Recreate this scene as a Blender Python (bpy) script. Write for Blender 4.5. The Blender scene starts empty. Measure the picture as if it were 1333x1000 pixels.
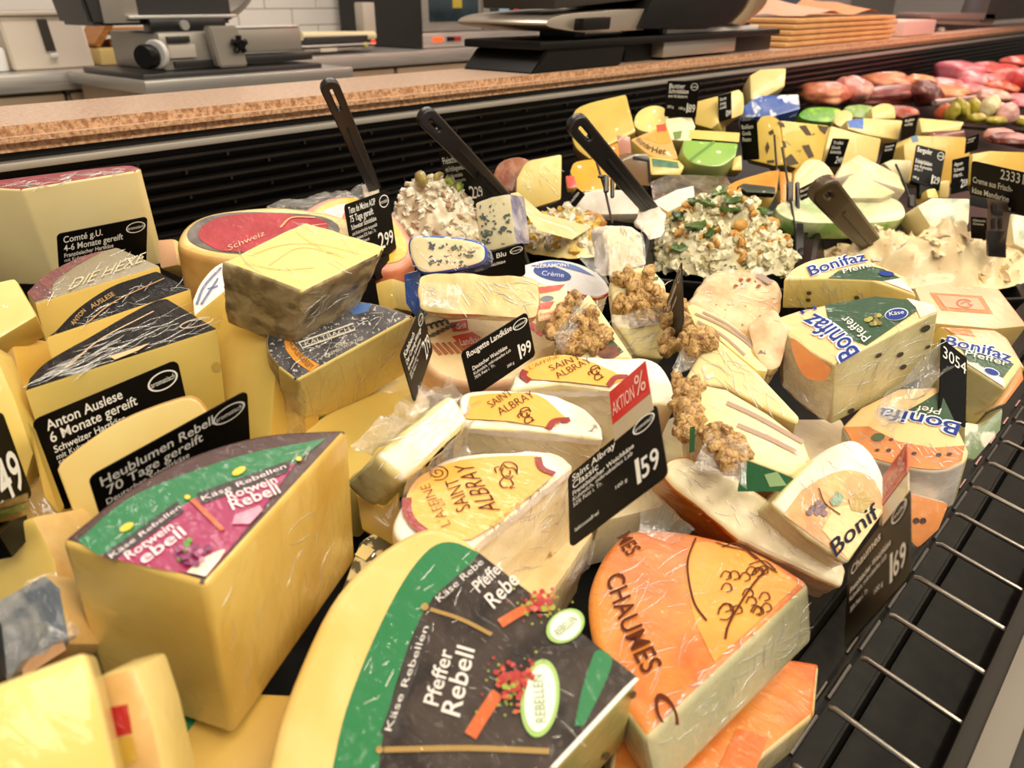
import bpy, bmesh, math, random
from mathutils import Vector as V, Matrix, noise
from mathutils.geometry import tessellate_polygon
random.seed(7)
SC = bpy.context.scene
COL = SC.collection
# ---------------------------------------------------------------- camera, world, lights
CAM = V((0, 0, 1.25))
_th, _p = math.radians(42.3), math.atan(.5)
_cp, _sp, _ct, _st = math.cos(_p), math.sin(_p), math.cos(_th), math.sin(_th)
FW = V((_cp*_ct, _cp*_st, -_sp)); RT = V((_st, -_ct, 0)); UP = V((_sp*_ct, _sp*_st, _cp))
FH = V((_ct, _st, 0))
cd = bpy.data.cameras.new('camera'); cam = bpy.data.objects.new('camera', cd); COL.objects.link(cam)
cam.matrix_world = Matrix(((RT.x, UP.x, -FW.x, 0), (RT.y, UP.y, -FW.y, 0), (RT.z, UP.z, -FW.z, CAM.z), (0, 0, 0, 1)))
cd.sensor_width = 36; cd.lens = 27.007; cd.clip_start = .02; cd.clip_end = 60
cd.dof.use_dof = True; cd.dof.focus_distance = .6; cd.dof.aperture_fstop = 10
SC.camera = cam
w = bpy.data.worlds.new('world'); SC.world = w; w.use_nodes = True
w.node_tree.nodes['Background'].inputs[0].default_value = (1.0, .91, .8, 1)
w.node_tree.nodes['Background'].inputs[1].default_value = .52
SC.view_settings.view_transform = 'Standard'; SC.view_settings.look = 'None'
SC.view_settings.exposure = -0.42; SC.view_settings.gamma = 1; SC.view_settings.use_curve_mapping = False

def light(name, kind, loc, target, energy, col, size=.1, size_y=None):
    d = bpy.data.lights.new(name, kind); d.energy = energy; d.color = col
    if kind == 'AREA':
        d.shape = 'RECTANGLE' if size_y else 'DISK'; d.size = size
        if size_y: d.size_y = size_y
    elif kind == 'SPOT':
        d.shadow_soft_size = size; d.spot_size = math.radians(95); d.spot_blend = .6
    else: d.shadow_soft_size = size
    o = bpy.data.objects.new(name, d); COL.objects.link(o); o.location = loc
    o.rotation_euler = (V(target)-V(loc)).to_track_quat('-Z', 'Y').to_euler()
    return o
WARM = (1.0, .88, .7)
# shop ceiling spots above the counter (extra small sources added for more sparkle on the cling film)
for i, (x, y) in enumerate(((-.5, .5), (.1, 1.0), (.65, 1.2), (1.25, .9), (1.9, .9), (2.7, .8), (-.1, -.5), (.55, -.25), (1.1, -.15), (1.75, -.2), (2.5, -.2), (.5, .45), (1.2, .35), (3.4, .4))):
    light('ceiling_spot', 'AREA', (x, y, 2.8), (x+.12, y+.05, 1), 2.3, WARM, .07)
# warm strip lamp under the canopy of the display case, along the customer side
light('canopy_strip', 'AREA', (1.2, -.12, 1.85), (1.2, .5, 1.0), 19, (1.0, .9, .66), 3.6, .03)
# meat counter lamp, rosy as in butchers' displays
# unseen fill added over the customers' aisle to brighten the front faces
light('aisle_fill', 'AREA', (.35, -1.25, 2.7), (.5, .5, 1.0), 62, (1.0, .89, .72), 2.6, .5)
light('meat_lamp', 'AREA', (3.1, .45, 1.75), (3.1, .6, .95), 16, (1.0, .45, .36), 1.6, .1)
# preparation room lamps behind the counter
light('room_panel', 'AREA', (1.6, 1.9, 2.9), (1.6, 2.0, 0), 48, (1.0, .91, .82), 2.4, .3)
light('room_panel_far', 'AREA', (5.2, 1.9, 2.9), (5.2, 2.0, 0), 48, (1.0, .88, .8), 2.4, .3)

# ---------------------------------------------------------------- rays, planes
def ray(u, v): return FW + RT*((u-666.5)/1000) + UP*((500-v)/1000)
def P(u, v, t): return CAM + ray(u, v)*t
ND = V((0, -.2, 1)).normalized()                 # normal of the tilted display deck
def DT(u, v, h=0.):                              # depth where a ray meets the plane h above the deck
    d = ray(u, v); return (-.416+h*math.sqrt(1.04))/(d.z-.2*d.y)
def D(u, v, h=0.): return P(u, v, DT(u, v, h))
def deck_z(y): return CAM.z-.416+.2*y
def YP(u, v, y):                                 # point of a ray at a given world y
    d = ray(u, v); return CAM+d*(y/d.y)
def nrm(az, el):                                 # direction: az 0 faces the customer's eye, + turns right; el up
    a, e = math.radians(az), math.radians(el)
    return (-FH*math.cos(a)+RT*math.sin(a))*math.cos(e)+V((0, 0, 1))*math.sin(e)
class Pl:
    def __init__(s, o, n): s.o = V(o); s.n = V(n).normalized()
    def pt(s, p, lift=0.):
        d = ray(p[0], p[1]); o = s.o+s.n*lift
        return CAM+d*((o-CAM).dot(s.n)/d.dot(s.n))
def edge_plane(A, t, B, h):
    pa = ray(*A)*t; d = ray(*B)
    a = d.dot(d); b = -2*d.dot(pa); c = pa.dot(pa)-h*h; q = b*b-4*a*c
    s = (-b+math.sqrt(max(q, 0)))/2/a
    return Pl(CAM+pa, pa-d*s)
def side_plane(pl, a, b):
    pa, pb = pl.pt(a), pl.pt(b); n = (pb-pa).cross(pl.n)
    if n.dot(CAM-pa) < 0: n = -n
    return Pl(pa, n)

# ---------------------------------------------------------------- objects
BASE = {}
def thing(name, label, cat, loc, group=None):
    o = bpy.data.objects.new(name, None); COL.objects.link(o); o.location = loc
    o.empty_display_size = .02
    o['label'] = label; o['category'] = cat
    if group: o['group'] = group
    BASE[o] = V(loc); return o
def structure(o): o['kind'] = 'structure'; return o
def obj(name, vs, fs, mats, parent=None, mi=None, smooth=None, loc=None):
    base = BASE[parent] if parent is not None else V(loc or (0, 0, 0))
    me = bpy.data.meshes.new(name)
    me.from_pydata([tuple(V(v)-base) for v in vs], [], [tuple(f) for f in fs])
    for m in (mats if isinstance(mats, (list, tuple)) else [mats]): me.materials.append(m)
    if mi: me.polygons.foreach_set('material_index', mi)
    me.update()
    if smooth is not None:
        me.shade_smooth(); me.set_sharp_from_angle(angle=math.radians(smooth))
    o = bpy.data.objects.new(name, me); COL.objects.link(o)
    if parent is not None: o.parent = parent
    else: o.location = base
    BASE[o] = base
    return o
def from_bm(name, bm, mats, parent, smooth=None, kind=None):
    bmesh.ops.recalc_face_normals(bm, faces=bm.faces)
    base = BASE[parent]
    bmesh.ops.translate(bm, verts=bm.verts, vec=-base)
    me = bpy.data.meshes.new(name); bm.to_mesh(me); bm.free()
    for m in (mats if isinstance(mats, (list, tuple)) else [mats]): me.materials.append(m)
    if smooth is not None:
        me.shade_smooth(); me.set_sharp_from_angle(angle=math.radians(smooth))
    o = bpy.data.objects.new(name, me); COL.objects.link(o); o.parent = parent; BASE[o] = base
    if kind: o['kind'] = kind
    return o
def catmull(ps, n=5):
    out = []
    for i in range(len(ps)-1):
        p0 = ps[i-1] if i else ps[i]*2-ps[i+1]
        p1, p2 = ps[i], ps[i+1]
        p3 = ps[i+2] if i+2 < len(ps) else p2*2-p1
        for k in range(n):
            t = k/n
            out.append(.5*((2*p1)+(p2-p0)*t+(2*p0-5*p1+4*p2-p3)*t*t+(3*p1-p0-3*p2+p3)*t**3))
    out.append(ps[-1]); return out
def outline(pl, poly, lift=0., n=5):
    """pixel corners -> points on the plane; edges flagged 'r' form one smooth curved run"""
    N_ = len(poly); pts = [pl.pt(p, lift) for p in poly]; key = [(p[2] if len(p) > 2 else 'c') for p in poly]
    if all(k == 'r' for k in key):
        cl = pts[-2:]+pts+pts[:3]; full = catmull(cl, n)[2*n:(2+N_)*n]
        return full, ['r']*len(full)
    st = next(i for i in range(N_) if key[i-1] != 'r')
    out, ks, i = [], [], 0
    while i < N_:
        j = (st+i) % N_
        if key[j] == 'r':
            run = [pts[j]]; k = i
            while k < N_ and key[(st+k) % N_] == 'r':
                run.append(pts[(st+k+1) % N_]); k += 1
            cm = catmull(run, n)[:-1]
            out += cm; ks += ['r']*len(cm); i = k
        else:
            out.append(pts[j]); ks.append(key[j]); i += 1
    return out, ks
def refine(bm, L, it=6):
    bmesh.ops.triangulate(bm, faces=bm.faces)
    for _ in range(it):
        es = [e for e in bm.edges if e.calc_length() > L]
        if not es: break
        bmesh.ops.subdivide_edges(bm, edges=es, cuts=1)
        bmesh.ops.triangulate(bm, faces=[f for f in bm.faces if len(f.verts) > 3])
def wobble(bm, amp, sc):
    bm.normal_update()
    mv = [(v, v.normal*amp*noise.noise(v.co*sc)+v.normal*amp*.5*noise.noise(v.co*sc*2.7)) for v in bm.verts]
    for v, d in mv: v.co += d
def prism_bm(top, ks, n, h, kmat, scale=1., shift=None, bevel=.002, seg=2, topm=0, botm=None, org=None):
    nrm_ = V((0, 0, 0))
    for i in range(len(top)): nrm_ += (top[i]-top[0]).cross(top[(i+1) % len(top)]-top[0])
    if nrm_.dot(n) < 0:
        top = top[::-1]; ks = ks[::-1]; ks = ks[1:]+ks[:1]
    c = sum(top, V((0, 0, 0)))/len(top); sh = shift or V((0, 0, 0))
    bot = [c+(p-c)*scale-n*h+sh for p in top]
    bm = bmesh.new(); a = [bm.verts.new(p) for p in top]; b = [bm.verts.new(p) for p in bot]
    f = bm.faces.new(a); f.material_index = topm
    f = bm.faces.new(b[::-1]); f.material_index = topm if botm is None else botm
    m = len(a)
    for i in range(m):
        f = bm.faces.new((a[i], b[i], b[(i+1) % m], a[(i+1) % m])); f.material_index = kmat[ks[i]]
    bm.normal_update()
    if bevel:
        es = [e for e in bm.edges if len(e.link_faces) == 2 and e.calc_face_angle(0) > math.radians(24)]
        bmesh.ops.bevel(bm, geom=es, offset=bevel, segments=seg, profile=.6, affect='EDGES', material=-1, clamp_overlap=True)
    if org:
        refine(bm, org[2]); wobble(bm, org[0], org[1])
    return bm
class Ch: pass
def cheese(name, label, cat, poly, h, mats, A=None, t=None, hh=None, B=None, n=None, group=None, bevel=.002, seg=2, scale=1., shift=None, org=None, part='body', root=None, topm=0):
    """mats = (top, cut face, rind).  A anchor pixel, at depth t or hh above the deck; B = pixel of the foot of the edge below A, or n = normal"""
    A = A or poly[0][:2]
    if t is None: t = DT(A[0], A[1], hh)
    pl = edge_plane(A, t, B, h) if B else Pl(P(A[0], A[1], t), n or ND)
    top, ks = outline(pl, poly)
    c = sum(top, V((0, 0, 0)))/len(top)
    r = Ch(); r.pl = pl; r.h = h; r.n = pl.n
    r.root = root or thing(name, label, cat, c-pl.n*h, group)
    bm = prism_bm(top, ks, pl.n, h, {'c': 1, 'r': 2}, scale, shift, bevel, seg, topm, None, org)
    r.body = from_bm(part, bm, list(mats), r.root, smooth=40)
    return r
def decal(parent, name, pl, poly, m, layer=1, n=4):
    pts, _ = outline(pl, poly, .00035*layer, n)
    tri = tessellate_polygon([pts])
    up = pl.n
    fs = []
    for t in tri:
        a, b, c = (pts[i] for i in t)
        fs.append(t if (b-a).cross(c-a).dot(up) > 0 else t[::-1])
    return obj(name, pts, fs, m, parent)
def ell(cx, cy, rx, ry, rot=0, n=14):
    c, s = math.cos(math.radians(rot)), math.sin(math.radians(rot))
    return [(cx+rx*math.cos(a)*c-ry*math.sin(a)*s, cy+rx*math.cos(a)*s+ry*math.sin(a)*c, 'r') for a in [2*math.pi*i/n for i in range(n)]]
class Acc:                                        # collects flat print pieces of one colour into one part
    def __init__(s): s.v = []; s.f = []
    def add(s, vs, fs):
        k = len(s.v); s.v += vs; s.f += [tuple(i+k for i in f) for f in fs]
    def build(s, name, m, parent):
        if s.v: return obj(name, s.v, s.f, m, parent)
_FT = {}
def font(s, bold=.02):
    if (s, bold) in _FT: return _FT[s, bold]
    c = bpy.data.curves.new('font', 'FONT'); c.body = s; c.size = 1; c.offset = bold if bold > .06 else min(bold, .011); c.resolution_u = 3
    o = bpy.data.objects.new('font', c)
    me = bpy.data.meshes.new_from_object(o)
    vs = [(v.co.x, v.co.y) for v in me.vertices]; fs = [tuple(p.vertices) for p in me.polygons]
    x0 = min(v[0] for v in vs); x1 = max(v[0] for v in vs)
    r = ([((x-x0)/(x1-x0), y/.72) for x, y in vs], fs, (x1-x0)/.72)
    bpy.data.objects.remove(o); bpy.data.curves.remove(c); bpy.data.meshes.remove(me)
    _FT[s, bold] = r; return r
def txt(acc, pl, s, p0, p1, pt, bold=.02, arc=0., layer=3, x0=0., x1=1.):
    """text on a plane: baseline pixels p0 -> p1, cap height to pixel pt (above p0); arc bows the baseline"""
    vs, fs, _ = font(s, bold)
    a, b, c = pl.pt(p0, .00035*layer), pl.pt(p1, .00035*layer), pl.pt(pt, .00035*layer)
    X, Y = b-a, c-a
    out = []
    for x, y in vs:
        q = 4*arc*x*(1-x)
        out.append(a+X*x+Y*(y+q))
    acc.add(out, fs)
def stroke(acc, pl, pts, wd, layer=3, smooth=True):
    ps = [pl.pt(p, .00035*layer) for p in pts]
    if smooth and len(ps) > 2: ps = catmull(ps, 4)
    vs, fs = [], []
    for i, p in enumerate(ps):
        d = (ps[min(i+1, len(ps)-1)]-ps[max(i-1, 0)]); s = pl.n.cross(d)
        if s.length < 1e-9: s = V((1, 0, 0))
        s = s.normalized()*wd/2
        vs += [p-s, p+s]
        if i: k = 2*i; fs.append((k-2, k, k+1, k-1))
    acc.add(vs, fs)
def blob(acc, pl, cx, cy, rx, ry, rot=0, layer=3, n=10):
    pts = [pl.pt(p, .00035*layer) for p in ell(cx, cy, rx, ry, rot, n)]
    acc.add(pts, [tuple(range(n))])
def box_bm(bm, lo, hi, m=0):
    x0, y0, z0 = lo; x1, y1, z1 = hi
    vs = [bm.verts.new(c) for c in ((x0, y0, z0), (x1, y0, z0), (x1, y1, z0), (x0, y1, z0), (x0, y0, z1), (x1, y0, z1), (x1, y1, z1), (x0, y1, z1))]
    for f in ((0, 3, 2, 1), (4, 5, 6, 7), (0, 1, 5, 4), (1, 2, 6, 5), (2, 3, 7, 6), (3, 0, 4, 7)):
        q = bm.faces.new([vs[i] for i in f]); q.material_index = m
    return vs
def box(name, lo, hi, m, parent=None, bevel=.0, smooth=None, seg=2):
    bm = bmesh.new(); box_bm(bm, lo, hi)
    if bevel: bmesh.ops.bevel(bm, geom=bm.edges[:], offset=bevel, segments=seg, profile=.6, affect='EDGES', material=-1, clamp_overlap=True)
    vs = [v.co.copy() for v in bm.verts]; fs = [[v.index for v in f.verts] for f in bm.faces]
    bm.verts.index_update(); fs = [[v.index for v in f.verts] for f in bm.faces]; bm.free()
    c = V(((lo[0]+hi[0])/2, (lo[1]+hi[1])/2, lo[2]))
    return obj(name, vs, fs, m, parent, smooth=35 if bevel else None, loc=c)
def tube_bm(bm, pts, r, seg=8, cap=True, flat=1., up=V((0, 0, 1))):
    rings = []
    for i, p in enumerate(pts):
        d = (pts[min(i+1, len(pts)-1)]-pts[max(i-1, 0)]).normalized()
        a = d.cross(up)
        if a.length < 1e-4: a = d.cross(V((1, 0, 0)))
        a.normalize(); b = a.cross(d)
        rr = r[i] if isinstance(r, (list, tuple)) else r
        rings.append([bm.verts.new(p+(a*math.cos(2*math.pi*k/seg)+b*math.sin(2*math.pi*k/seg)*flat)*rr) for k in range(seg)])
    for i in range(len(rings)-1):
        for k in range(seg):
            bm.faces.new((rings[i][k], rings[i][(k+1) % seg], rings[i+1][(k+1) % seg], rings[i+1][k]))
    if cap: bm.faces.new(rings[0][::-1]); bm.faces.new(rings[-1])
def tube(name, pts, r, m, parent, seg=8, flat=1., up=V((0, 0, 1))):
    bm = bmesh.new(); tube_bm(bm, [V(p) for p in pts], r, seg, True, flat, up)
    return from_bm(name, bm, m, parent, smooth=45)
def sheet(parent, name, corners, m, nx=16, ny=10, amp=.004, sc=70, bow=0., seed=0):
    """crumpled film patch between four pixel corners (u, v, depth), in order around"""
    a, b, c, d = (P(*k) for k in corners)
    n = (b-a).cross(d-a).normalized()
    vs, fs = [], []
    for j in range(ny+1):
        for i in range(nx+1):
            x, y = i/nx, j/ny
            p = (a*(1-x)+b*x)*(1-y)+(d*(1-x)+c*x)*y
            o = V((seed*3.1, seed*1.7, 0))
            e = noise.noise(p*sc+o)*amp+noise.noise(p*sc*2.6+o)*amp*.6
            q = bow*4*y*(1-y)
            edge = n*(e+q)+(b-a).normalized()*noise.noise(p*sc*.8+o*2)*amp*1.3+(d-a).normalized()*noise.noise(p*sc*.8-o)*amp*1.3
            vs.append(p+edge)
    for j in range(ny):
        for i in range(nx):
            k = j*(nx+1)+i; fs.append((k, k+1, k+nx+2, k+nx+1))
    return obj(name, vs, fs, m, parent, smooth=30)

def creases(root, pl, quad, n, ang, ln, seed=0, spread=35, wd=.0007, lift=.00015, bend=.25):
    """thin raised folds of the tight cling film on a face: quad = four pixel corners, ang/ln = direction and length in pixels"""
    rnd = random.Random(seed); bm = bmesh.new()
    for k in range(n):
        x, y = rnd.random(), rnd.random()
        a, b, c, d = quad
        cx = (a[0]*(1-x)+b[0]*x)*(1-y)+(d[0]*(1-x)+c[0]*x)*y; cy = (a[1]*(1-x)+b[1]*x)*(1-y)+(d[1]*(1-x)+c[1]*x)*y
        t = math.radians(ang+rnd.uniform(-spread, spread)); l = ln*rnd.uniform(.3, 1.2); bd = rnd.uniform(-bend, bend)
        m = 7; ps = []
        for i in range(m):
            q = i/(m-1)-.5; t2 = t+bd*q*2
            ps.append(pl.pt((cx+math.cos(t2)*q*l+rnd.uniform(-.5, .5), cy+math.sin(t2)*q*l+rnd.uniform(-.5, .5)), lift))
        w0 = wd*rnd.uniform(.3, .95); rr = [w0*(.15+.85*math.sin(math.pi*(i+.3)/(m-.4))) for i in range(m)]
        tube_bm(bm, ps, rr, 6, True, .8, pl.n)
    o = from_bm('film_crease', bm, CREASE, root, smooth=80, kind='stuff'); return o
# ---------------------------------------------------------------- materials
def lin(c):
    c = c.lstrip('#'); r = []
    for i in (0, 2, 4):
        x = int(c[i:i+2], 16)/255; r.append(x/12.92 if x <= .04045 else ((x+.055)/1.055)**2.4)
    return (*r, 1)
MATS = {}
def M(name, c1, c2=None, sc=25, rough=.5, coat=0., cr=.08, bump=0., bsc=120, wr=0., wsc=45, stretch=None, sss=0., metal=0., det=4., lo=.4, hi=.62, c3=None, sc3=300, t3=(.62, .68), emit=0., spec=.5, dist=0.):
    if name in MATS: return MATS[name]
    m = bpy.data.materials.new(name); m.use_nodes = True; nt = m.node_tree; nd = nt.nodes; L = nt.links
    b = nd['Principled BSDF']; b.inputs['Roughness'].default_value = rough; b.inputs['Metallic'].default_value = metal
    b.inputs['Specular IOR Level'].default_value = spec
    tc = nd.new('ShaderNodeTexCoord'); co = tc.outputs['Object']
    mp = nd.new('ShaderNodeMapping'); L.new(co, mp.inputs['Vector'])
    if stretch: mp.inputs['Scale'].default_value = stretch
    co2 = mp.outputs['Vector']
    def nz(scale, vec, detail=4., d=0.):
        k = nd.new('ShaderNodeTexNoise'); k.inputs['Scale'].default_value = scale; k.inputs['Detail'].default_value = detail
        k.inputs['Distortion'].default_value = d; L.new(vec, k.inputs['Vector']); return k.outputs['Fac']
    def ramp(fac, lo_, hi_):
        r = nd.new('ShaderNodeMapRange'); r.inputs['From Min'].default_value = lo_; r.inputs['From Max'].default_value = hi_
        L.new(fac, r.inputs['Value']); return r.outputs['Result']
    def mix(fac, a, bb):
        x = nd.new('ShaderNodeMix'); x.data_type = 'RGBA'; L.new(fac, x.inputs['Factor'])
        for s, v in ((6, a), (7, bb)):
            if isinstance(v, tuple): x.inputs[s].default_value = v
            else: L.new(v, x.inputs[s])
        return x.outputs[2]
    col = lin(c1)
    if c2: col = mix(ramp(nz(sc, co2, det, dist), lo, hi), col, lin(c2))
    if c3: col = mix(ramp(nz(sc3, co2, 3.), *t3), col, lin(c3))
    if isinstance(col, tuple): b.inputs['Base Color'].default_value = col
    else: L.new(col, b.inputs['Base Color'])
    if bump:
        k = nd.new('ShaderNodeBump'); k.inputs['Strength'].default_value = bump; k.inputs['Distance'].default_value = .002
        L.new(nz(bsc, co2, 5.), k.inputs['Height']); L.new(k.outputs['Normal'], b.inputs['Normal'])
    if coat:
        b.inputs['Coat Weight'].default_value = coat*.8; b.inputs['Coat Roughness'].default_value = min(cr*.45, .045)
        if wr:
            k = nd.new('ShaderNodeBump'); k.inputs['Strength'].default_value = min(1., wr*2.0); k.inputs['Distance'].default_value = .005
            m2 = nd.new('ShaderNodeMapping'); m2.inputs['Scale'].default_value = (1.0, .3, .6); m2.inputs['Rotation'].default_value = (.3, .5, .7)
            L.new(co, m2.inputs['Vector'])
            L.new(nz(wsc*3.2, m2.outputs['Vector'], 3., 1.6), k.inputs['Height']); L.new(k.outputs['Normal'], b.inputs['Coat Normal'])
    if sss:
        b.inputs['Subsurface Weight'].default_value = sss; b.inputs['Subsurface Radius'].default_value = (1., .6, .25); b.inputs['Subsurface Scale'].default_value = .006
    if emit:
        b.inputs['Emission Color'].default_value = lin(c1); b.inputs['Emission Strength'].default_value = emit
    MATS[name] = m; return m
def film_mat():
    m = bpy.data.materials.new('cling_film'); m.use_nodes = True; nt = m.node_tree; nd = nt.nodes; L = nt.links
    nd.remove(nd['Principled BSDF']); out = nd['Material Output']
    tr = nd.new('ShaderNodeBsdfTransparent'); gl = nd.new('ShaderNodeBsdfGlossy'); gl.inputs['Roughness'].default_value = .12
    df = nd.new('ShaderNodeBsdfDiffuse'); df.inputs['Color'].default_value = (.9, .88, .84, 1)
    lw = nd.new('ShaderNodeLayerWeight'); lw.inputs['Blend'].default_value = .35
    tc = nd.new('ShaderNodeTexCoord'); k = nd.new('ShaderNodeTexNoise'); k.inputs['Scale'].default_value = 90; k.inputs['Detail'].default_value = 5; k.inputs['Distortion'].default_value = 1.
    L.new(tc.outputs['Object'], k.inputs['Vector'])
    bp = nd.new('ShaderNodeBump'); bp.inputs['Strength'].default_value = .9; bp.inputs['Distance'].default_value = .004
    L.new(k.outputs['Fac'], bp.inputs['Height'])
    for s in (gl, lw, df): L.new(bp.outputs['Normal'], s.inputs['Normal'])
    ma = nd.new('ShaderNodeMapRange'); ma.inputs['To Min'].default_value = .06; ma.inputs['To Max'].default_value = .75
    L.new(lw.outputs['Facing'], ma.inputs['Value'])
    m1 = nd.new('ShaderNodeMixShader'); L.new(ma.outputs['Result'], m1.inputs[0]); L.new(tr.outputs[0], m1.inputs[1]); L.new(gl.outputs[0], m1.inputs[2])
    m2 = nd.new('ShaderNodeMixShader'); m2.inputs[0].default_value = .1; L.new(m1.outputs[0], m2.inputs[1]); L.new(df.outputs[0], m2.inputs[2])
    L.new(m2.outputs[0], out.inputs['Surface']); MATS['film'] = m; return m
FILM = film_mat()
def crease_mat():
    m = bpy.data.materials.new('film_crease'); m.use_nodes = True; nt = m.node_tree; nd = nt.nodes; L = nt.links
    nd.remove(nd['Principled BSDF']); tr = nd.new('ShaderNodeBsdfTransparent'); gl = nd.new('ShaderNodeBsdfGlossy'); gl.inputs['Roughness'].default_value = .22
    mx = nd.new('ShaderNodeMixShader'); mx.inputs[0].default_value = .30; L.new(tr.outputs[0], mx.inputs[1]); L.new(gl.outputs[0], mx.inputs[2])
    df = nd.new('ShaderNodeBsdfDiffuse'); df.inputs['Color'].default_value = (.9, .88, .82, 1); m2 = nd.new('ShaderNodeMixShader'); m2.inputs[0].default_value = .14; L.new(mx.outputs[0], m2.inputs[1]); L.new(df.outputs[0], m2.inputs[2]); L.new(m2.outputs[0], nd['Material Output'].inputs['Surface'])
    return m
CREASE = crease_mat()
def paint(name, c, coat=.6, wr=.25, rough=.45): return M(name, c, rough=rough, coat=coat, cr=.1, wr=wr)
BLACK = M('black_plastic', '#0d0c0b', rough=.4, spec=.2)
TAGBLK = M('tag_black', '#0c0a08', rough=.4, spec=.14)
WHITE = M('white_print', '#eceae4', rough=.5)
STEEL = M('steel', '#c4c0bb', rough=.3, metal=.6)
BRUSH = M('brushed_steel', '#b3ada6', '#c6c0b9', sc=8, stretch=(1, 40, 40), rough=.36, metal=.55)
GOUDAF = M('cheese_gouda_film', '#dab964', '#c49c44', sc=11, dist=.8, rough=.4, coat=.7, cr=.08, wr=.22, wsc=24, sss=.06, bump=.08, bsc=50)
GOUDA = M('cheese_gouda', '#e4c870', '#dcbb5c', sc=9, rough=.42, coat=.55, cr=.1, wr=.12, wsc=18, sss=.06, bump=.05, bsc=60)
PALE = M('cheese_pale', '#e5ce88', '#dcc074', sc=10, rough=.42, coat=.6, cr=.1, wr=.16, wsc=22, sss=.06, bump=.08, bsc=70)
AMBER = M('cheese_amber', '#dcb454', '#d0a444', sc=9, rough=.4, coat=.5, cr=.1, wr=.14, wsc=20, sss=.1)
DRYFACE = M('cheese_dry', '#ecd688', '#e2c878', sc=14, rough=.5, coat=.5, cr=.12, wr=.2, wsc=26, sss=.1, bump=.1, bsc=90)
RINDTAN = M('rind_tan', '#d8b271', '#c89a58', sc=30, rough=.55, coat=.6, cr=.1, wr=.3, wsc=30, bump=.2)
RINDBR = M('rind_brown', '#8a7650', '#c2ad80', sc=48, dist=1.2, rough=.6, coat=.8, cr=.08, wr=.35, wsc=40, bump=.6, bsc=90, c3='#3b2f20', sc3=60, t3=(.52, .7))
RINDYEL = M('rind_yellow', '#e4c582', '#d9b668', sc=22, dist=.6, rough=.4, coat=.5, cr=.12, wr=.2, wsc=60)
SOFT = M('soft_paste', '#e8d9a0', '#dccb88', sc=28, rough=.42, coat=.7, cr=.08, wr=.35, wsc=40, sss=.08, bump=.25, bsc=50)
CREAM = M('soft_cream', '#f0e4c0', '#e6d6a8', sc=22, rough=.45, coat=.6, cr=.1, wr=.3, wsc=38, sss=.08, bump=.15, bsc=60)
WRIND = M('white_rind', '#f0e8de', '#dccbb8', sc=30, rough=.6, coat=.55, cr=.1, wr=.4, wsc=45, bump=.3, bsc=110)
PEACHR = M('peach_rind', '#eecb98', '#e4b67c', sc=26, rough=.5, coat=.8, cr=.07, wr=.5, wsc=40, bump=.25)
ORANGER = M('orange_rind', '#dd8a34', '#cc6422', sc=20, rough=.42, coat=.9, cr=.07, wr=.45, wsc=45, bump=.3, bsc=150)
WALNUT = M('walnut', '#cfa869', '#74481f', sc=1.7, det=6, dist=1.5, lo=.42, hi=.66, rough=.5, coat=.6, cr=.1, wr=.3, bump=.8, bsc=4)
# ================================================================ the room
TILE = M('wall_tile', '#d6d0c9', '#cdc6be', sc=3, rough=.3)
GROUT = M('tile_grout', '#a9a29b', rough=.8)
FLOORM = M('floor_tile', '#6e665e', '#5e574f', sc=4, rough=.5)
box('floor', (-3, -2.5, -.02), (9, 3.6, 0), FLOORM)['kind'] = 'structure'
wb = box('wall_back', (-1.5, 2.93, 0), (9, 3.03, 3), GROUT); wb['kind'] = 'structure'
box('ceiling', (-3, -2.5, 3.0), (9, 3.6, 3.1), M('ceiling_white', '#d9d2c8', rough=.9))['kind'] = 'structure'
wr = box('wall_right', (8.9, -2.5, 0), (9, 3.0, 3), M('wall_paint', '#d8cfc8', rough=.7)); wr['kind'] = 'structure'
# tiles of the strip of wall in view
tm = None
for r in range(9):
    for k in range(26):
        x = .5+k*.236+(.118 if r % 2 else 0); z = .98+r*.06
        if tm is None:
            bm = bmesh.new(); box_bm(bm, (-.1155, -.006, 0), (.1155, .004, .057)); bmesh.ops.bevel(bm, geom=bm.edges[:], offset=.002, segments=1, affect='EDGES', material=-1)
            tm = bpy.data.meshes.new('tile'); bm.to_mesh(tm); bm.free(); tm.materials.append(TILE)
        o = bpy.data.objects.new('tile', tm); COL.objects.link(o); o.parent = wb
        o.location = V((x, 2.93, z))-BASE[wb]
# worktop along the back wall, cabinet fronts
wt = thing('worktop', 'long stainless steel worktop along the tiled wall', 'worktop', (2.2, 2.6, 1.04))
box('steel_top', (.2, 2.3, 1.075), (4.2, 2.92, 1.083), STEEL, wt)
box('front_edge', (.2, 2.29, 1.04), (4.2, 2.31, 1.084), BRUSH, wt, bevel=.003)
BEIGE = M('cabinet_front', '#c3ab90', '#b89f84', sc=6, rough=.45)
for i in range(7):
    x = .25+i*.56
    cb = thing('base_cabinet', ['beige base cabinet at the end under the knife box', 'second beige base cabinet from the knife box', 'beige base cabinet behind the slicing machine', 'beige base cabinet under the wrapping machine', 'beige base cabinet under the glass door warming cabinet', 'beige base cabinet beside the warming cabinet', 'last beige base cabinet towards the pale pillar'][i], 'cabinet', (x+.27, 2.35, .1), 'beige cabinets under the steel worktop')
    box('carcass', (x, 2.34, .1), (x+.55, 2.9, 1.04), BEIGE, cb)
    box('door', (x+.004, 2.318, .14), (x+.546, 2.336, 1.03), BEIGE, cb, bevel=.002)
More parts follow.
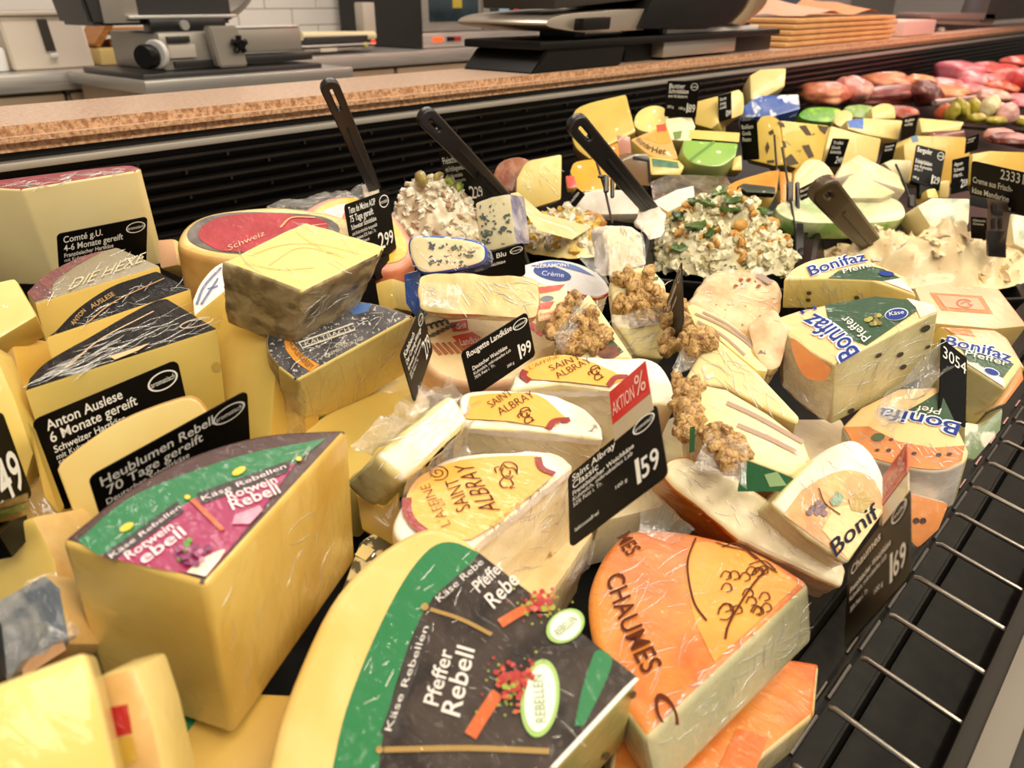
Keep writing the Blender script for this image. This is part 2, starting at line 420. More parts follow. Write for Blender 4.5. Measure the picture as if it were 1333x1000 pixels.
# steel stand for the slicing machine, in front of the worktop
st = thing('slicer_stand', 'stainless steel stand carrying the meat slicer', 'stand', (1.05, 2.0, 0))
box('steel_top', (.80, 1.83, 1.06), (1.37, 2.27, 1.088), STEEL, st, bevel=.003)
box('cupboard', (.82, 1.86, .05), (1.35, 2.25, 1.06), BEIGE, st)
# granite ledge
GRAN = M('granite', '#d6baa5', '#c4a189', sc=170, rough=.3, det=6, c3='#8f6a54', sc3=520, t3=(.58, .7))
GRANF = M('granite_shaded_edge', '#cba380', '#9b6f4e', sc=190, rough=.35, det=6, c3='#6d4a34', sc3=480, t3=(.58, .7))  # shade of the front edge put into the colour, darker than the top
gl = thing('granite_ledge', 'speckled pinkish granite ledge running along the top of the counter', 'ledge', (2.5, .94, 1.12))
bm = bmesh.new()
vs = box_bm(bm, (-.8, .85, 1.12), (6.2, 1.04, 1.144))
bmesh.ops.bevel(bm, geom=bm.edges[:], offset=.0095, segments=4, affect='EDGES', material=-1)
bm.normal_update()
for f in bm.faces:
    if f.normal.y < -.3: f.material_index = 1
from_bm('slab', bm, [GRAN, GRANF], gl, smooth=40)
# ================================================================ the refrigerated counter
dc = thing('display_counter', 'black refrigerated display counter with louvred back and wire grille', 'counter', (2.5, .5, 0))
DECKM = M('deck_black', '#0c0b0a', rough=.5, spec=.15); TRO = M('trough_black', '#0f0d0b', '#1a1713', sc=90, rough=.45, spec=.18)
def dk(x, y, dz=0.): return V((x, y, deck_z(y)+dz))
bm = bmesh.new()
a = [bm.verts.new(p) for p in (dk(-.8, .2), dk(6.2, .2), dk(6.2, .87), dk(-.8, .87))]
b = [bm.verts.new(p) for p in (dk(-.8, .2, -.05), dk(6.2, .2, -.05), dk(6.2, .87, -.05), dk(-.8, .87, -.05))]
bm.faces.new(a); bm.faces.new(b[::-1])
for i in range(4): bm.faces.new((a[i], b[i], b[(i+1) % 4], a[(i+1) % 4]))
from_bm('deck', bm, DECKM, dc)
box('back_panel', (-.8, .885, .96), (6.2, .9, 1.12), BLACK, dc)
box('ledge_support', (-.8, .866, 1.094), (6.2, 1.02, 1.12), BLACK, dc)
box('steel_rail', (-.8, .848, 1.105), (6.2, .864, 1.1125), M('rail_bright', '#b0aaa2', rough=.35, metal=.5), dc, bevel=.002)
box('edge_strip', (-.8, .848, deck_z(.85)+.004), (6.2, .853, deck_z(.85)+.008), M('dark_steel', '#77726c', rough=.3, metal=1.), dc)
SLAT = M('louvre_black', '#1a1816', rough=.25, spec=.6)
for k in range(8):
    z = 1.096-.0138*k
    bm = bmesh.new(); box_bm(bm, (-.8, .860, z-.0036), (6.2, .876, z)); bmesh.ops.bevel(bm, geom=bm.edges[:], offset=.0012, segments=2, affect='EDGES', material=-1)
    from_bm('slat', bm, SLAT, dc, smooth=40)
for k in range(24):
    x = -.7+.105*k
    for j in range(7): box('louvre_pin', (x+(.052 if j % 2 else 0), .861, 1.0885-.0138*j), (x+(.052 if j % 2 else 0)+.003, .87, 1.0925-.0138*j), SLAT, dc)
# front trough with the wire grille
for nm, y0, y1, dz in (('trough_floor', -.06, .075, -.052), ('trough_step', .075, .123, -.036), ('trough_step', .123, .2, -.024)):
    bm = bmesh.new()
    p = [dk(-.3, y0, dz), dk(4, y0, dz), dk(4, y1-.0015, dz), dk(-.3, y1-.0015, dz)]
    q = [v-V((0, 0, .03)) for v in p]
    A = [bm.verts.new(v) for v in p]; B_ = [bm.verts.new(v) for v in q]
    bm.faces.new(A); bm.faces.new(B_[::-1])
    for i in range(4): bm.faces.new((A[i], B_[i], B_[(i+1) % 4], A[(i+1) % 4]))
    bmesh.ops.bevel(bm, geom=bm.edges[:], offset=.002, segments=2, affect='EDGES', material=-1)
    from_bm(nm, bm, TRO, dc, smooth=40)
ROD = M('wire_chrome', '#a39c94', rough=.3, metal=1.)
for k in range(40):
    x = .333+.055*(k-1)
    y1 = .084-.0011*max(0, 5-k)
    y1 = .082
    tube('grille_wire', [dk(x, -.045, .002), dk(x, y1-.003, .002), dk(x, y1, .0)], .0021, ROD, dc, seg=8)
    tube('grille_rail', [dk(x+.006, y1+.004, -.001), dk(x+.043, y1+.004, -.001)], .0019, ROD, dc, seg=8)
    tube('grille_foot', [dk(x+.010, y1+.012, -.014), dk(x+.03, y1+.012, -.014)], .0015, ROD, dc, seg=6)
GREYP = M('front_rail_grey', '#2c2824', rough=.5, spec=.25)
box('front_rail', (-.3, -.10, .80), (4, .017, .856), GREYP, dc, bevel=.004)
box('front_rail_strip', (-.3, -.012, .856), (4, .006, .8585), M('rail_strip', '#7a736a', rough=.5, spec=.3), dc, bevel=.001)
box('front_rail_lip', (-.3, -.05, .856), (4, -.024, .8595), M('rail_dark', '#2d2926', rough=.4), dc, bevel=.001)
box('front_panel', (-.3, -.1, .05), (4, -.08, .80), BLACK, dc)
# ================================================================ behind the counter
def ybox(name, u0, u1, vb, vt, y, dep, m, parent, bevel=.004):
    """box with its front at world y: spans pixel columns u0..u1 at the front, rows vb (foot) .. vt (top)"""
    pa = YP(u0, vb, y); pb = YP(u1, vb, y); zt = YP((u0+u1)/2, vt, y).z
    return box(name, (pa.x, y, pa.z), (pb.x, y+dep, zt), m, parent, bevel)
def root_at(name, label, cat, u, v, y, group=None): return thing(name, label, cat, YP(u, v, y), group)
# knife box with slot
CREAMB = M('box_cream', '#d9cbb9', rough=.5)
kb = thing('knife_box', 'cream box with a dark slot on the steel worktop', 'box', (.80, 2.42, 1.084))
x0, x1 = YP(20, 92, 2.4).x, YP(125, 90, 2.4).x
bm = bmesh.new()
pr = [(2.40, 1.084), (2.62, 1.084), (2.62, 1.214), (2.428, 1.214)]
A = [bm.verts.new((x0, y, z)) for y, z in pr]; B_ = [bm.verts.new((x1, y, z)) for y, z in pr]
bm.faces.new(A); bm.faces.new(B_[::-1])
for i in range(4): bm.faces.new((A[i], B_[i], B_[(i+1) % 4], A[(i+1) % 4]))
bmesh.ops.bevel(bm, geom=bm.edges[:], offset=.004, segments=2, affect='EDGES', material=-1)
from_bm('body', bm, CREAMB, kb, smooth=40)
box('lid', (x0-.005, 2.42, 1.214), (x1+.005, 2.63, 1.223), CREAMB, kb, bevel=.003)
xm = (x0+x1)/2
bm = bmesh.new(); box_bm(bm, (xm-.012, 2.403, 1.128), (xm+.012, 2.42, 1.205))
for v in bm.verts: v.co.y += (v.co.z-1.084)*.22-.007
from_bm('slot', bm, M('slot_dark', '#2e2417', rough=.6), kb)
box('slot_button', (xm-.008, 2.396, 1.112), (xm+.012, 2.408, 1.123), WHITE, kb, bevel=.004)
wj = thing('white_canister', 'white canister cut by the frame beside the cream knife box', 'canister', (x0-.03, 2.42, 1.084))
bm = bmesh.new(); tube_bm(bm, [V((x0-.035, 2.44, 1.084+z)) for z in (0, .002, .05, .056)], [.03, .034, .034, .03], 20); from_bm('body', bm, WHITE, wj, smooth=40)
# wooden boards and block
wd = thing('wooden_board', 'orange brown wooden board leaning on a pale block', 'board', (1.02, 2.5, 1.084))
WOOD = M('wood_orange', '#b97f3f', '#a56a2e', sc=10, stretch=(1, 12, 12), rough=.5)
xa, xb = YP(128, 70, 2.45).x, YP(190, 70, 2.45).x
box('board', (xa+.05, 2.46, 1.16), (xb+.06, 2.6, 1.178), WOOD, wd, bevel=.004)
bm = bmesh.new(); box_bm(bm, (-.06, -.07, -.008), (.02, .07, .008)); bmesh.ops.bevel(bm, geom=bm.edges[:], offset=.003, segments=2, affect='EDGES', material=-1)
bmesh.ops.rotate(bm, cent=(0, 0, 0), matrix=Matrix.Rotation(math.radians(-48), 3, 'Y'), verts=bm.verts); bmesh.ops.translate(bm, verts=bm.verts, vec=(xa+.045, 2.53, 1.176)); from_bm('end_board', bm, WOOD, wd, smooth=40)
box('lower_board', (xa+.05, 2.48, 1.1285), (xb+.05, 2.6, 1.146), M('wood_brown', '#9a6a35', rough=.5), wd, bevel=.003)
yb = thing('pale_block', 'pale yellow cheese block under the wooden board', 'cheese', (1.02, 2.5, 1.084))
box('body', (xa, 2.44, 1.084), (xb+.09, 2.62, 1.128), PALE, yb, bevel=.006)
# slicer
sl = thing('meat_slicer', 'steel meat slicer with round blade and black knobs on its stand', 'slicer', (1.05, 2.0, 1.088))
SG = M('slicer_grey', '#a39c93', rough=.35, metal=.35); DG = M('slicer_dark', '#2b2a2a', rough=.35)
Yc = 1.93
def sx(u, v=70): return YP(u, v, Yc).x
def sz(v, u=280): return YP(u, v, Yc).z
box('base_plate', (sx(163), 1.86, 1.088), (sx(398), 2.2, 1.1), DG, sl, bevel=.004)
box('housing', (sx(205), 1.91, 1.1), (sx(300), 2.18, sz(40)), SG, sl, bevel=.01)
box('nameplate', (sx(213), 1.9, sz(72)), (sx(248), 1.912, sz(56)), M('plate_pale', '#b9b0a6', rough=.4), sl, bevel=.001)
box('control_strip', (sx(214), 1.9, sz(53)), (sx(243), 1.912, sz(45)), DG, sl, bevel=.002)
box('lower_gap', (sx(218), 1.9, sz(84)), (sx(282), 1.912, sz(76)), DG, sl, bevel=.001)
def disc(name, c, ax, r, th, m, parent, seg=28):
    ax = V(ax).normalized(); bm = bmesh.new()
    tube_bm(bm, [V(c)-ax*th/2, V(c)-ax*th*.35, V(c)+ax*th*.35, V(c)+ax*th/2], [r*.93, r, r, r*.93], seg, True, 1., V((0, 0, 1)) if abs(ax.z) < .9 else V((1, 0, 0)))
    return from_bm(name, bm, m, parent, smooth=40)
disc('adjusting_knob', (sx(181), 1.89, sz(68)), (-.9, -.45, 0), .026, .03, BLACK, sl)
disc('knob_ring', (sx(196), 1.90, sz(66)), (-.9, -.45, 0), .031, .014, M('ring_white', '#c9c6c2', rough=.4), sl)
bm = bmesh.new(); box_bm(bm, (sx(268), 1.87, sz(86)), (sx(305), 1.9, sz(33)))
for v in bm.verts: v.co.x -= (v.co.z-sz(86))*.16
bmesh.ops.bevel(bm, geom=bm.edges[:], offset=.004, segments=2, affect='EDGES', material=-1); from_bm('carriage_arm', bm, SG, sl, smooth=40)
for k in range(5):
    a = k*2*math.pi/5+.3; c = V((sx(293), 1.855, sz(57)))
    tube('star_knob', [c, c+V((math.cos(a)*.02, 0, math.sin(a)*.02))], .007, BLACK, sl, seg=10)
disc('knob_hub', (sx(293), 1.853, sz(57)), (0, 1, 0), .011, .02, BLACK, sl)
box('guard_plate', (sx(302), 1.92, sz(70)), (sx(392), 2.0, sz(38)), SG, sl, bevel=.006)
box('guard_edge', (sx(302), 1.915, sz(38)), (sx(390), 2.0, sz(35)), M('edge_bright', '#d6d2ce', rough=.3, metal=.5), sl, bevel=.002)
box('drip_tray', (sx(305), 1.9, sz(84)), (sx(398), 2.05, sz(74)), DG, sl, bevel=.002)
disc('blade', (sx(322), 2.06, 1.36), (0, 1, .05), .145, .012, STEEL, sl, 48)
disc('blade_guard', (sx(322), 2.08, 1.36), (0, 1, .05), .165, .014, SG, sl, 48)
bm = bmesh.new(); box_bm(bm, (sx(134), 1.96, sz(31)), (sx(318), 2.14, 1.45))
for v in bm.verts:
    if v.co.x < sx(200): v.co.x -= (v.co.z-sz(31))*.16
bmesh.ops.bevel(bm, geom=bm.edges[:], offset=.008, segments=2, affect='EDGES', material=-1); from_bm('product_table', bm, DG, sl, smooth=40)
box('table_edge', (sx(180), 1.94, sz(23)), (sx(318), 1.97, sz(19)), M('edge_bright', '#d6d2ce'), sl, bevel=.001)
box('table_inset', (sx(150), 1.953, sz(28)), (sx(196), 1.962, 1.44), SG, sl, bevel=.001)
box('bracket', (sx(203), 1.93, sz(40)), (sx(300), 1.97, sz(24)), M('bracket_black', '#1a1a1b', rough=.3), sl, bevel=.003)
disc('bracket_bolt', (sx(245), 1.925, sz(32)), (0, 1, 0), .011, .012, STEEL, sl)
# wrapping machine
wm = root_at('wrapping_machine', 'low wrapping machine with film roll and red light by the warming cabinet', 'machine', 440, 68, 2.4)
ybox('base', 397, 488, 68, 62, 2.38, .25, SG, wm); ybox('plate', 395, 490, 62, 58, 2.36, .25, M('edge_bright', '#d6d2ce'), wm)
ybox('heat_bed', 398, 480, 57, 47, 2.4, .2, DG, wm); ybox('arm', 475, 490, 42, 3, 2.42, .05, M('arm_pale', '#b8aea2', rough=.4), wm)
pa, pb = YP(392, 47, 2.42), YP(487, 46, 2.42)
tube('film_roll', [pa, pb], .014, M('roll_cream', '#d8c9a2', rough=.4), wm, 16)
ybox('body_panel', 418, 440, 68, 62, 2.37, .02, CREAMB, wm)
disc('red_lamp', YP(486, 55, 2.37), (0, 1, 0), .008, .01, M('lamp_red', '#ff3b20', emit=1.2), wm, 12)
disc('yellow_button', YP(476, 58, 2.37), (0, 1, 0), .007, .01, M('btn_yellow', '#d8d020', rough=.4), wm, 12)
# warming cabinet with two glass doors
wc = root_at('warming_cabinet', 'stainless cabinet with two glass doors and a black side', 'cabinet', 620, 68, 2.38)
xl, xr = YP(551, 60, 2.38).x, YP(702, 60, 2.38).x
zb = 1.086
box('carcass', (xl, 2.405, zb), (xr, 2.86, 1.75), BRUSH, wc)
box('side_panel', (xl-.012, 2.38, zb), (xl-.001, 2.87, 1.75), M('panel_black', '#171412', rough=.5), wc)
box('control_panel', (xl, 2.385, zb), (xr, 2.404, zb+.052), BRUSH, wc, bevel=.002)
for i, (ua, ub) in enumerate(((565, 578), (583, 592), (593, 601))):
    xa_, xb_ = YP(ua, 66, 2.38).x, YP(ub, 66, 2.38).x
    box('display', (xa_, 2.381, zb+.02), (xb_, 2.385, zb+.036), [M('led_orange', '#ff5a1e', emit=.9), M('disp_dark', '#1c1210', rough=.2), M('led_red', '#8a1a10', emit=.4)][i], wc)
DGL = M('cabinet_glass', '#1d2b31', '#30434a', sc=6, rough=.08, spec=.8)
for i, (ua, ub) in enumerate(((551, 629), (631, 702))):
    xa_, xb_ = YP(ua, 40, 2.38).x+.002, YP(ub, 40, 2.38).x-.002
    d = box('door', (xa_, 2.386, zb+.056), (xb_, 2.404, 1.74), BRUSH, wc, bevel=.003)
    g = box('pane', (xa_+.035, 2.383, zb+.09), (xb_-.02, 2.388, 1.70), DGL, d)
    for k, (fx, fz, sx_, sz_, c) in enumerate(((.12, .16, .05, .03, '#b8a23c'), (.2, .21, .07, .035, '#3e6fb0'), (.04, .2, .03, .04, '#b24a3a')) if i == 0 else ((.05, .13, .06, .03, '#8fb4cc'), (.14, .14, .03, .06, '#d23a2c'), (.1, .2, .05, .03, '#cfd8dc'))):
        bm = bmesh.new(); q = xa_+.035+fx
        box_bm(bm, (q, 2.379, zb+.056+fz-.08), (q+sx_, 2.3825, zb+.056+fz-.08+sz_)); bmesh.ops.bevel(bm, geom=bm.edges[:], offset=.0015, segments=1, affect='EDGES', material=-1)
        from_bm('packet', bm, M('packet'+c, c, rough=.5), d)
# scale on the ledge
SB = M('scale_black', '#0f0d0b', rough=.4, spec=.2); SS = M('scale_steel', '#b3a698', rough=.3, metal=.7)
sc = thing('counter_scale', 'large black and steel shop scale standing on the granite ledge', 'scale', (1.4, .95, 1.144))
bm = bmesh.new(); xq = YP(692, 92, .862).x
pts_ = [(xq, 1.144), (YP(808, 96, .862).x, 1.144), (YP(815, 62, .862).x, 1.178), (YP(712, 62, .862).x, 1.178)]
A = [bm.verts.new((x, .862, z)) for x, z in pts_]; B_ = [bm.verts.new((x, 1.02, z)) for x, z in pts_]
bm.faces.new(A); bm.faces.new(B_[::-1])
for i in range(4): bm.faces.new((A[i], B_[i], B_[(i+1) % 4], A[(i+1) % 4]))
bmesh.ops.bevel(bm, geom=bm.edges[:], offset=.003, segments=2, affect='EDGES', material=-1); from_bm('base', bm, SB, sc, smooth=40)
box('deck_plate', (YP(703, 60, .858).x, .858, 1.178), (YP(1014, 55, .858).x, 1.03, 1.191), SB, sc, bevel=.004)
box('steel_front', (YP(863, 90, .87).x, .872, 1.15), (YP(955, 88, .87).x, .9, 1.1775), SS, sc, bevel=.002)
box('under_body', (YP(812, 90, .9).x, .9, 1.144), (YP(1000, 80, .9).x, 1.02, 1.1775), SB, sc, bevel=.003)
box('ticket_tray', (YP(873, 60, .86).x, .87, 1.191), (YP(990, 60, .86).x, .98, 1.2), M('tray_white', '#cfc8c4', rough=.4), sc, bevel=.003)
for u in (748, 858, 960): box('foot', (YP(u, 52, .88).x, .88, 1.191), (YP(u+14, 52, .88).x, .96, 1.206), SB, sc, bevel=.003)
# rounded steel pan, its nose towards the knife side
prof = [(711, 33), (728, 20), (760, 16), (850, 12), (840, 38), (760, 42), (735, 38)]
fp = Pl(YP(780, 30, .86), V((0, -1, 0)))
def front(name, poly, m, parent, dep, y, bevel=.004, n=5):
    pl = Pl(V((0, y, 0)), V((0, -1, 0)))
    top, ks = outline(pl, poly, 0, n)
    return from_bm(name, prism_bm(top, ks, pl.n, dep, {'c': 0, 'r': 0}, bevel=bevel), m, parent, smooth=40)
front('steel_pan', [(711, 33, 'r'), (730, 20, 'r'), (800, 13), (850, 11), (838, 39), (765, 43, 'r'), (740, 40, 'r')], SS, sc, .2, .858)
front('display_box', [(760, 24), (796, 22), (794, 38), (758, 40)], SB, sc, .02, .84, .002)
front('head', [(722, 12), (848, -2), (1000, -30), (725, -70)], M('head_brown', '#2b231d', rough=.4), sc, .16, .865)
front('print_unit', [(858, -20), (832, 38), (920, 38), (950, 30, 'r'), (972, 5, 'r'), (985, -40)], SB, sc, .19, .85)
front('steel_curve', [(952, 31, 'r'), (974, 6, 'r'), (990, -40), (1008, -40, 'r'), (998, 5, 'r'), (968, 33)], M('curve_steel', '#c9ad86', rough=.25, metal=.8), sc, .17, .855)
# wrapping paper stacks and far side of the shop
KRAFT = M('kraft_paper', '#c89a63', '#bd8c55', sc=12, rough=.7)
ps = thing('paper_stack', 'stack of tan wrapping paper lying on the ledge past the scale', 'paper', (2.2, .95, 1.144))
xk0, xk1 = YP(1012, 70, .9).x, YP(1150, 60, .9).x
for k in range(5):
    bm = bmesh.new(); box_bm(bm, (xk0+.01*k, .88, 1.146+.013*k), (xk1+.03*(k % 2), 1.12, 1.157+.013*k)); bmesh.ops.bevel(bm, geom=bm.edges[:], offset=.003, segments=1, affect='EDGES', material=-1)
    from_bm('sheet_bundle', bm, KRAFT, ps, smooth=40)
for k, (x, c) in enumerate(((xk0+.12, '#d59b7c'), (xk0+.42, '#c8834a'))):
    vs = []; fs = []
    for j in range(9):
        for i in range(9):
            p, q = i/8, j/8; vs.append(V((x+.26*p, .9+.2*q, 1.214+.03*math.exp(-((p-.6)*3.2)**2)*(.4+q)+.006*noise.noise(V((p*3, q*3, k))))))
    for j in range(8):
        for i in range(8): a_ = j*9+i; fs.append((a_, a_+1, a_+10, a_+9))
    obj('loose_sheet', vs, fs, M('sheet'+c, c, rough=.6), ps, smooth=60)
wt2 = thing('pink_tray', 'pale pink tray beyond the tan wrapping paper', 'tray', (3.1, .95, 1.144))
box('body', (xk1+.1, .88, 1.146), (xk1+.42, 1.1, 1.19), M('tray_pink', '#c8a79f', rough=.4), wt2, bevel=.005)
box('inset', (xk1+.13, .9, 1.1895), (xk1+.39, 1.08, 1.1915), M('tray_pink_light', '#d8c0b8', rough=.4), wt2, bevel=.001)
s2 = thing('second_scale', 'dark shop scale far along the counter above the meat', 'scale', (3.9, .95, 1.144))
front('base', [(1200, 37), (1300, 39), (1310, 34), (1205, 30)], SB, s2, .2, .95)
front('body', [(1212, 31), (1290, 34), (1296, 26), (1210, 22)], M('scale2_grey', '#7d6a63', rough=.4), s2, .15, .95)
front('steel_bar', [(1213, 24), (1296, 26), (1296, 17), (1214, 17)], M('scale2_bar', '#a08880', rough=.35, metal=.5), s2, .12, .94)
front('screen', [(1280, 28), (1333, 24), (1370, 16), (1370, -60), (1310, -60)], M('scale2_dark', '#2c1d1a', rough=.4), s2, .1, .94)
for u in (1225, 1275): disc('knob', YP(u, 40, .94), (0, 1, 0), .012, .02, STEEL, s2, 14)
dd = box('door_1', (YP(1012, 30, 2.9).x, 2.86, 0), (YP(1046, 30, 2.9).x, 2.925, 2.2), M('door_grey', '#5c6d78', rough=.5)); dd['kind'] = 'structure'
pc = box('wall_pillar', (YP(1048, 30, 2.8).x, 2.75, 0), (YP(1095, 30, 2.8).x, 2.92, 3), M('pillar_pale', '#cdc6c2', rough=.6)); pc['kind'] = 'structure'
ds = thing('soap_dispenser', 'small dark dispenser hanging on the pale pillar', 'dispenser', YP(1093, 30, 2.74))
ybox('body', 1088, 1099, 34, 14, 2.72, .03, M('disp_blue', '#5b6470', rough=.4), ds, .004)
# ================================================================ tags
INK = M('tag_ink', '#e4e2dc', rough=.5)
RED = M('red_card', '#c8201c', rough=.35, coat=.4)
class TP:                                         # a card's own plane: mm-like coordinates, x 0..1 across, y 0..1 down
    pass
def solve_tag(TL, TR, BL, t, w, h):
    pa = ray(*TL)*t; d = ray(*TR); b = ray(*BL)
    A, B_, C = d.dot(d), -2*d.dot(pa), pa.dot(pa)-w*w; q = max(B_*B_-4*A*C, 0)
    best = None
    for sg in (1, -1):
        s = (-B_+sg*math.sqrt(q))/2/A; X = d*s-pa
        for t2 in [t*(.7+.002*i) for i in range(300)]:
            Y = b*t2-pa
            e = (abs(X.normalized().dot(Y.normalized()))*1.2+abs(Y.length-h)/h)
            if best is None or e < best[0]: best = (e, X, Y)
    e, X, Y = best; xn = X.normalized(); yn = (Y-xn*Y.dot(xn)).normalized()
    return CAM+pa, xn, yn
def tag(label, TL, TR, BL, t, lines, price=None, badge='aromatisch', w=.1, h=.074, group='price tags among the cheeses', holder=True, small=None, action=False, back=False, pw=.2, psz=.16, name='price_tag', clip=True):
    o, X, Y = solve_tag(TL, TR, BL, t, w, h)
    n = X.cross(Y)
    if n.dot(CAM-o) < 0: n = -n
    def L(x, y, z=0.): return o+X*x*w+Y*y*h+n*z
    root = thing(name, label, 'price tag', L(.5, 1), group)
    # card with rounded corners
    r = .05; pts = []
    for cx, cy, a0 in ((1-r, 1-r*w/h, 0), (r, 1-r*w/h, 90), (r, r*w/h, 180), (1-r, r*w/h, 270)):
        for k in range(4):
            a = math.radians(a0+30*k); pts.append(L(cx+r*math.cos(a), cy+r*w/h*math.sin(a)))
    bm = prism_bm(pts, ['c']*len(pts), n, .0007, {'c': 0}, bevel=0)
    from_bm('card', bm, TAGBLK, root)
    acc = Acc()
    def put(s, x, y, hh, wd=None, bold=.02):
        vs, fs, nat = font(s, bold); wd = wd or nat*hh*.86*h/w
        acc.add([L(x+a*wd, y-b*hh, .0004) for a, b in vs], fs)
    if not back:
        for ln in lines: put(*ln)
        if badge:
            bx, by, rx, ry = .86, .15, .115, .1
            ring = []; m = 28
            for k in range(m):
                a = 2*math.pi*k/m; ring += [L(bx+rx*math.cos(a), by+ry*math.sin(a), .0004), L(bx+rx*.87*math.cos(a), by+ry*.85*math.sin(a), .0004)]
            acc.add(ring, [(2*k, (2*k+2) % (2*m), (2*k+3) % (2*m), 2*k+1) for k in range(m)])
            put(badge, bx-.092, by+.028, .062, .184, .0)
        if price:
            a, b = price
            na = font(a, .05)[2]*psz*1.12*h/w; k = min(1., pw*.4/na); put(a, .95-pw*.6-na*k, .86, psz*1.12, na*k, .05); put(b, .955-pw*.58, .84, psz*.9, pw*.58, .05)
    acc.build('lettering', INK, root)
    if small is not None:
        acc2 = Acc(); sv = acc; acc = acc2
        for ln in small: put(*ln)
        acc2.build('small_print', M('small_ink', '#bdb9b0'), root)
    if holder:
        bm = bmesh.new(); q = [L(x, y, z) for x, y, z in ((.28, .97, .004), (.72, .97, .004), (.72, .97, -.004), (.28, .97, -.004), (.34, 1.28, .004), (.66, 1.28, .004), (.66, 1.28, -.004), (.34, 1.28, -.004))]
        v = [bm.verts.new(p) for p in q]
        for f in ((0, 1, 2, 3), (4, 5, 6, 7), (0, 1, 5, 4), (1, 2, 6, 5), (2, 3, 7, 6), (3, 0, 4, 7)): bm.faces.new([v[i] for i in f])
        from_bm('holder', bm, BLACK, root)
    if clip and holder:
        bm = bmesh.new(); tube_bm(bm, [L(-.02, .93, .003), L(.5, .955, .003)], .0022, 8); from_bm('clip_bar', bm, BLACK, root, smooth=40)
    if action:
        y0, y1, xa, xb = action
        pts = [L(xa, y0, .0006), L(xb, y0, .0006), L(xb, y1, .0006), L(xa, y1, .0006)]
        bm = prism_bm(pts, ['c']*4, n, .0005, {'c': 0}, bevel=0); from_bm('red_strip', bm, RED, root)
        pts = [L(xa, y1, .0003), L(xb, y1, .0003), L(xb, .06, .0003), L(xa, .06, .0003)]
        bm = prism_bm(pts, ['c']*4, n, .0005, {'c': 0}, bevel=0); from_bm('clear_strip', bm, M('strip_clear', '#b9a88c', rough=.2, coat=.6), root)
        acc = Acc(); m = y0+(y1-y0)*.82
        vs, fs, nat = font('AKTION', .0); d_ = xb-xa; e_ = y1-y0; acc.add([L(xa+d_*(.06+a*.58), m-b*e_*.42, .0012) for a, b in vs], fs)
        vs, fs, nat = font('%', .0); acc.add([L(xa+d_*(.68+a*.26), m-b*e_*.62, .0012) for a, b in vs], fs)
        acc.build('action_lettering', M('action_ink', '#e9c4b6'), root)
    return root
# ================================================================ front row of cheeses
GREEN = paint('print_green', '#12713f'); MAG = paint('print_magenta', '#9c2358'); PBLACK = paint('print_black', '#2b2523', wr=.3)
CHAR = M('print_charcoal', '#413733', '#2a2321', sc=30, dist=1., rough=.55, spec=.2, coat=.35, wr=.35); YEL = paint('print_yellow', '#e8c233'); GOLD = paint('print_gold', '#9d7c3f')
PWHITE = M('label_white', '#e9e2dc', rough=.5, coat=.4, cr=.1)
# ---- wine red label wedge
c = cheese('cheese_wedge', 'big pale wedge with magenta and green label, its point towards the viewer', 'cheese',
    [(268, 760), (453, 558, 'r'), (340, 566, 'r'), (240, 596, 'r'), (160, 640, 'r'), (78, 704)], .092,
    (paint('wax_brown', '#4b3230', wr=.5), GOUDAF, paint('wax_brown', '#4b3230')), A=(268, 760), t=.30, B=(305, 958), bevel=.0035, seg=3)
R, pl = c.root, c.pl
decal(R, 'green_band', pl, [(101, 704, 'r'), (166, 650, 'r'), (239, 618, 'r'), (326, 590, 'r'), (424, 571), (385, 603, 'r'), (310, 626, 'r'), (252, 650, 'r'), (182, 694, 'r'), (130, 724)], GREEN, 1)
decal(R, 'label', pl, [(130, 724, 'r'), (182, 694, 'r'), (252, 650, 'r'), (310, 626, 'r'), (385, 603), (338, 668), (270, 750), (215, 742)], MAG, 1)
a = Acc()
for q in ([(134, 722), (146, 731), (240, 666), (231, 652)], [(256, 642), (262, 657), (374, 615), (380, 598)]):
    a.add([pl.pt(p, .0007) for p in q], [(0, 1, 2, 3)])
a.build('name_band', PBLACK, R)
a = Acc()
txt(a, pl, 'Käse Rebellen', (145, 727), (236, 661), (141, 722), .0); txt(a, pl, 'Käse Rebellen', (264, 652), (373, 609), (261, 646), .0)
txt(a, pl, 'Rotwein', (167, 729), (227, 687), (160, 720), .05); txt(a, pl, 'ebell', (187, 735), (243, 695), (177, 723), .05)
txt(a, pl, 'Rotwein', (298, 651), (362, 628), (292, 641), .05); txt(a, pl, 'Rebell', (303, 664), (366, 641), (296, 651), .05)
a.build('lettering', M('label_pinkwhite', '#ecd9e0', rough=.5), R)
a = Acc(); b = Acc(); g = Acc(); y = Acc()
for k in range(26):
    x, yy = 252+random.uniform(-22, 20), 722+random.uniform(-12, 14); (a if k % 3 else b).add([pl.pt(p, .0008+.0001*k) for p in ell(x, yy, 4.5, 3.6, 0, 8)], [tuple(range(8))])
for x, yy, rr in ((243, 708, 5), (239, 716, 4), (234, 728, 4), (247, 703, 4)): blob(g, pl, x, yy, rr, rr*.8, 20)
for x, yy in ((244, 647), (389, 597)): blob(y, pl, x, yy, 4, 3, 0, 4)
for x, yy in ((165, 686), (311, 613)): blob(y, pl, x, yy, 10, 4.5, -28, 3)
a.build('grape_print', paint('grape', '#7d1d58'), R); b.build('grape_print', paint('grape_light', '#b05b86'), R); g.build('leaf_print', paint('leaf', '#4f8f2a'), R); y.build('gold_dots', YEL, R)
decal(R, 'cheese_print', pl, [(243, 745, 'r'), (262, 728, 'r'), (292, 715, 'r'), (286, 728), (268, 750)], paint('slice_print', '#e8e0c8'), 3)
decal(R, 'glass_print', pl, [(302, 682), (306, 670), (338, 658), (342, 664), (325, 682)], paint('glass_print', '#d58ea6'), 3)
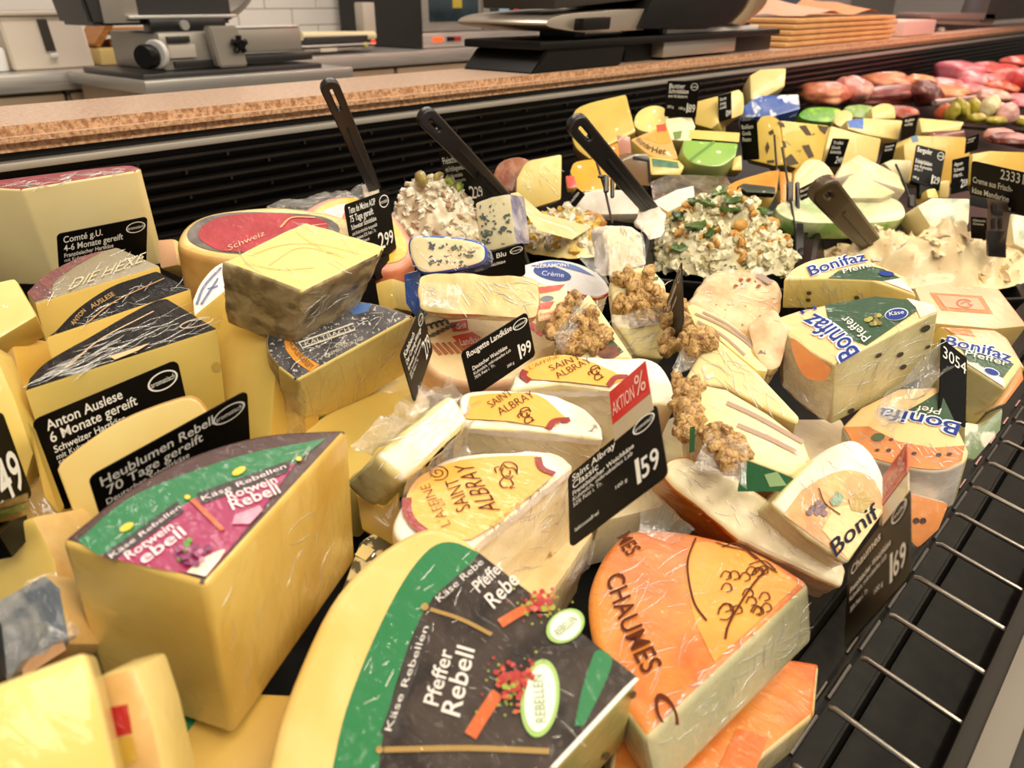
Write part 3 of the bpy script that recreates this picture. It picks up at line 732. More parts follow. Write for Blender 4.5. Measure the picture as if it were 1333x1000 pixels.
a = Acc(); stroke(a, pl, [(250, 650), (290, 690)], .0022); a.build('gold_line', paint('goldline', '#c0603a'), R)
# ---- pepper wedge at the bottom
random.seed(3)
c = cheese('cheese_wedge', 'big yellow wedge with dark label, broad green band and printed peppercorns', 'cheese',
    [(627, 718), (835, 882), (722, 1003), (640, 1085), (480, 1150, 'r'), (370, 1110, 'r'), (338, 1040, 'r'), (346, 997, 'r'), (369, 915, 'r'), (427, 787, 'r'), (486, 722, 'r'), (550, 686, 'r'), (592, 692, 'r')], .085,
    (RINDYEL, M('pepper_face', '#b9a858', '#c9ba6c', sc=12, rough=.4, coat=.6, wr=.2), RINDYEL), A=(835, 882), t=.325, n=V((-.30, -.22, .93)), bevel=.006, seg=4)
R, pl = c.root, c.pl
decal(R, 'green_band', pl, [(425, 1040, 'r'), (433, 1000, 'r'), (451, 923, 'r'), (486, 833, 'r'), (525, 757, 'r'), (560, 714, 'r'), (590, 706, 'r'), (624, 720), (600, 748, 'r'), (564, 778, 'r'), (533, 837, 'r'), (500, 950, 'r'), (490, 1040)], GREEN, 1)
decal(R, 'label', pl, [(490, 1040, 'r'), (500, 950, 'r'), (533, 837, 'r'), (564, 778, 'r'), (600, 748, 'r'), (624, 720), (829, 881), (814, 896), (716, 1000), (650, 1060)], CHAR, 1)
decal(R, 'white_rim', pl, [(827, 882), (832, 884), (724, 1000), (716, 999), (812, 896)], PWHITE, 2)
decal(R, 'green_strip', pl, [(778, 846, 'r'), (797, 858, 'r'), (785, 895, 'r'), (760, 945), (748, 945, 'r'), (757, 900, 'r'), (768, 865, 'r')], GREEN, 2)
a = Acc()
for q in ([(495, 955), (512, 960), (563, 815), (548, 806)], [(562, 779), (571, 788), (634, 735), (626, 722)]): a.add([pl.pt(p, .0007) for p in q], [(0, 1, 2, 3)])
a.build('name_band', PBLACK, R)
a = Acc()
txt(a, pl, 'Käse Rebellen', (509, 952), (558, 816), (500, 950), .0, 0, 4); txt(a, pl, 'Käse Rebe', (572, 784), (630, 733), (566, 777), .0, 0, 4)
txt(a, pl, 'Pfeffer', (570, 920), (590, 848), (550, 914), .05); txt(a, pl, 'Rebell', (598, 934), (618, 846), (573, 926), .05)
txt(a, pl, 'Pfeffer', (624, 772), (658, 739), (613, 759), .05); txt(a, pl, 'Rebe', (643, 793), (677, 757), (629, 776), .05)
a.build('lettering', M('label_greywhite', '#d9d2cf', rough=.5), R)
o_ = Acc(); r_ = Acc(); g_ = Acc(); r2 = Acc()
stroke(o_, pl, [(612, 958), (628, 932), (648, 902)], .0055, 4); o_.build('spoon_print', paint('spoon_orange', '#c25a22'), R); o_ = Acc(); stroke(o_, pl, [(651, 812), (672, 799), (690, 790)], .0045, 4)
random.seed(3)
for cx, cy, sx_, sy_, n_ in ((668, 888, 26, 26, 70), (705, 785, 22, 13, 46)):
    for k in range(n_):
        x, yy = cx+random.gauss(0, sx_*.45), cy+random.gauss(0, sy_*.45); rr = random.uniform(2.2, 5)
        (r_ if k % 3 else (r2 if k % 2 else g_)).add([pl.pt(p, .0015+.00003*k) for p in ell(x, yy, rr, rr*.9, 0, 7)], [tuple(range(7))])
    for k in range(36):
        x, yy = cx+random.gauss(0, sx_*.9), cy+sy_*.4+random.gauss(0, sy_*.9); rr = random.uniform(1.2, 2.6)
        (g_ if k % 4 else r_).add([pl.pt(p, .0014) for p in ell(x, yy, rr, rr, 0, 6)], [tuple(range(6))])
    r_.build('pepper_print', paint('pepper_red', '#a8241f'), R); r2.build('pepper_print', paint('pepper_pink', '#c94a3a'), R); g_.build('pepper_print', paint('pepper_green', '#8f9a30'), R)
    r_ = Acc(); r2 = Acc(); g_ = Acc()
o_.build('spoon_print', paint('spoon_orange', '#c25a22'), R)
for i, (cx, cy, rx, ry, rot) in enumerate(((703, 909, 25, 51, 6), (736, 815, 27, 20, -35))):
    decal(R, 'emblem_rim', pl, ell(cx, cy, rx, ry, rot), paint('emblem_green', '#9cc06a'), 4); decal(R, 'emblem', pl, ell(cx, cy, rx*.8, ry*.86, rot), PWHITE, 5)
    a = Acc(); txt(a, pl, 'REBELLEN', *(((711, 940), (706, 878), (697, 941)) if i == 0 else ((727, 829), (752, 808), (721, 820))), .0, 0, 6); a.build('emblem_lettering', paint('emblem_ink', '#7aa060'), R)
a = Acc()
for x, yy in ((553, 790), (494, 976)): blob(a, pl, x, yy, 5, 5, 0, 4)
stroke(a, pl, [(500, 976), (610, 974), (715, 978)], .0022, 3); stroke(a, pl, [(560, 793), (600, 806), (640, 826)], .0018, 3); a.build('gold_print', GOLD, R)
spl = side_plane(pl, (835, 882), (722, 1003))
for x, yy in ((824, 905), (790, 985), (832, 960)): a = Acc(); blob(a, spl, x, yy, 4, 6, 30, 3); a.build('peppercorn', M('pepper_grey', '#5b5640', rough=.5), R)
# ---- orange washed rind wedge
c = cheese('cheese_wedge', 'orange washed rind wedge stamped with dark lettering and a village drawing', 'cheese',
    [(1056, 757), (840, 962), (800, 905, 'r'), (770, 830, 'r'), (765, 770, 'r'), (784, 722, 'r'), (808, 697, 'r'), (838, 687, 'r'), (900, 692, 'r'), (980, 714, 'r')], .045,
    (ORANGER, M('washed_face', '#d9cda0', '#c3bd94', sc=26, rough=.35, coat=.9, cr=.07, wr=.5, wsc=35, bump=.3, bsc=60), ORANGER), A=(1056, 757), t=.405, B=(1060, 836), bevel=.0065, seg=4)
R, pl = c.root, c.pl; BRN = M('stamp_brown', '#5a260c', rough=.6, spec=.2)
decal(R, 'golden_print', pl, [(1040, 760), (930, 862), (905, 810, 'r'), (893, 750, 'r'), (905, 706, 'r'), (980, 722, 'r')], M('golden_print', '#eba33a', '#e2912a', sc=20, rough=.42, coat=.9, cr=.08, wr=.5), 1)
a = Acc()
txt(a, pl, 'CHAUMES', (789, 752), (838, 878), (812, 742), .01, -.18); txt(a, pl, 'MES', (803, 700), (818, 724), (821, 690), .01, -.1); txt(a, pl, 'C', (848, 900), (858, 940), (876, 905), .01)
a.build('lettering', BRN, R)
a = Acc()
stroke(a, pl, [(906, 700), (896, 726), (896, 750), (904, 785), (920, 808)], .0011)
stroke(a, pl, [(998, 740), (975, 768), (950, 810), (944, 832)], .0012)
random.seed(5)
for q in ([(932, 706), (950, 712), (975, 718), (1000, 738), (1012, 745)], [(940, 712), (960, 708), (985, 728)], [(975, 735), (995, 730), (1010, 742)]): stroke(a, pl, q, .0009)
for k in range(16):
    x, yy = 968+random.uniform(-24, 30), 765+random.uniform(-30, 34)
    stroke(a, pl, [(x-7, yy+3), (x-2, yy-5), (x+5, yy-4), (x+7, yy+3), (x, yy+6)], .0008)
stroke(a, pl, [(935, 800), (938, 790), (950, 786), (955, 795), (948, 806), (937, 806)], .0008)
a.build('village_drawing', BRN, R)
c2 = cheese('cheese_wedge', 'second orange washed rind wedge lying under the stamped one beside the wire grille', 'cheese',
    [(1068, 862), (1062, 930), (900, 1062), (790, 1040), (800, 960), (900, 900, 'r'), (1000, 858, 'r')], .04, (ORANGER, M('washed_face2', '#e3cfa0', '#d6bd84', sc=26, rough=.4, coat=.8, wr=.4), ORANGER), A=(1068, 862), hh=.045, n=ND, bevel=.006, seg=3)
sheet(c2.root, 'cling_film', ((1052, 880, .452), (905, 1010, .415), (850, 985, .40), (1005, 878, .44)), FILM, 22, 10, .003, 90, .006, 2)
decal(c2.root, 'orange_print', c2.pl, [(960, 948), (1000, 960), (985, 1000), (930, 1010)], M('orange_print', '#d9702a', rough=.4, coat=.8, wr=.4), 2)
# ---- pale wedge lying on its side behind it
c = cheese('cheese_wedge', 'wrapped wedge with cream cut face up and orange rind, behind the stamped orange wedge', 'cheese',
    [(862, 612, 'r'), (872, 598, 'r'), (890, 594, 'r'), (905, 597, 'r'), (960, 620), (1040, 680), (1103, 738), (1098, 768), (1062, 752), (960, 704, 'r'), (900, 655, 'r'), (870, 630, 'r')], .055,
    (CREAM, PEACHR, ORANGER), A=(905, 640), t=.485, n=V((-.55, -.42, .72)), bevel=.006, seg=4, scale=1.03, org=(.0012, 60, .006))
R = c.root
sheet(R, 'cling_film', ((836, 634, .476), (905, 690, .452), (880, 706, .45), (828, 690, .468)), FILM, 16, 10, .003, 80, .004, 4)
# ================================================================ the white flower-shaped cheeses
LBL = paint('label_amber', '#e8aa48', wr=.2); DKR = paint('label_darkred', '#8f1f14'); INKB = M('label_ink', '#54200f', rough=.6, spec=.2)
FACE = M('albray_face', '#efe2bd', '#e4d4a2', sc=24, rough=.4, coat=.8, cr=.07, wr=.4, wsc=35, sss=.1, bump=.35, bsc=40)
c = cheese('cheese_half', 'half white rind cheese with upright amber label, in front of the laktosefrei tag', 'cheese',
    [(746, 606), (617, 712, 'r'), (580, 722, 'r'), (535, 712, 'r'), (512, 690, 'r'), (527, 652, 'r'), (562, 610, 'r'), (592, 595, 'r'), (640, 589, 'r'), (694, 586, 'r'), (730, 593, 'r')], .06,
    (WRIND, FACE, WRIND), A=(746, 606), t=.445, B=(744, 712), bevel=.005, seg=3, org=(.0012, 55, .006))
R, pl = c.root, c.pl
def albray(R, pl, lab, red1, red2, lines, face, girl=True):
    L_ = paint('label_amber', '#e8aa48')
    decal(R, 'label', pl, lab, L_, 4)
    for s, w_ in ((red1, .005), (red2, .0042)):
        if s: a = Acc(); stroke(a, pl, s, w_, 6); a.build('red_border', DKR, R)
    a = Acc()
    for s, p0, p1, pt, bo in lines: txt(a, pl, s, p0, p1, pt, bo, 0, 6)
    a.build('lettering', INKB, R)
    if face:
        a = Acc(); x, y, k, ro = face
        cs, sn = math.cos(ro), math.sin(ro)
        def q(*pts): return [(x+(u*cs-v*sn)*k, y+(u*sn+v*cs)*k) for u, v in pts]
        for s in (q((-12, 4), (-10, -8), (0, -12), (10, -9), (13, 2)), q((-9, -6), (-2, -3), (6, -5), (12, -1)), q((-8, -2), (-9, 6), (-3, 11), (4, 12), (9, 6)), q((2, 0), (4, 4), (1, 5)), q((-2, 8), (2, 9), (5, 7)), q((6, 12), (12, 18), (8, 24), (16, 22)), q((-4, 12), (-8, 20), (-2, 26), (6, 24)), q((-14, -2), (-20, 2), (-16, 8))): stroke(a, pl, s, .0008, 6)
        a.build('figure_drawing', INKB, R)
albray(R, pl, [(528, 650, 'r'), (541, 626, 'r'), (562, 612, 'r'), (600, 599, 'r'), (650, 594, 'r'), (700, 593), (706, 610, 'r'), (722, 618), (651, 680), (613, 702, 'r'), (575, 704, 'r'), (545, 688, 'r'), (530, 668, 'r')],
    [(530, 648), (530, 665), (538, 680), (553, 692)], [(700, 595), (705, 609), (722, 617)],
    [('SAINT', (613, 661), (596, 621), (594, 668), -.01), ('ALBRAY', (652, 664), (615, 604), (624, 667), -.01), ('L\'AFFINÉ', (587, 682), (559, 629), (573, 687), -.02), ('DE', (580, 657), (574, 648), (571, 659), -.02), ('L\'art de l\'affinage en cave', (640, 686), (716, 628), (637, 682), -.02)], (662, 612, .9, .25))
a = Acc(); stroke(a, pl, [(570+r_*1.3*math.cos(r_*1.25), 615+r_*.9*math.sin(r_*1.25)) for r_ in [x*.55 for x in range(2, 22)]], .0007, 6); a.build('swirl_drawing', INKB, R)
c = cheese('cheese_half', 'cut white rind cheese under the front amber labelled half, wrapped in crinkled film', 'cheese',
    [(776, 690), (700, 800), (560, 830, 'r'), (520, 760, 'r'), (600, 690, 'r'), (700, 650, 'r')], .058, (PEACHR, FACE, PEACHR), A=(776, 690), hh=.075, n=ND, bevel=.005, org=(.001, 60, .007))
sheet(c.root, 'cling_film', ((770, 700, .49), (700, 790, .43), (690, 800, .43), (766, 742, .47)), FILM, 14, 8, .003, 80, .004, 8)
c = cheese('cheese_half', 'half white rind cheese with amber label, between the wrapped brie and the action tag', 'cheese',
    [(786, 572), (690, 560), (606, 556), (598, 535, 'r'), (604, 514, 'r'), (640, 509, 'r'), (700, 510, 'r'), (755, 528, 'r'), (780, 552, 'r')], .05,
    (WRIND, FACE, WRIND), A=(786, 572), hh=.118, n=V((-.12, -.3, .95)), bevel=.004, seg=3, org=(.0012, 60, .006))
R, pl = c.root, c.pl
albray(R, pl, [(606, 545), (612, 516, 'r'), (650, 512, 'r'), (700, 514, 'r'), (738, 545), (718, 557), (660, 548)], None, [(742, 546), (722, 548), (714, 558)],
    [('SAINT', (640, 531), (668, 513), (633, 523), -.01), ('ALBRAY', (652, 541), (697, 516), (645, 532), -.01)], (684, 537, .55, -.3))
c = cheese('cheese_half', 'half white rind cheese with amber label, behind the red action tag', 'cheese',
    [(803, 508), (730, 499), (664, 508), (668, 488, 'r'), (690, 472, 'r'), (740, 463, 'r'), (800, 464, 'r'), (850, 469, 'r'), (874, 496, 'r'), (880, 528), (842, 522)], .062,
    (WRIND, FACE, WRIND), A=(803, 508), hh=.120, n=V((-.12, -.3, .95)), bevel=.005, seg=3, org=(.0012, 60, .006))
R, pl = c.root, c.pl
albray(R, pl, [(681, 493), (683, 478, 'r'), (705, 466, 'r'), (745, 463, 'r'), (800, 484), (812, 494), (792, 503), (740, 497)], [(684, 482), (681, 489), (690, 496)], [(818, 490), (802, 491), (792, 502)],
    [('SAINT', (718, 483), (757, 467), (713, 476), -.01), ('ALBRAY', (727, 493), (771, 471), (720, 486), -.01), ('L\'AFFINÉ', (690, 481), (728, 465), (688, 476), -.02)], (775, 482, .5, -.3))
# ---- wrapped brie wedge
c = cheese('brie_wedge', 'brie wedge with white rind wrapped in loose cling film, beside the magenta label wedge', 'cheese',
    [(486, 594), (590, 510), (616, 546), (529, 628)], .045, (WRIND, SOFT, WRIND), A=(529, 628), t=.425, n=V((-.32, -.52, .79)), bevel=.006, seg=3, org=(.0016, 50, .006), scale=1.06, shift=V((-.012, .012, 0)))
R = c.root
sheet(R, 'cling_film', ((462, 580, .45), (548, 498, .50), (592, 506, .485), (484, 592, .43)), FILM, 18, 8, .004, 70, .006, 1)
sheet(R, 'cling_film', ((532, 630, .415), (618, 548, .45), (612, 595, .46), (520, 668, .42)), FILM, 18, 8, .004, 70, .004, 9)
sheet(R, 'cling_film', ((545, 520, .485), (590, 496, .50), (625, 520, .49), (600, 545, .47)), FILM, 12, 8, .005, 90, .01, 5)

# low pieces filling the bottom layer of the display
for lab, poly, A_, hh_, mm in (('pale yellow slab low between the grey label wedge and the wrapped brie', [(395, 560), (520, 470), (560, 500), (560, 560), (470, 640), (400, 620)], (520, 470), .05, (GOUDA, GOUDA, RINDTAN)),
    ('cream wedge low between the amber labelled halves and the walnut cheeses', [(770, 590), (880, 540), (930, 600), (860, 660), (780, 680)], (880, 540), .05, (CREAM, FACE, PEACHR)),
    ('white rind piece low between the walnut cheeses and the blue lettered stack', [(1030, 545), (1096, 545), (1120, 600), (1060, 660), (1030, 610)], (1096, 545), .05, (CREAM, WRIND, WRIND)),
    ('cream piece low between the cut soft cheese and the walnut cheese', [(690, 430), (760, 420), (830, 460), (760, 500), (690, 490)], (760, 420), .04, (CREAM, CREAM, PEACHR)),
    ('yellow slab low under the crumpled black label wedge', [(20, 600), (110, 640), (130, 720), (40, 720)], (110, 640), .05, (AMBER, GOUDA, RINDTAN))):
    cheese('cheese_slab', lab, 'cheese', poly, .045, mm, A=A_, hh=hh_, n=ND, bevel=.003)

# ragged white rind along the cut edges of the flower-shaped halves
def rind_edge(frag, pl, a, b, off, wd, seed):
    root = next(o for o in BASE if o.get('label') and frag in o['label']); sp = side_plane(pl, a, b); rnd = random.Random(seed)
    pts = [(a[0]*(1-k/14)+b[0]*k/14+rnd.uniform(-1, 1), a[1]*(1-k/14)+b[1]*k/14+off+rnd.uniform(-1.2, 1.2)) for k in range(15)]
    ac = Acc(); stroke(ac, sp, pts, wd, 4); ac.build('rind_edge', WRIND, root)
rind_edge('in front of the laktosefrei', edge_plane((746, 606), .445, (744, 712), .06), (742, 610), (621, 710), 5, .0045, 1)
rind_edge('between the wrapped brie and the action', Pl(D(786, 572, .118), V((-.12, -.3, .95))), (608, 557), (784, 573), 4, .004, 2)
rind_edge('behind the red action', Pl(D(803, 508, .120), V((-.12, -.3, .95))), (666, 509), (802, 509), 4, .0045, 3)
# ================================================================ left side: hard cheeses
INKGOLD = M('label_gold', '#b98e4a', rough=.5, coat=.4)
def veins(root, pl, cx, cy, sx_, sy_, n, m, seed, ln=7, wd=.0016):
    random.seed(seed); a = Acc()
    cl = [(cx+random.uniform(-sx_, sx_), cy+random.uniform(-sy_, sy_)) for _ in range(5)]
    for k in range(n*2):
        gx, gy = cl[k % 5]; x, y = (gx+random.gauss(0, sx_*.22), gy+random.gauss(0, sy_*.22)) if k % 4 else (cx+random.uniform(-sx_, sx_), cy+random.uniform(-sy_, sy_))
        x = min(max(x, cx-sx_), cx+sx_); y = min(max(y, cy-sy_), cy+sy_)
        an = random.uniform(0, 3.1); l = ln*random.uniform(.15, .9)
        q = [(x+math.cos(an+random.uniform(-.7, .7))*d, y+math.sin(an+random.uniform(-.7, .7))*d*.7) for d in (-l*.5, -l*.15, l*.2, l*.5)]
        stroke(a, pl, q, wd*random.uniform(.3, 1.1), 2+k*.03)
    a.build('vein_marbling', m, root)
BLUEV = M('vein_blue', '#4a5660', '#6a7468', sc=200, rough=.5, coat=.5)
# washed, dark labelled wedge with grey print (Kaltbach)
KALT = M('kalt_label', '#39363a', '#59555a', sc=60, rough=.6, spec=.2, coat=.3, wr=.4, c3='#b9b3ac', sc3=420, t3=(.6, .66))
c = cheese('cheese_wedge', 'pale wedge with grey cave aged label and orange band, under the brown rind wedge', 'cheese',
    [(540, 411), (386, 496), (362, 478, 'r'), (347, 455, 'r'), (352, 430, 'r'), (395, 404, 'r'), (443, 391, 'r'), (490, 395, 'r')], .088,
    (KALT, DRYFACE, RINDBR), A=(386, 496), hh=.112, B=(392, 568), bevel=.004, seg=3)
R, pl = c.root, c.pl
decal(R, 'orange_band', pl, [(369, 438), (378, 435), (382, 447, 'r'), (395, 462, 'r'), (416, 475), (404, 484, 'r'), (384, 470, 'r'), (372, 455)], paint('band_orange', '#d08a24'), 1)
decal(R, 'blue_print', pl, [(452, 404), (470, 394), (484, 395), (478, 406), (462, 410)], paint('print_blue', '#3a5f9c'), 1)
a = Acc(); stroke(a, pl, [(389, 446), (460, 421), (462, 429), (394, 453), (389, 446)], .0012, 3, False)
txt(a, pl, 'KALTBACH', (398, 450), (456, 430), (396, 445), .0); txt(a, pl, 'DER', (438, 453), (452, 447), (436, 449), 0.); txt(a, pl, 'CREMIG-WÜRZIGE', (424, 466), (474, 441), (422, 462), .0)
a.build('lettering', M('label_grey_ink', '#c9c2b4', rough=.5), R)
a = Acc(); txt(a, pl, 'HÖHLENGEREIFT', (376, 449), (404, 482), (381, 443), .0, -.1); a.build('band_lettering', M('band_ink', '#5d3a12'), R)
sheet(R, 'cling_film', ((348, 450, .515), (388, 496, .497), (396, 575, .53), (345, 575, .55)), FILM, 14, 16, .0025, 90, .004, 3)
# raclette-like wedge with brown natural rind lying on top
c = cheese('cheese_wedge', 'brown rind wedge lying cut face up on top of the grey label wedge', 'cheese',
    [(286, 340), (396, 381), (496, 331), (502, 321), (425, 296), (398, 288)], .066, (DRYFACE, RINDBR, RINDBR), A=(286, 340), hh=.186, B=(295, 420), bevel=.004, seg=3, scale=.86, shift=V((-.01, 0, 0)), org=(.0012, 50, .007))
R = c.root
a = Acc()
for q in ([(330, 330), (370, 318), (420, 318), (470, 330)], [(350, 345), (390, 322), (440, 330)], [(385, 300), (410, 318), (450, 335)], [(320, 340), (360, 350), (410, 348)]): stroke(a, c.pl, q, .0006, 4)
a.build('cut_line', M('cut_mark', '#d2bd7c', rough=.5), R)
sheet(R, 'cling_film', ((380, 384, .475), (500, 328, .53), (440, 400, .535), (385, 425, .50)), FILM, 18, 10, .004, 70, .008, 6)
# wedge standing beneath with blue white label
c = cheese('cheese_wedge', 'tall yellow wedge with blue and white striped label, shaded by the brown rind wedge', 'cheese',
    [(296, 376), (252, 412), (250, 390, 'r'), (262, 365, 'r'), (286, 342, 'r'), (330, 330), (352, 372)], .12, (PWHITE, GOUDA, RINDTAN), A=(252, 412), hh=.132, n=V((-.12, -.3, .95)), bevel=.003)
a = Acc()
for q in ([(256, 396), (266, 372), (288, 348)], [(262, 396), (284, 362)], [(270, 376), (284, 372)]): stroke(a, c.pl, q, .0016, 3)
a.build('label_print', paint('label_navy', '#4b5587'), c.root)
cf = cheese('cheese_wedge', 'yellow cut wedge standing between the striped label wedge and the grey label wedge', 'cheese',
    [(262, 405), (345, 372), (360, 470), (352, 570), (312, 590), (285, 500)], .05, (GOUDA, AMBER, RINDTAN), A=(300, 430), t=.535, n=nrm(-28, 22), bevel=.003)
# three dark labelled wedges standing in a row
FOILB = M('label_film_black', '#120e0c', '#241d19', sc=60, stretch=(1, 6, 1), rough=.6, coat=.3, cr=.06, wr=.6, wsc=60, spec=.12)
n1 = V((-.04, -.2, .98))
c = cheese('cheese_wedge', 'yellow wedge with crumpled black label film, behind the Schweizer Hartkäse tag', 'cheese',
    [(283, 428), (32, 509), (38, 492, 'r'), (58, 472, 'r'), (91, 452, 'r'), (115, 439, 'r'), (163, 411, 'r'), (200, 392, 'r'), (217, 388)], .105, (FOILB, GOUDA, RINDTAN), A=(32, 509), t=.425, B=(86, 672), bevel=.003)
R, pl = c.root, c.pl
a = Acc(); stroke(a, pl, [(88, 478), (130, 442), (200, 405)], .0008, 3); stroke(a, pl, ell(256, 420, 22, 5, -14, 10), .0007, 3); a.build('gold_line', INKGOLD, R)
decal(R, 'torn_paper', pl, [(142, 464), (196, 446), (180, 456), (150, 468)], M('torn_paper', '#d9b48a', rough=.7), 3)
bm = bmesh.new(); q = [P(36, 548, .40), P(46, 560, .40), P(84, 660, .425), P(78, 672, .43), P(58, 648, .42)]
from_bm('rind_flake', prism_bm(q, ['c']*5, (CAM-q[0]).normalized(), .004, {'c': 0}, bevel=.001), GOUDA, R)
spl = side_plane(pl, (283, 428), (32, 509))
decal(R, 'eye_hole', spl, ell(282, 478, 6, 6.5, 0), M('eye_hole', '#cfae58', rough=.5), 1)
c = cheese('cheese_wedge', 'yellow wedge with smooth black label, second in the row behind the Schweizer Hartkäse tag', 'cheese',
    [(249, 376), (58, 440), (71, 431, 'r'), (102, 400, 'r'), (143, 373, 'r'), (179, 360, 'r'), (204, 352)], .10, (M('label_black', '#120d0c', rough=.6, coat=.25, cr=.08, wr=.3, spec=.12), GOUDA, RINDTAN), A=(58, 440), t=.475, n=n1, bevel=.0025)
a = Acc(); stroke(a, c.pl, [(114, 420), (150, 392), (214, 362)], .0009, 3); a.build('gold_line', INKGOLD, c.root)
a = Acc(); txt(a, c.pl, 'ANTON', (96, 424), (112, 405), (91, 420), 0.); txt(a, c.pl, 'AUSLESE', (120, 402), (150, 384), (116, 397), 0.); a.build('lettering', INKGOLD, c.root)
c = cheese('cheese_wedge', 'yellow wedge with taupe and oxblood label, below the tall pale block', 'cheese',
    [(209, 346), (45, 395), (34, 380, 'r'), (61, 356, 'r'), (102, 335, 'r'), (152, 321)], .10, (paint('label_taupe', '#8f8368', wr=.5), GOUDA, RINDTAN), A=(45, 395), t=.54, n=n1, bevel=.0025)
R, pl = c.root, c.pl
decal(R, 'red_print', pl, [(45, 392), (36, 380, 'r'), (61, 357, 'r'), (102, 336, 'r'), (135, 326), (100, 345, 'r'), (72, 366, 'r'), (66, 386)], M('label_oxblood', '#7d2a24', '#5e2420', sc=80, rough=.4, coat=.8, wr=.6), 1)
a = Acc(); txt(a, pl, 'DIE HEXE', (88, 378), (184, 341), (98, 362), .0); a.build('lettering', M('hexe_ink', '#c9bd9c'), R)
# Comté
c = cheese('cheese_block', 'tall pale cheese block with red rind at the end of the counter', 'cheese',
    [(28, 247), (177, 223), (184, 219, 'r'), (160, 215, 'r'), (60, 226, 'r'), (-20, 236), (-60, 243)], .105, (M('rind_red', '#7e2430', '#983840', sc=40, stretch=(1, 5, 1), rough=.5, coat=.4, wr=.7), M('comte_face', '#f3e0a8', '#ead49a', sc=10, rough=.45, coat=.6, wr=.2, sss=.1), RINDTAN), A=(28, 247), t=.66, n=V((-.16, -.30, .94)), bevel=.004, seg=3)
cheese('cheese_piece', 'pale pointed cheese piece at the edge beside the taupe labelled wedge', 'cheese', [(-30, 372), (20, 361), (49, 411), (0, 440), (-30, 450)], .03, (PALE, GOUDA, GOUDA), A=(20, 361), t=.50, n=nrm(30, 48), bevel=.003)
cheese('cheese_piece', 'yellow cut cheese behind the tag ending in 49', 'cheese', [(-40, 440), (-5, 462), (20, 520), (44, 590), (30, 640), (-40, 680)], .03, (GOUDA, GOUDA, RINDTAN), A=(20, 520), t=.42, n=nrm(20, 25), bevel=.003)
cheese('cheese_piece', 'dull beige cheese base at the edge between the pointed piece and the yellow cut one', 'cheese', [(-30, 450), (14, 436), (30, 515), (10, 480), (-30, 470)], .04, (RINDTAN, AMBER, RINDTAN), A=(14, 436), t=.50, n=nrm(-12, 30), bevel=.002)
# thin wedge between the two big tags
c = cheese('cheese_wedge', 'pale rounded wedge standing between the Schweizer Hartkäse and 70 Tage tags', 'cheese',
    [(74, 612, 'r'), (86, 596, 'r'), (153, 550, 'r'), (228, 521, 'r'), (254, 520, 'r'), (271, 538), (290, 640), (120, 700), (95, 668)], .012, (PALE, GOUDA, RINDTAN), A=(153, 550), t=.420, n=nrm(18, 20), bevel=.004, seg=3)
# red wheel
c = cheese('round_cheese', 'tan wheel with glossy red label, behind the brown rind wedge', 'cheese',
    [(231, 318, 'r'), (237, 297, 'r'), (260, 281, 'r'), (300, 272, 'r'), (370, 268, 'r'), (450, 282, 'r'), (468, 305, 'r'), (430, 330, 'r'), (360, 342, 'r'), (296, 336, 'r'), (254, 329, 'r')], .085, (RINDYEL, RINDTAN, RINDTAN), A=(254, 329), hh=.10, n=V((-.1, -.3, .95)), bevel=.008, seg=4)
R, pl = c.root, c.pl
decal(R, 'label_rim', pl, [(244, 309, 'r'), (252, 292, 'r'), (280, 280, 'r'), (330, 276, 'r'), (420, 282, 'r'), (440, 305, 'r'), (370, 330, 'r'), (310, 330, 'r'), (265, 323, 'r')], M('label_smoke', '#463e38', '#6c6259', sc=60, rough=.5, coat=.5, wr=.8, wsc=60), 2)
decal(R, 'label', pl, [(258, 306, 'r'), (268, 291, 'r'), (300, 280, 'r'), (360, 278, 'r'), (420, 286, 'r'), (420, 305, 'r'), (360, 325, 'r'), (295, 327, 'r'), (270, 318, 'r')], M('label_red', '#9c1822', '#b02c34', sc=30, rough=.5, spec=.25, coat=.4, wr=.8, wsc=50), 3)
a = Acc(); txt(a, pl, 'Schweiz', (298, 326), (345, 306), (296, 319), -.01, 0, 5); a.build('lettering', INKGOLD, R)
a = Acc(); stroke(a, pl, [(365, 296), (380, 283), (410, 283)], .002, 5); a.build('gold_print', M('gold_pale', '#c99a6a'), R)
# monks' head style wheel with yellow ring
c = cheese('round_cheese', 'pink wax wheel with yellow and red ring label, behind the 75 Tage tag', 'cheese',
    [(392, 284, 'r'), (410, 264, 'r'), (450, 254, 'r'), (500, 268, 'r'), (530, 300, 'r'), (541, 330, 'r'), (520, 350, 'r'), (470, 350, 'r'), (420, 330, 'r')], .08, (M('wax_pink', '#d59a80', '#cc8a70', sc=40, rough=.4, coat=.7, wr=.4), M('wax_pink', '#d59a80'), M('wax_salmon', '#c8795a', '#b9664a', sc=50, rough=.45, coat=.7, wr=.5)), A=(541, 330), hh=.085, n=V((-.1, -.28, .95)), bevel=.006, seg=3)
R, pl = c.root, c.pl
decal(R, 'label', pl, [(404, 284, 'r'), (425, 265, 'r'), (460, 258, 'r'), (500, 275, 'r'), (524, 305, 'r'), (530, 328, 'r'), (510, 342, 'r'), (460, 338, 'r'), (420, 315, 'r')], paint('ring_yellow', '#e2b632'), 2)
decal(R, 'label_centre', pl, [(410, 288, 'r'), (430, 270, 'r'), (460, 266, 'r'), (495, 284, 'r'), (512, 310, 'r'), (515, 326, 'r'), (495, 332, 'r'), (455, 326, 'r'), (425, 308, 'r')], M('ring_red', '#b04a34', '#c98a5a', sc=70, rough=.4, coat=.7), 3)
sheet(R, 'cling_film', ((345, 268, .80), (470, 240, .88), (480, 262, .84), (350, 275, .78)), FILM, 22, 6, .006, 50, .012, 12)
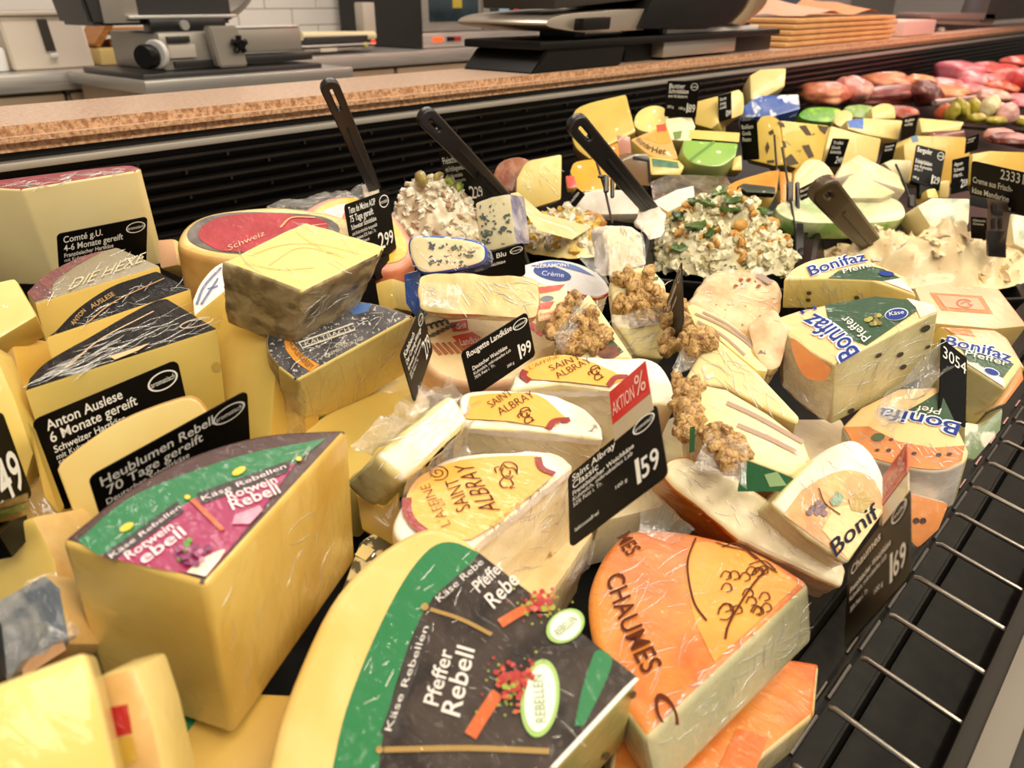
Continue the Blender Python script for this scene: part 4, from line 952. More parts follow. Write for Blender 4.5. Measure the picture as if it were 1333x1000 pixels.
cheese('cheese_block', 'small pinkish block with red stripe label between the 4-6 Monate tag and the red wheel', 'cheese', [(203, 312), (226, 310), (232, 345), (208, 350)], .05, (M('wax_peach', '#e0b08a'), PALE, RINDTAN), A=(203, 312), t=.72, n=nrm(-15, 35), bevel=.003)
cheese('cheese_block', 'small yellow block standing beside the blue foil cheese', 'cheese', [(487, 368), (511, 361), (517, 402), (492, 410)], .05, (GOUDA, PALE, GOUDA), A=(511, 361), t=.68, n=nrm(-15, 25), bevel=.004)
# ================================================================ bottom corner, out of focus
cheese('cheese_block', 'pale blurred cheese block at the very front of the counter', 'cheese', [(-40, 905), (112, 848), (128, 900), (165, 1060), (-40, 1100)], .04, (GOUDA, PALE, GOUDA), A=(112, 848), t=.235, n=nrm(32, 42), bevel=.003, seg=3)
c = cheese('cheese_wedge', 'narrow wrapped wedge with red label beside the pale blurred block', 'cheese', [(122, 882), (176, 868), (196, 930), (226, 1060), (160, 1080)], .03, (RINDTAN, PALE, GOUDA), A=(176, 868), t=.27, n=nrm(5, 35), bevel=.003)
decal(c.root, 'label', c.pl, [(138, 922), (166, 917), (172, 955), (150, 960)], paint('label_scarlet', '#b3201f'), 1)
decal(c.root, 'yellow_print', c.pl, [(152, 962), (172, 958), (180, 990), (158, 1000)], paint('print_corn', '#c8a03c'), 1)
c = cheese('cheese_wedge', 'dark amber wedge with green label under the magenta label wedge', 'cheese', [(190, 925), (320, 900), (420, 905), (400, 990), (330, 1075), (190, 1080)], .05, (AMBER, AMBER, RINDTAN), A=(320, 900), t=.37, n=V((-.1, -.35, .93)), bevel=.004)
decal(c.root, 'label', c.pl, [(192, 926), (262, 928), (222, 985), (200, 960)], GREEN, 1)
c = cheese('cheese_wedge', 'yellow wedge with crumbly tan rind and green strip, under the tag ending in 49', 'cheese', [(-40, 705), (42, 672), (72, 730), (80, 800), (-40, 840)], .07, (GOUDA, RINDTAN, RINDTAN), A=(42, 672), t=.385, n=nrm(-12, 28), bevel=.003)
decal(c.root, 'top_rind', side_plane(c.pl, (-40, 705), (42, 672)), [(-40, 700), (40, 668), (36, 642), (-40, 668)], RINDTAN, 1)
decal(c.root, 'green_strip', side_plane(c.pl, (-40, 705), (42, 672)), [(-40, 690), (36, 662), (34, 654), (-40, 678)], paint('strip_green', '#6aa54a'), 2)
c = cheese('wrapped_cheese', 'film wrapped cheese with grey blue label at the edge below the green strip wedge', 'cheese', [(-40, 800), (58, 745), (78, 765), (92, 840), (-40, 905)], .05, (M('pack_blue', '#5c6470', '#b9b5b0', sc=30, rough=.3, coat=1., wr=.8, dist=1.), RINDTAN, RINDTAN), A=(58, 745), t=.335, n=nrm(-8, 45), bevel=.004)
decal(c.root, 'paper_strip', c.pl, [(28, 865), (82, 832), (86, 846), (30, 882)], M('paper_peach', '#d9a678'), 2)
sheet(c.root, 'cling_film', ((-30, 800, .325), (70, 748, .34), (92, 830, .31), (0, 890, .29)), FILM, 18, 10, .006, 60, .01, 14)
c = cheese('herb_cheese', 'herb speckled cheese peeking out between the magenta wedge and the pepper wedge', 'cheese', [(432, 800), (468, 705), (486, 692), (520, 712), (470, 790)], .05, (M('herb_speckle', '#cdb988', '#4e4324', sc=130, rough=.6, coat=.4, lo=.48, hi=.54, det=2), RINDTAN, RINDTAN), A=(486, 692), hh=.075, n=V((-.2, -.35, .91)), bevel=.003)
decal(c.root, 'paper_label', c.pl, [(462, 722), (472, 708), (488, 716), (476, 730)], PALE, 2)
cheese('cheese_wedge', 'small shaded yellow piece below the wrapped brie', 'cheese', [(462, 642), (500, 660), (520, 640), (520, 720), (470, 690)], .03, (AMBER, AMBER, RINDTAN), A=(462, 642), t=.49, n=nrm(10, 35), bevel=.003)
# ================================================================ tags on this side
B_ = .02
tag('black tag reading 6 Monate gereift, Schweizer Hartkäse, on the yellow wedge', (41, 548), (231, 468), (72, 672), .405, [('Anton Auslese', .065, .15, .105, .5, .035), ('6 Monate gereift', .065, .275, .105, .585, .035), ('Schweizer Hartkäse', .065, .385, .072, .48), ('mit Kuhrohmilch hergestellt', .065, .46, .06, .56, 0.), ('52% Fett i. Tr.', .065, .535, .06, .3, 0.)], w=.086, h=.062, holder=False)
tag('black tag reading 70 Tage gereift behind the magenta label wedge', (115, 622), (322, 508), (150, 712), .356, [('Heublumen Rebell', .05, .17, .115, .70, .035), ('70 Tage gereift', .07, .305, .115, .60, .035), ('Deutscher Schnittkäse', .05, .41, .072, .52)], w=.0872, h=.0633, holder=False)
tag('black tag reading 4-6 Monate gereift on the tall pale block', (74, 305), (192, 282), (92, 372), .635, [('Comté g.U.', .06, .17, .115, .42, .035), ('4-6 Monate gereift', .06, .32, .115, .65, .035), ('Französischer Hartkäse', .06, .43, .075, .54), ('mit Kuhrohmilch hergestellt', .06, .51, .06, .58, 0.), ('mindestens 45% Fett i. Tr.', .06, .59, .06, .5, 0.)], ('2', '49'), w=.078, h=.058, holder=False)
tag('black tag ending in 49 cut by the edge of the frame', (-88, 600), (3, 535), (-48, 700), .33, [], ('2', '49'), badge=None, w=.066, h=.048, pw=.62, psz=.5)
tag('black tag reading 75 Tage gereift before the yellow ring wheel', (448, 267), (505, 247), (460, 335), .66, [('Tete de Moine AOP', .06, .15, .105, .60, .03), ('75 Tage gereift', .06, .28, .105, .52, .03), ('Schweizer Schnittkäse', .06, .39, .075, .56), ('mit Kuhrohmilch hergestellt', .06, .48, .055, .56, 0.), ('mindestens 52% Fett i. Tr.', .06, .56, .055, .52, 0.), ('aus der Käserei', .06, .64, .055, .34, 0.), ('100 g', .5, .86, .05, .12, 0.)], ('2', '99'), w=.072, h=.058, pw=.36, psz=.24)
tag('plain black tag back between the brown rind wedge and the small yellow block', (446, 372), (488, 362), (452, 405), .62, [], None, badge=None, back=True, w=.04, h=.03, holder=False)
tag('black tag corner at the edge beside the film wrapped cheese', (-40, 790), (2, 812), (-30, 900), .29, [], None, badge=None, back=True, w=.03, h=.03, holder=False)
# ================================================================ middle: soft cheeses, walnut wedges
FOILBLUE = M('foil_blue', '#1e4fa8', '#dfe3ea', sc=34, rough=.25, coat=1., cr=.06, wr=.6, wsc=60, lo=.52, hi=.6, dist=1.)
FOILVIO = M('foil_violet', '#6a6a92', '#c3c0cc', sc=40, rough=.3, coat=1., wr=.5, dist=1.)
BLUEP = M('blue_paste', '#e9dfbb', '#d9cfa2', sc=30, rough=.4, coat=.7, cr=.08, wr=.3, wsc=40, sss=.12, bump=.2, bsc=60)
c = cheese('blue_cheese', 'blue veined slice in blue foil lying on top of the red labelled soft cheese', 'cheese',
    [(531, 316, 'r'), (545, 306, 'r'), (600, 309, 'r'), (627, 316, 'r'), (634, 328, 'r'), (628, 343, 'r'), (595, 352, 'r'), (552, 357, 'r'), (536, 342, 'r')], .055, (BLUEP, FOILBLUE, FOILBLUE), A=(580, 330), t=.60, n=nrm(-4, 22), bevel=.004, seg=3)
veins(c.root, c.pl, 588, 326, 28, 9, 16, BLUEV, 2, 9, .002); veins(c.root, c.pl, 580, 344, 26, 4, 9, BLUEV, 4, 8, .0016)
cheese('blue_cheese', 'blue foil wrapped slice standing below the blue veined slice', 'cheese', [(524, 356), (548, 350), (552, 410), (545, 420), (527, 395)], .04, (FOILBLUE, FOILBLUE, FOILBLUE), A=(548, 350), t=.625, n=nrm(-12, 22), bevel=.005)
c = cheese('blue_cheese', 'blue veined wedge standing upright with violet foil side, before the grey label spoon', 'cheese',
    [(618, 264), (640, 256), (664, 252), (672, 318), (644, 326), (624, 327)], .04, (BLUEP, FOILVIO, FOILVIO), A=(664, 252), t=.71, n=nrm(-22, 15), bevel=.003)
veins(c.root, c.pl, 645, 298, 18, 20, 26, BLUEV, 8, 8, .0024); veins(c.root, c.pl, 640, 272, 16, 10, 8, BLUEV, 9, 5, .0015)
REDP = M('wrap_red', '#d0664e', '#f0d3a8', sc=26, rough=.35, coat=.9, wr=.4, lo=.42, hi=.5, dist=.6)
c = cheese('soft_cheese', 'cut soft cheese with orange rind and red wrapper top, in the middle of the counter', 'cheese',
    [(545, 372, 'r'), (556, 356, 'r'), (625, 357, 'r'), (692, 362, 'r'), (702, 376, 'r'), (701, 402, 'r'), (690, 415, 'r'), (633, 411, 'r'), (556, 406, 'r'), (546, 390, 'r')], .06, (SOFT, PEACHR, REDP), A=(625, 380), t=.565, n=nrm(0, 25), bevel=.005, seg=3, org=(.0016, 45, .006))
sheet(c.root, 'cling_film', ((548, 366, .553), (600, 372, .552), (596, 404, .54), (550, 398, .54)), FILM, 16, 8, .0015, 80, .003, 21)
c = cheese('round_cheese', 'round soft cheese with cream wrapper of sausage pictures, behind the tag priced 199', 'cheese',
    [(536, 420, 'r'), (556, 403, 'r'), (640, 396, 'r'), (700, 402, 'r'), (724, 432, 'r'), (722, 462, 'r'), (690, 488, 'r'), (620, 500, 'r'), (560, 480, 'r')], .055, (M('wrap_cream', '#f2dcae', '#ecd09a', sc=20, rough=.4, coat=.7, wr=.35), CREAM, M('rind_blush', '#efd2b0', '#e2b08a', sc=30, rough=.5, coat=.7, wr=.4)), A=(722, 462), hh=.085, n=V((-.1, -.3, .95)), bevel=.006, seg=3)
R, pl = c.root, c.pl; RB = paint('wrap_redprint', '#cf4a38')
for q in ([(586, 420), (608, 416), (610, 430), (590, 432)], [(588, 438), (615, 432), (640, 448), (606, 456)], [(690, 418), (716, 432), (704, 438), (690, 428)]): decal(R, 'red_print', pl, q, RB, 1)
a = Acc(); b = Acc(); g = Acc()
for k in range(6):
    stroke(a, pl, [(560+k*8, 447-k*.5), (574+k*8, 462-k*.6)], .0032, 2); stroke(b, pl, [(556+k*6, 438-k*3), (566+k*6, 436-k*3)], .003, 2+.1*k)
for k in range(5): stroke(g, pl, [(545+k*7, 428-k*2), (552+k*7, 424-k*2), (556+k*7, 430-k*2)], .0022, 2)
a.build('sausage_print', paint('wrap_brown', '#b3704a'), R); b.build('grill_print', paint('wrap_grey', '#6a5a52'), R); g.build('grill_print', paint('wrap_dark', '#4a3c34'), R)
a = Acc(); txt(a, pl, 'Rahm', (622, 492), (642, 486), (620, 484), .018); a.build('lettering', RB, R)
a = Acc(); txt(a, pl, 'Grill', (594, 429), (607, 427), (593, 422), .01, 0, 4); txt(a, pl, 'Landkäse', (600, 450), (630, 445), (597, 441), .01, 0, 4); a.build('lettering', PWHITE, R)
c = cheese('round_cheese', 'white round cheese with blue oval label and red strip, beside the film wrapped white wedge', 'cheese',
    [(672, 352, 'r'), (692, 342, 'r'), (720, 338, 'r'), (752, 343, 'r'), (778, 356, 'r'), (793, 376, 'r'), (778, 386, 'r'), (742, 380, 'r'), (700, 368, 'r')], .05, (M('wrap_white', '#ebe8ea', rough=.35, coat=.8, wr=.3), CREAM, M('wrap_stripe', '#ead9b6', '#c04030', sc=50, stretch=(.3, .3, 3), rough=.4, coat=.7, lo=.54, hi=.58)), A=(742, 380), hh=.085, n=V((-.1, -.3, .95)), bevel=.005, seg=3)
decal(c.root, 'blue_arc', c.pl, [(690, 346, 'r'), (720, 340, 'r'), (750, 346, 'r'), (775, 360), (755, 354, 'r'), (722, 346, 'r'), (700, 348)], paint('arc_blue', '#5d79b8'), 1)
decal(c.root, 'oval_label', c.pl, ell(719, 356, 25, 8.5, 12), paint('oval_blue', '#1c3f8f'), 2)
a = Acc(); txt(a, c.pl, 'Crème', (705, 358), (734, 361), (706, 352), .0, 0, 4); a.build('lettering', M('oval_ink', '#c7d3ea'), c.root)
a = Acc(); txt(a, c.pl, 'GÉRAMONT', (697, 349), (742, 347), (697, 344), .01, 0, 4); a.build('arc_lettering', PWHITE, c.root)
c = cheese('soft_cheese', 'cream wedge with red and grey paper strips beside the triangular walnut cheese', 'cheese', [(696, 368), (738, 372), (742, 410), (700, 420)], .03, (M('wrap_cream', '#f2dcae'), CREAM, CREAM), A=(738, 372), t=.61, n=nrm(0, 40), bevel=.003)
decal(c.root, 'red_strip', c.pl, [(699, 374), (736, 370), (728, 378), (700, 383)], RB, 1); decal(c.root, 'red_strip', c.pl, [(702, 395), (722, 392), (716, 402), (702, 403)], RB, 1); decal(c.root, 'grey_print', c.pl, ell(712, 389, 9, 4, -5), paint('print_steel', '#5f6a7c'), 1)
a = Acc(); txt(a, c.pl, 'Fromage', (703, 412), (722, 408), (703, 407), .0, 0, 3); txt(a, c.pl, 'mit Rotkultur', (703, 418), (722, 414), (703, 414), .0, 0, 3); a.build('lettering', RB, c.root)
c = cheese('soft_cheese', 'white soft wedge wrapped in glittering film, in front of the egg salad bowl', 'cheese',
    [(786, 312), (786, 301), (797, 294), (825, 295), (836, 305), (842, 345), (822, 350), (794, 362)], .05, (CREAM, WRIND, WRIND), A=(825, 295), t=.67, n=nrm(8, 15), bevel=.004, seg=3, org=(.0016, 60, .005))
sheet(c.root, 'cling_film', ((752, 336, .655), (786, 300, .66), (795, 366, .635), (770, 352, .64)), FILM, 14, 12, .005, 60, .006, 31)
sheet(c.root, 'cling_film', ((790, 304, .66), (838, 303, .66), (842, 346, .645), (794, 362, .63)), FILM, 16, 14, .0016, 110, .002, 32)
# walnut pieces: wrinkled half kernels
_wm = []
for sd in range(4):
    bm = bmesh.new(); bmesh.ops.create_icosphere(bm, subdivisions=3, radius=1)
    for v in bm.verts:
        p = v.co.copy(); r = 1+.22*noise.noise(p*1.8+V((sd*7, 0, 0)))-.28*math.exp(-(p.x*5)**2)+.16*math.sin(p.y*7+noise.noise(p*2)*4)
        v.co = V((p.x*1.0, p.y*1.15, p.z*.62))*r
    me = bpy.data.meshes.new('walnut'); bm.to_mesh(me); bm.free(); me.materials.append(WALNUT); me.shade_smooth(); _wm.append(me)
def walnuts(root, spots, r=.009):
    for i, (u, v, t) in enumerate(spots):
        o = bpy.data.objects.new('walnut', _wm[i % 4]); COL.objects.link(o); o.parent = root
        o.location = P(u, v, t)-BASE[root]; s = r*random.uniform(.85, 1.15); o.scale = (s, s, s)
        o.rotation_euler = [random.uniform(0, 6.3) for _ in range(3)]
def on(pl, u, v, lift=.003):
    q = pl.pt((u, v), lift); return (u, v, (q-CAM).dot(FW))
random.seed(11)
NUTP = M('nut_paste', '#eee0a8', '#e2d08e', sc=24, rough=.42, coat=.7, cr=.08, wr=.3, wsc=34, sss=.12, bump=.2, bsc=50)
NUTL = paint('nut_label', '#1f5a33')
c = cheese('walnut_cheese', 'triangular walnut cheese with kernels on its face, behind the amber labelled halves', 'cheese',
    [(766, 380), (826, 468), (770, 474), (718, 464), (735, 420)], .04, (NUTP, NUTP, NUTP), A=(766, 380), t=.60, n=nrm(-12, 42), bevel=.004, seg=3)
walnuts(c.root, [on(c.pl, *p) for p in ((752, 418), (768, 412), (760, 430), (772, 425), (780, 437), (735, 444), (748, 440), (758, 448), (772, 446), (742, 456))], .0085)
walnuts(c.root, [on(c.pl, *p, .001) for p in ((742, 396), (735, 408), (728, 420), (722, 432), (750, 388))], .008)
decal(c.root, 'label', c.pl, [(776, 452), (797, 442), (812, 458), (800, 464)], NUTL, 1); decal(c.root, 'nut_print', c.pl, [(776, 458, 'r'), (798, 448, 'r'), (808, 460, 'r'), (790, 468, 'r')], M('nut_print', '#8a5238', '#5c3226', sc=90, rough=.4, coat=.7), 2)
decal(c.root, 'label', c.pl, [(733, 418), (746, 398), (750, 400), (738, 422)], NUTL, 1)
sheet(c.root, 'cling_film', ((722, 440, .575), (762, 382, .595), (768, 392, .592), (735, 460, .57)), FILM, 10, 6, .003, 80, .003, 41)
c = cheese('walnut_cheese', 'tall walnut cheese with kernels across the top, beside the grey edge-on tag', 'cheese',
    [(793, 366), (816, 350), (846, 346), (866, 368), (871, 412), (864, 468), (828, 464), (800, 424)], .04, (NUTP, NUTP, NUTP), A=(846, 346), t=.64, n=nrm(-6, 32), bevel=.004, seg=3)
walnuts(c.root, [on(c.pl, *p) for p in ((806, 364), (818, 358), (828, 372), (842, 372), (852, 382), (858, 392), (844, 390), (834, 386), (840, 402), (856, 404), (848, 410), (806, 396), (816, 400), (826, 396), (834, 412), (845, 356))], .0085)
decal(c.root, 'label', c.pl, [(834, 362), (858, 360), (856, 365), (838, 366)], NUTL, 1)
sheet(c.root, 'cling_film', ((796, 410, .615), (862, 398, .625), (862, 425, .615), (806, 428, .605)), FILM, 14, 8, .003, 80, .004, 42)
STRIPE = M('stripe_greybrown', '#a88a7a', rough=.5, coat=.5)
c = cheese('walnut_cheese', 'walnut cheese with grey striped top lying behind the others, before the pink spread loaf', 'cheese',
    [(893, 398), (902, 394), (945, 415), (994, 452), (1001, 484), (985, 482), (940, 445), (905, 425)], .06, (NUTP, NUTP, NUTP), A=(945, 415), t=.60, n=V((-.42, -.32, .85)), bevel=.003)
for q in ([(905, 408), (940, 424), (975, 448), (996, 472)], [(915, 406), (950, 424), (990, 456)], [(908, 418), (940, 436), (970, 462)]): a = Acc(); stroke(a, c.pl, q, .0022, 2); a.build('stripe_print', STRIPE, c.root)
walnuts(c.root, [(880, 408, .61), (888, 402, .62), (874, 420, .60), (884, 418, .60), (868, 440, .585), (872, 452, .58)], .0085)
c = cheese('walnut_cheese', 'walnut cheese with broad yellow cut face, between the striped walnut cheeses', 'cheese',
    [(929, 437), (985, 484), (1041, 543), (1038, 553), (1000, 536), (945, 505), (906, 500), (888, 500), (905, 468)], .045, (NUTP, NUTP, NUTP), A=(985, 484), t=.545, n=nrm(-22, 44), bevel=.004, seg=3)
walnuts(c.root, [on(c.pl, *p, .004) for p in ((900, 440), (908, 434), (918, 436), (904, 450), (898, 456), (912, 446), (922, 442))], .0085)
walnuts(c.root, [on(c.pl, *p, .004) for p in ((882, 498), (886, 508))], .008)
for q in ([(914, 478), (918, 475), (920, 482), (915, 484)], [(918, 490), (928, 484), (930, 490), (921, 494)]): decal(c.root, 'sticker', c.pl, q, PWHITE, 2)
sheet(c.root, 'cling_film', ((874, 478, .545), (902, 430, .57), (928, 436, .56), (896, 480, .54)), FILM, 12, 10, .003, 70, .006, 44)
c = cheese('walnut_cheese', 'walnut cheese with two grey stripes on top, before the blue lettered stack', 'cheese',
    [(903, 505), (912, 499), (946, 506), (1000, 538), (1047, 573), (1056, 597), (1040, 625), (974, 600), (916, 578)], .055, (NUTP, M('nut_side', '#c99a6a', '#e3d2a0', sc=40, rough=.4, coat=.9, wr=.6), NUTP), A=(974, 600), t=.485, n=V((-.36, -.34, .87)), bevel=.004, seg=3)
for q in ([(946, 524), (985, 542), (1046, 576)], [(960, 553), (1000, 570), (1040, 590)]): a = Acc(); stroke(a, c.pl, q, .0035, 2); a.build('stripe_print', STRIPE, c.root)
walnuts(c.root, [(928, 572, .478), (938, 566, .482), (948, 568, .48), (958, 575, .476), (966, 585, .47), (934, 584, .47), (945, 580, .472), (955, 590, .467), (964, 597, .464), (926, 562, .485), (940, 592, .465), (950, 602, .46)], .0075)
walnuts(c.root, [(892, 515, .515), (900, 520, .51), (890, 528, .51), (898, 534, .505), (888, 542, .505), (896, 552, .495), (892, 562, .49), (902, 545, .50), (904, 508, .52)], .008)
spl = Pl(P(975, 612, .462), nrm(5, 20))
decal(c.root, 'label', spl, [(966, 598, 'r'), (985, 604, 'r'), (1038, 626, 'r'), (1030, 640), (960, 640)], NUTL, 1)
decal(c.root, 'label_print', spl, [(995, 618), (1012, 614), (1024, 632), (1002, 634)], paint('nut_label_light', '#8fae7a'), 2)
decal(c.root, 'label', Pl(P(900, 566, .478), nrm(-30, 20)), [(898, 556), (905, 555), (904, 588), (897, 590)], NUTL, 1)
sheet(c.root, 'cling_film', ((920, 560, .47), (972, 575, .46), (975, 635, .445), (905, 610, .455)), FILM, 14, 10, .003, 80, .004, 45)
# pepper spread loaf
LOAF = M('spread_loaf', '#dcc49c', '#c99c72', sc=34, rough=.45, coat=.9, cr=.07, wr=.5, wsc=45, sss=.1, bump=.5, bsc=60, c3='#6d3a24', sc3=120, t3=(.66, .7))
c = cheese('spread_loaf', 'pinkish beige pepper spread loaf wrapped in film, before the big herb salad', 'cheese',
    [(894, 394, 'r'), (906, 372, 'r'), (922, 358, 'r'), (946, 347, 'r'), (982, 351, 'r'), (1012, 362, 'r'), (1020, 382, 'r'), (1014, 412, 'r'), (985, 432, 'r'), (948, 428, 'r'), (914, 412, 'r')], .055, (LOAF, LOAF, LOAF), A=(948, 428), t=.62, n=V((-.2, -.35, .91)), bevel=.008, seg=3, org=(.003, 45, .007))
decal(c.root, 'label_strip', c.pl, [(982, 357), (992, 356), (1008, 367), (1000, 370)], M('strip_mauve', '#9a8580', rough=.4), 5)
for x, y in ((965, 364), (958, 372), (988, 372), (975, 364)): a = Acc(); blob(a, c.pl, x, y, 3, 2, 0, 6); a.build('pepper_speck', M('speck_red', '#8a3a22'), c.root)
c = cheese('spread_loaf', 'smaller film wrapped spread lump between the loaf and the big blue lettered wedge', 'cheese', [(975, 425, 'r'), (992, 408, 'r'), (1012, 406, 'r'), (1024, 430, 'r'), (1018, 470, 'r'), (1000, 480, 'r'), (982, 455, 'r')], .04, (LOAF, LOAF, LOAF), A=(992, 408), t=.59, n=nrm(-10, 45), bevel=.006, org=(.003, 50, .007))
# ================================================================ blue lettered pepper cheeses
BLAB = paint('label_apricot', '#eec78e', wr=.35); BGRN = paint('label_bottle_green', '#24492f', wr=.35); BBLU = M('letter_blue', '#20388a', rough=.55, spec=.25); BOR = M('wrap_orange', '#d58a4a', '#c8743a', sc=30, rough=.4, coat=.9, wr=.6)
PEPF = M('pepper_paste', '#e4d8a4', '#d2c48a', sc=26, rough=.38, coat=.9, cr=.06, wr=.5, wsc=40, sss=.12, bump=.3, bsc=40)
def bon(a, pl, s, p0, p1, pt, arc=0., layer=4):
    txt(a, pl, s, p0, p1, pt, .018, arc, layer)
def letter(root, pl, s, p0, p1, pt, arc, m=None, halo=True):
    if halo:
        b = Acc(); txt(b, pl, s, p0, p1, pt, .07, arc, 3); b.build('lettering_outline', paint('halo_blue', '#dfe4ee'), root)
    a = Acc(); txt(a, pl, s, p0, p1, pt, .018, arc, 4); a.build('lettering', m or BBLU, root)
# lower wedge first
c = cheese('pepper_cheese', 'orange wrapped blue lettered wedge under the big one, olives printed on its rounded edge', 'cheese',
    [(1222, 503), (1262, 588), (1256, 602, 'r'), (1222, 613, 'r'), (1170, 607, 'r'), (1120, 590, 'r'), (1095, 556), (1120, 530), (1170, 505)], .06, (BLAB, PEPF, WRIND), A=(1256, 602), t=.545, B=(1240, 660), bevel=.009, seg=4)
R, pl = c.root, c.pl
decal(R, 'green_print', pl, [(1176, 537), (1200, 524), (1224, 509), (1243, 549), (1210, 545)], BGRN, 2)
letter(R, pl, 'Bonifa', (1251, 552), (1147, 531), (1245, 568), -.15)
a = Acc(); txt(a, pl, 'Pfef', (1226, 532), (1194, 528), (1223, 540), .0, 0, 4); a.build('green_lettering', PWHITE, R)
decal(R, 'orange_print', pl, [(1098, 556), (1130, 555), (1170, 575), (1215, 583), (1256, 580), (1252, 600, 'r'), (1222, 611, 'r'), (1170, 605, 'r'), (1122, 589, 'r')], BOR, 1)
for x, y, rr, cc in ((1143, 569, 9, '#4a5a34'), (1142, 586, 3, '#3f2a2a'), (1157, 586, 3.5, '#3f2a2a'), (1190, 590, 3.5, '#3f2a2a'), (1222, 592, 4, '#33262a'), (1236, 591, 3.5, '#33262a'), (1160, 572, 3, '#6a2f2a')): a = Acc(); blob(a, pl, x, y, rr, rr*.6, -8, 3); a.build('olive_print', paint('olive'+cc, cc), R)
c = cheese('pepper_cheese', 'orange wrapped cheese at the bottom of the stack by the wire grille', 'cheese', [(1182, 640), (1238, 655), (1224, 690), (1196, 716), (1170, 690)], .03, (BOR, WRIND, WRIND), A=(1238, 655), t=.56, n=nrm(5, 30), bevel=.004)
for x in (1193, 1202): a = Acc(); blob(a, c.pl, x, 678, 4, 4, 0, 3); a.build('olive_print', paint('olive#3f2a2a', '#3f2a2a'), c.root)
c = cheese('pepper_cheese', 'big blue lettered wedge with cream cut face turned to the front, middle of its stack', 'cheese',
    [(1085, 475), (1221, 406), (1218, 398, 'r'), (1190, 390, 'r'), (1140, 385), (1078, 396), (1040, 404), (1013, 413, 'r'), (1016, 426, 'r'), (1044, 452, 'r')], .068, (BLAB, PEPF, M('rind_apricot', '#e8cf9e', '#d9aa72', sc=22, rough=.45, coat=.9, wr=.6)), A=(1085, 475), t=.555, B=(1082, 553), bevel=.004, seg=3)
R, pl = c.root, c.pl
decal(R, 'green_print', pl, [(1074, 397), (1140, 386), (1190, 391), (1198, 402), (1128, 450, 'r'), (1094, 436, 'r'), (1079, 418, 'r')], BGRN, 1)
decal(R, 'white_corner', pl, [(1180, 388), (1216, 397), (1219, 405), (1198, 414), (1192, 400)], WRIND, 2)
letter(R, pl, 'Bonifaz', (1119, 458), (1060, 408), (1094, 473), -.22)
a = Acc(); txt(a, pl, 'H', (1044, 409), (1064, 402), (1041, 405), .01, 0, 4); a.build('lettering', BBLU, R)
a = Acc(); txt(a, pl, 'Pfeffer', (1134, 438), (1101, 410), (1124, 446), .0, -.1, 4); a.build('green_lettering', PWHITE, R)
decal(R, 'oval_label', pl, ell(1167, 409, 15.5, 8, -8), paint('oval_white', '#cfd6e2'), 3); decal(R, 'oval_centre', pl, ell(1167, 409, 14, 7, -8), BBLU, 4)
a = Acc(); txt(a, pl, 'Käse', (1158, 411), (1177, 408), (1157, 406), .0, 0, 5); a.build('oval_lettering', PWHITE, R)
for k in range(9): x, y = 1137+random.uniform(-9, 9), 417+random.uniform(-8, 8); a = Acc(); blob(a, pl, x, y, 3.6, 2.8, 0, 3+.15*k); a.build('pepper_print', paint('pepper_olive%d' % (k % 2), ['#a39a4a', '#7c6a34'][k % 2]), R)
spl = side_plane(pl, (1085, 475), (1221, 406))
for x, y, rx, ry in ((1205, 428, 7, 4), (1144, 463, 5, 2.5), (1172, 462, 5, 3), (1176, 478, 5, 3), (1108, 535, 5, 3), (1208, 452, 4, 2)): a = Acc(); blob(a, spl, x, y, rx, ry, -30, 2); a.build('peppercorn', M('corn_brown', '#4d4230', rough=.6), R)
spr = Pl(P(1045, 480, .553), nrm(-38, 22))
decal(R, 'orange_print', spr, [(1030, 440, 'r'), (1060, 462, 'r'), (1082, 480), (1074, 496, 'r'), (1050, 492, 'r'), (1036, 470, 'r')], BOR, 1)
sheet(R, 'cling_film', ((1140, 528, .56), (1226, 440, .60), (1238, 478, .585), (1160, 556, .545)), FILM, 22, 12, .005, 60, .008, 51)
sheet(R, 'cling_film', ((1014, 420, .575), (1082, 478, .548), (1076, 552, .555), (1018, 505, .58)), FILM, 14, 14, .0025, 70, .003, 52)
c = cheese('pepper_cheese', 'small blue lettered slice lying on top of its stack', 'cheese',
    [(1020, 364), (1075, 363), (1133, 365), (1193, 385), (1178, 360, 'r'), (1142, 344, 'r'), (1111, 332, 'r'), (1061, 337, 'r'), (1032, 350, 'r')], .032, (BLAB, M('pepper_paste_yellow', '#dfcf86', '#d3c072', sc=26, rough=.38, coat=.9, cr=.06, wr=.4, wsc=40), BLAB), A=(1020, 364), t=.635, B=(1018, 402), bevel=.003, seg=3)
R, pl = c.root, c.pl
decal(R, 'green_print', pl, [(1078, 362), (1092, 352, 'r'), (1125, 346, 'r'), (1150, 350), (1172, 362), (1150, 366), (1133, 364)], BGRN, 1)
decal(R, 'white_corner', pl, [(1150, 366), (1172, 362), (1190, 381)], WRIND, 2)
letter(R, pl, 'Bonifaz', (1056, 359), (1130, 339), (1050, 347), .15)
a = Acc(); txt(a, pl, 'Pfeffer', (1098, 356), (1142, 345), (1096, 350), .0, 0, 4); a.build('green_lettering', PWHITE, R)
decal(R, 'oval_label', pl, ell(1154, 356, 10, 3.5, 5), BBLU, 3)
spl = side_plane(pl, (1020, 364), (1133, 365))
for x, y in ((1053, 382), (1115, 388), (1052, 391)): a = Acc(); blob(a, spl, x, y, 3.5, 2.6, 0, 2); a.build('peppercorn', M('corn_brown', '#4d4230'), R)
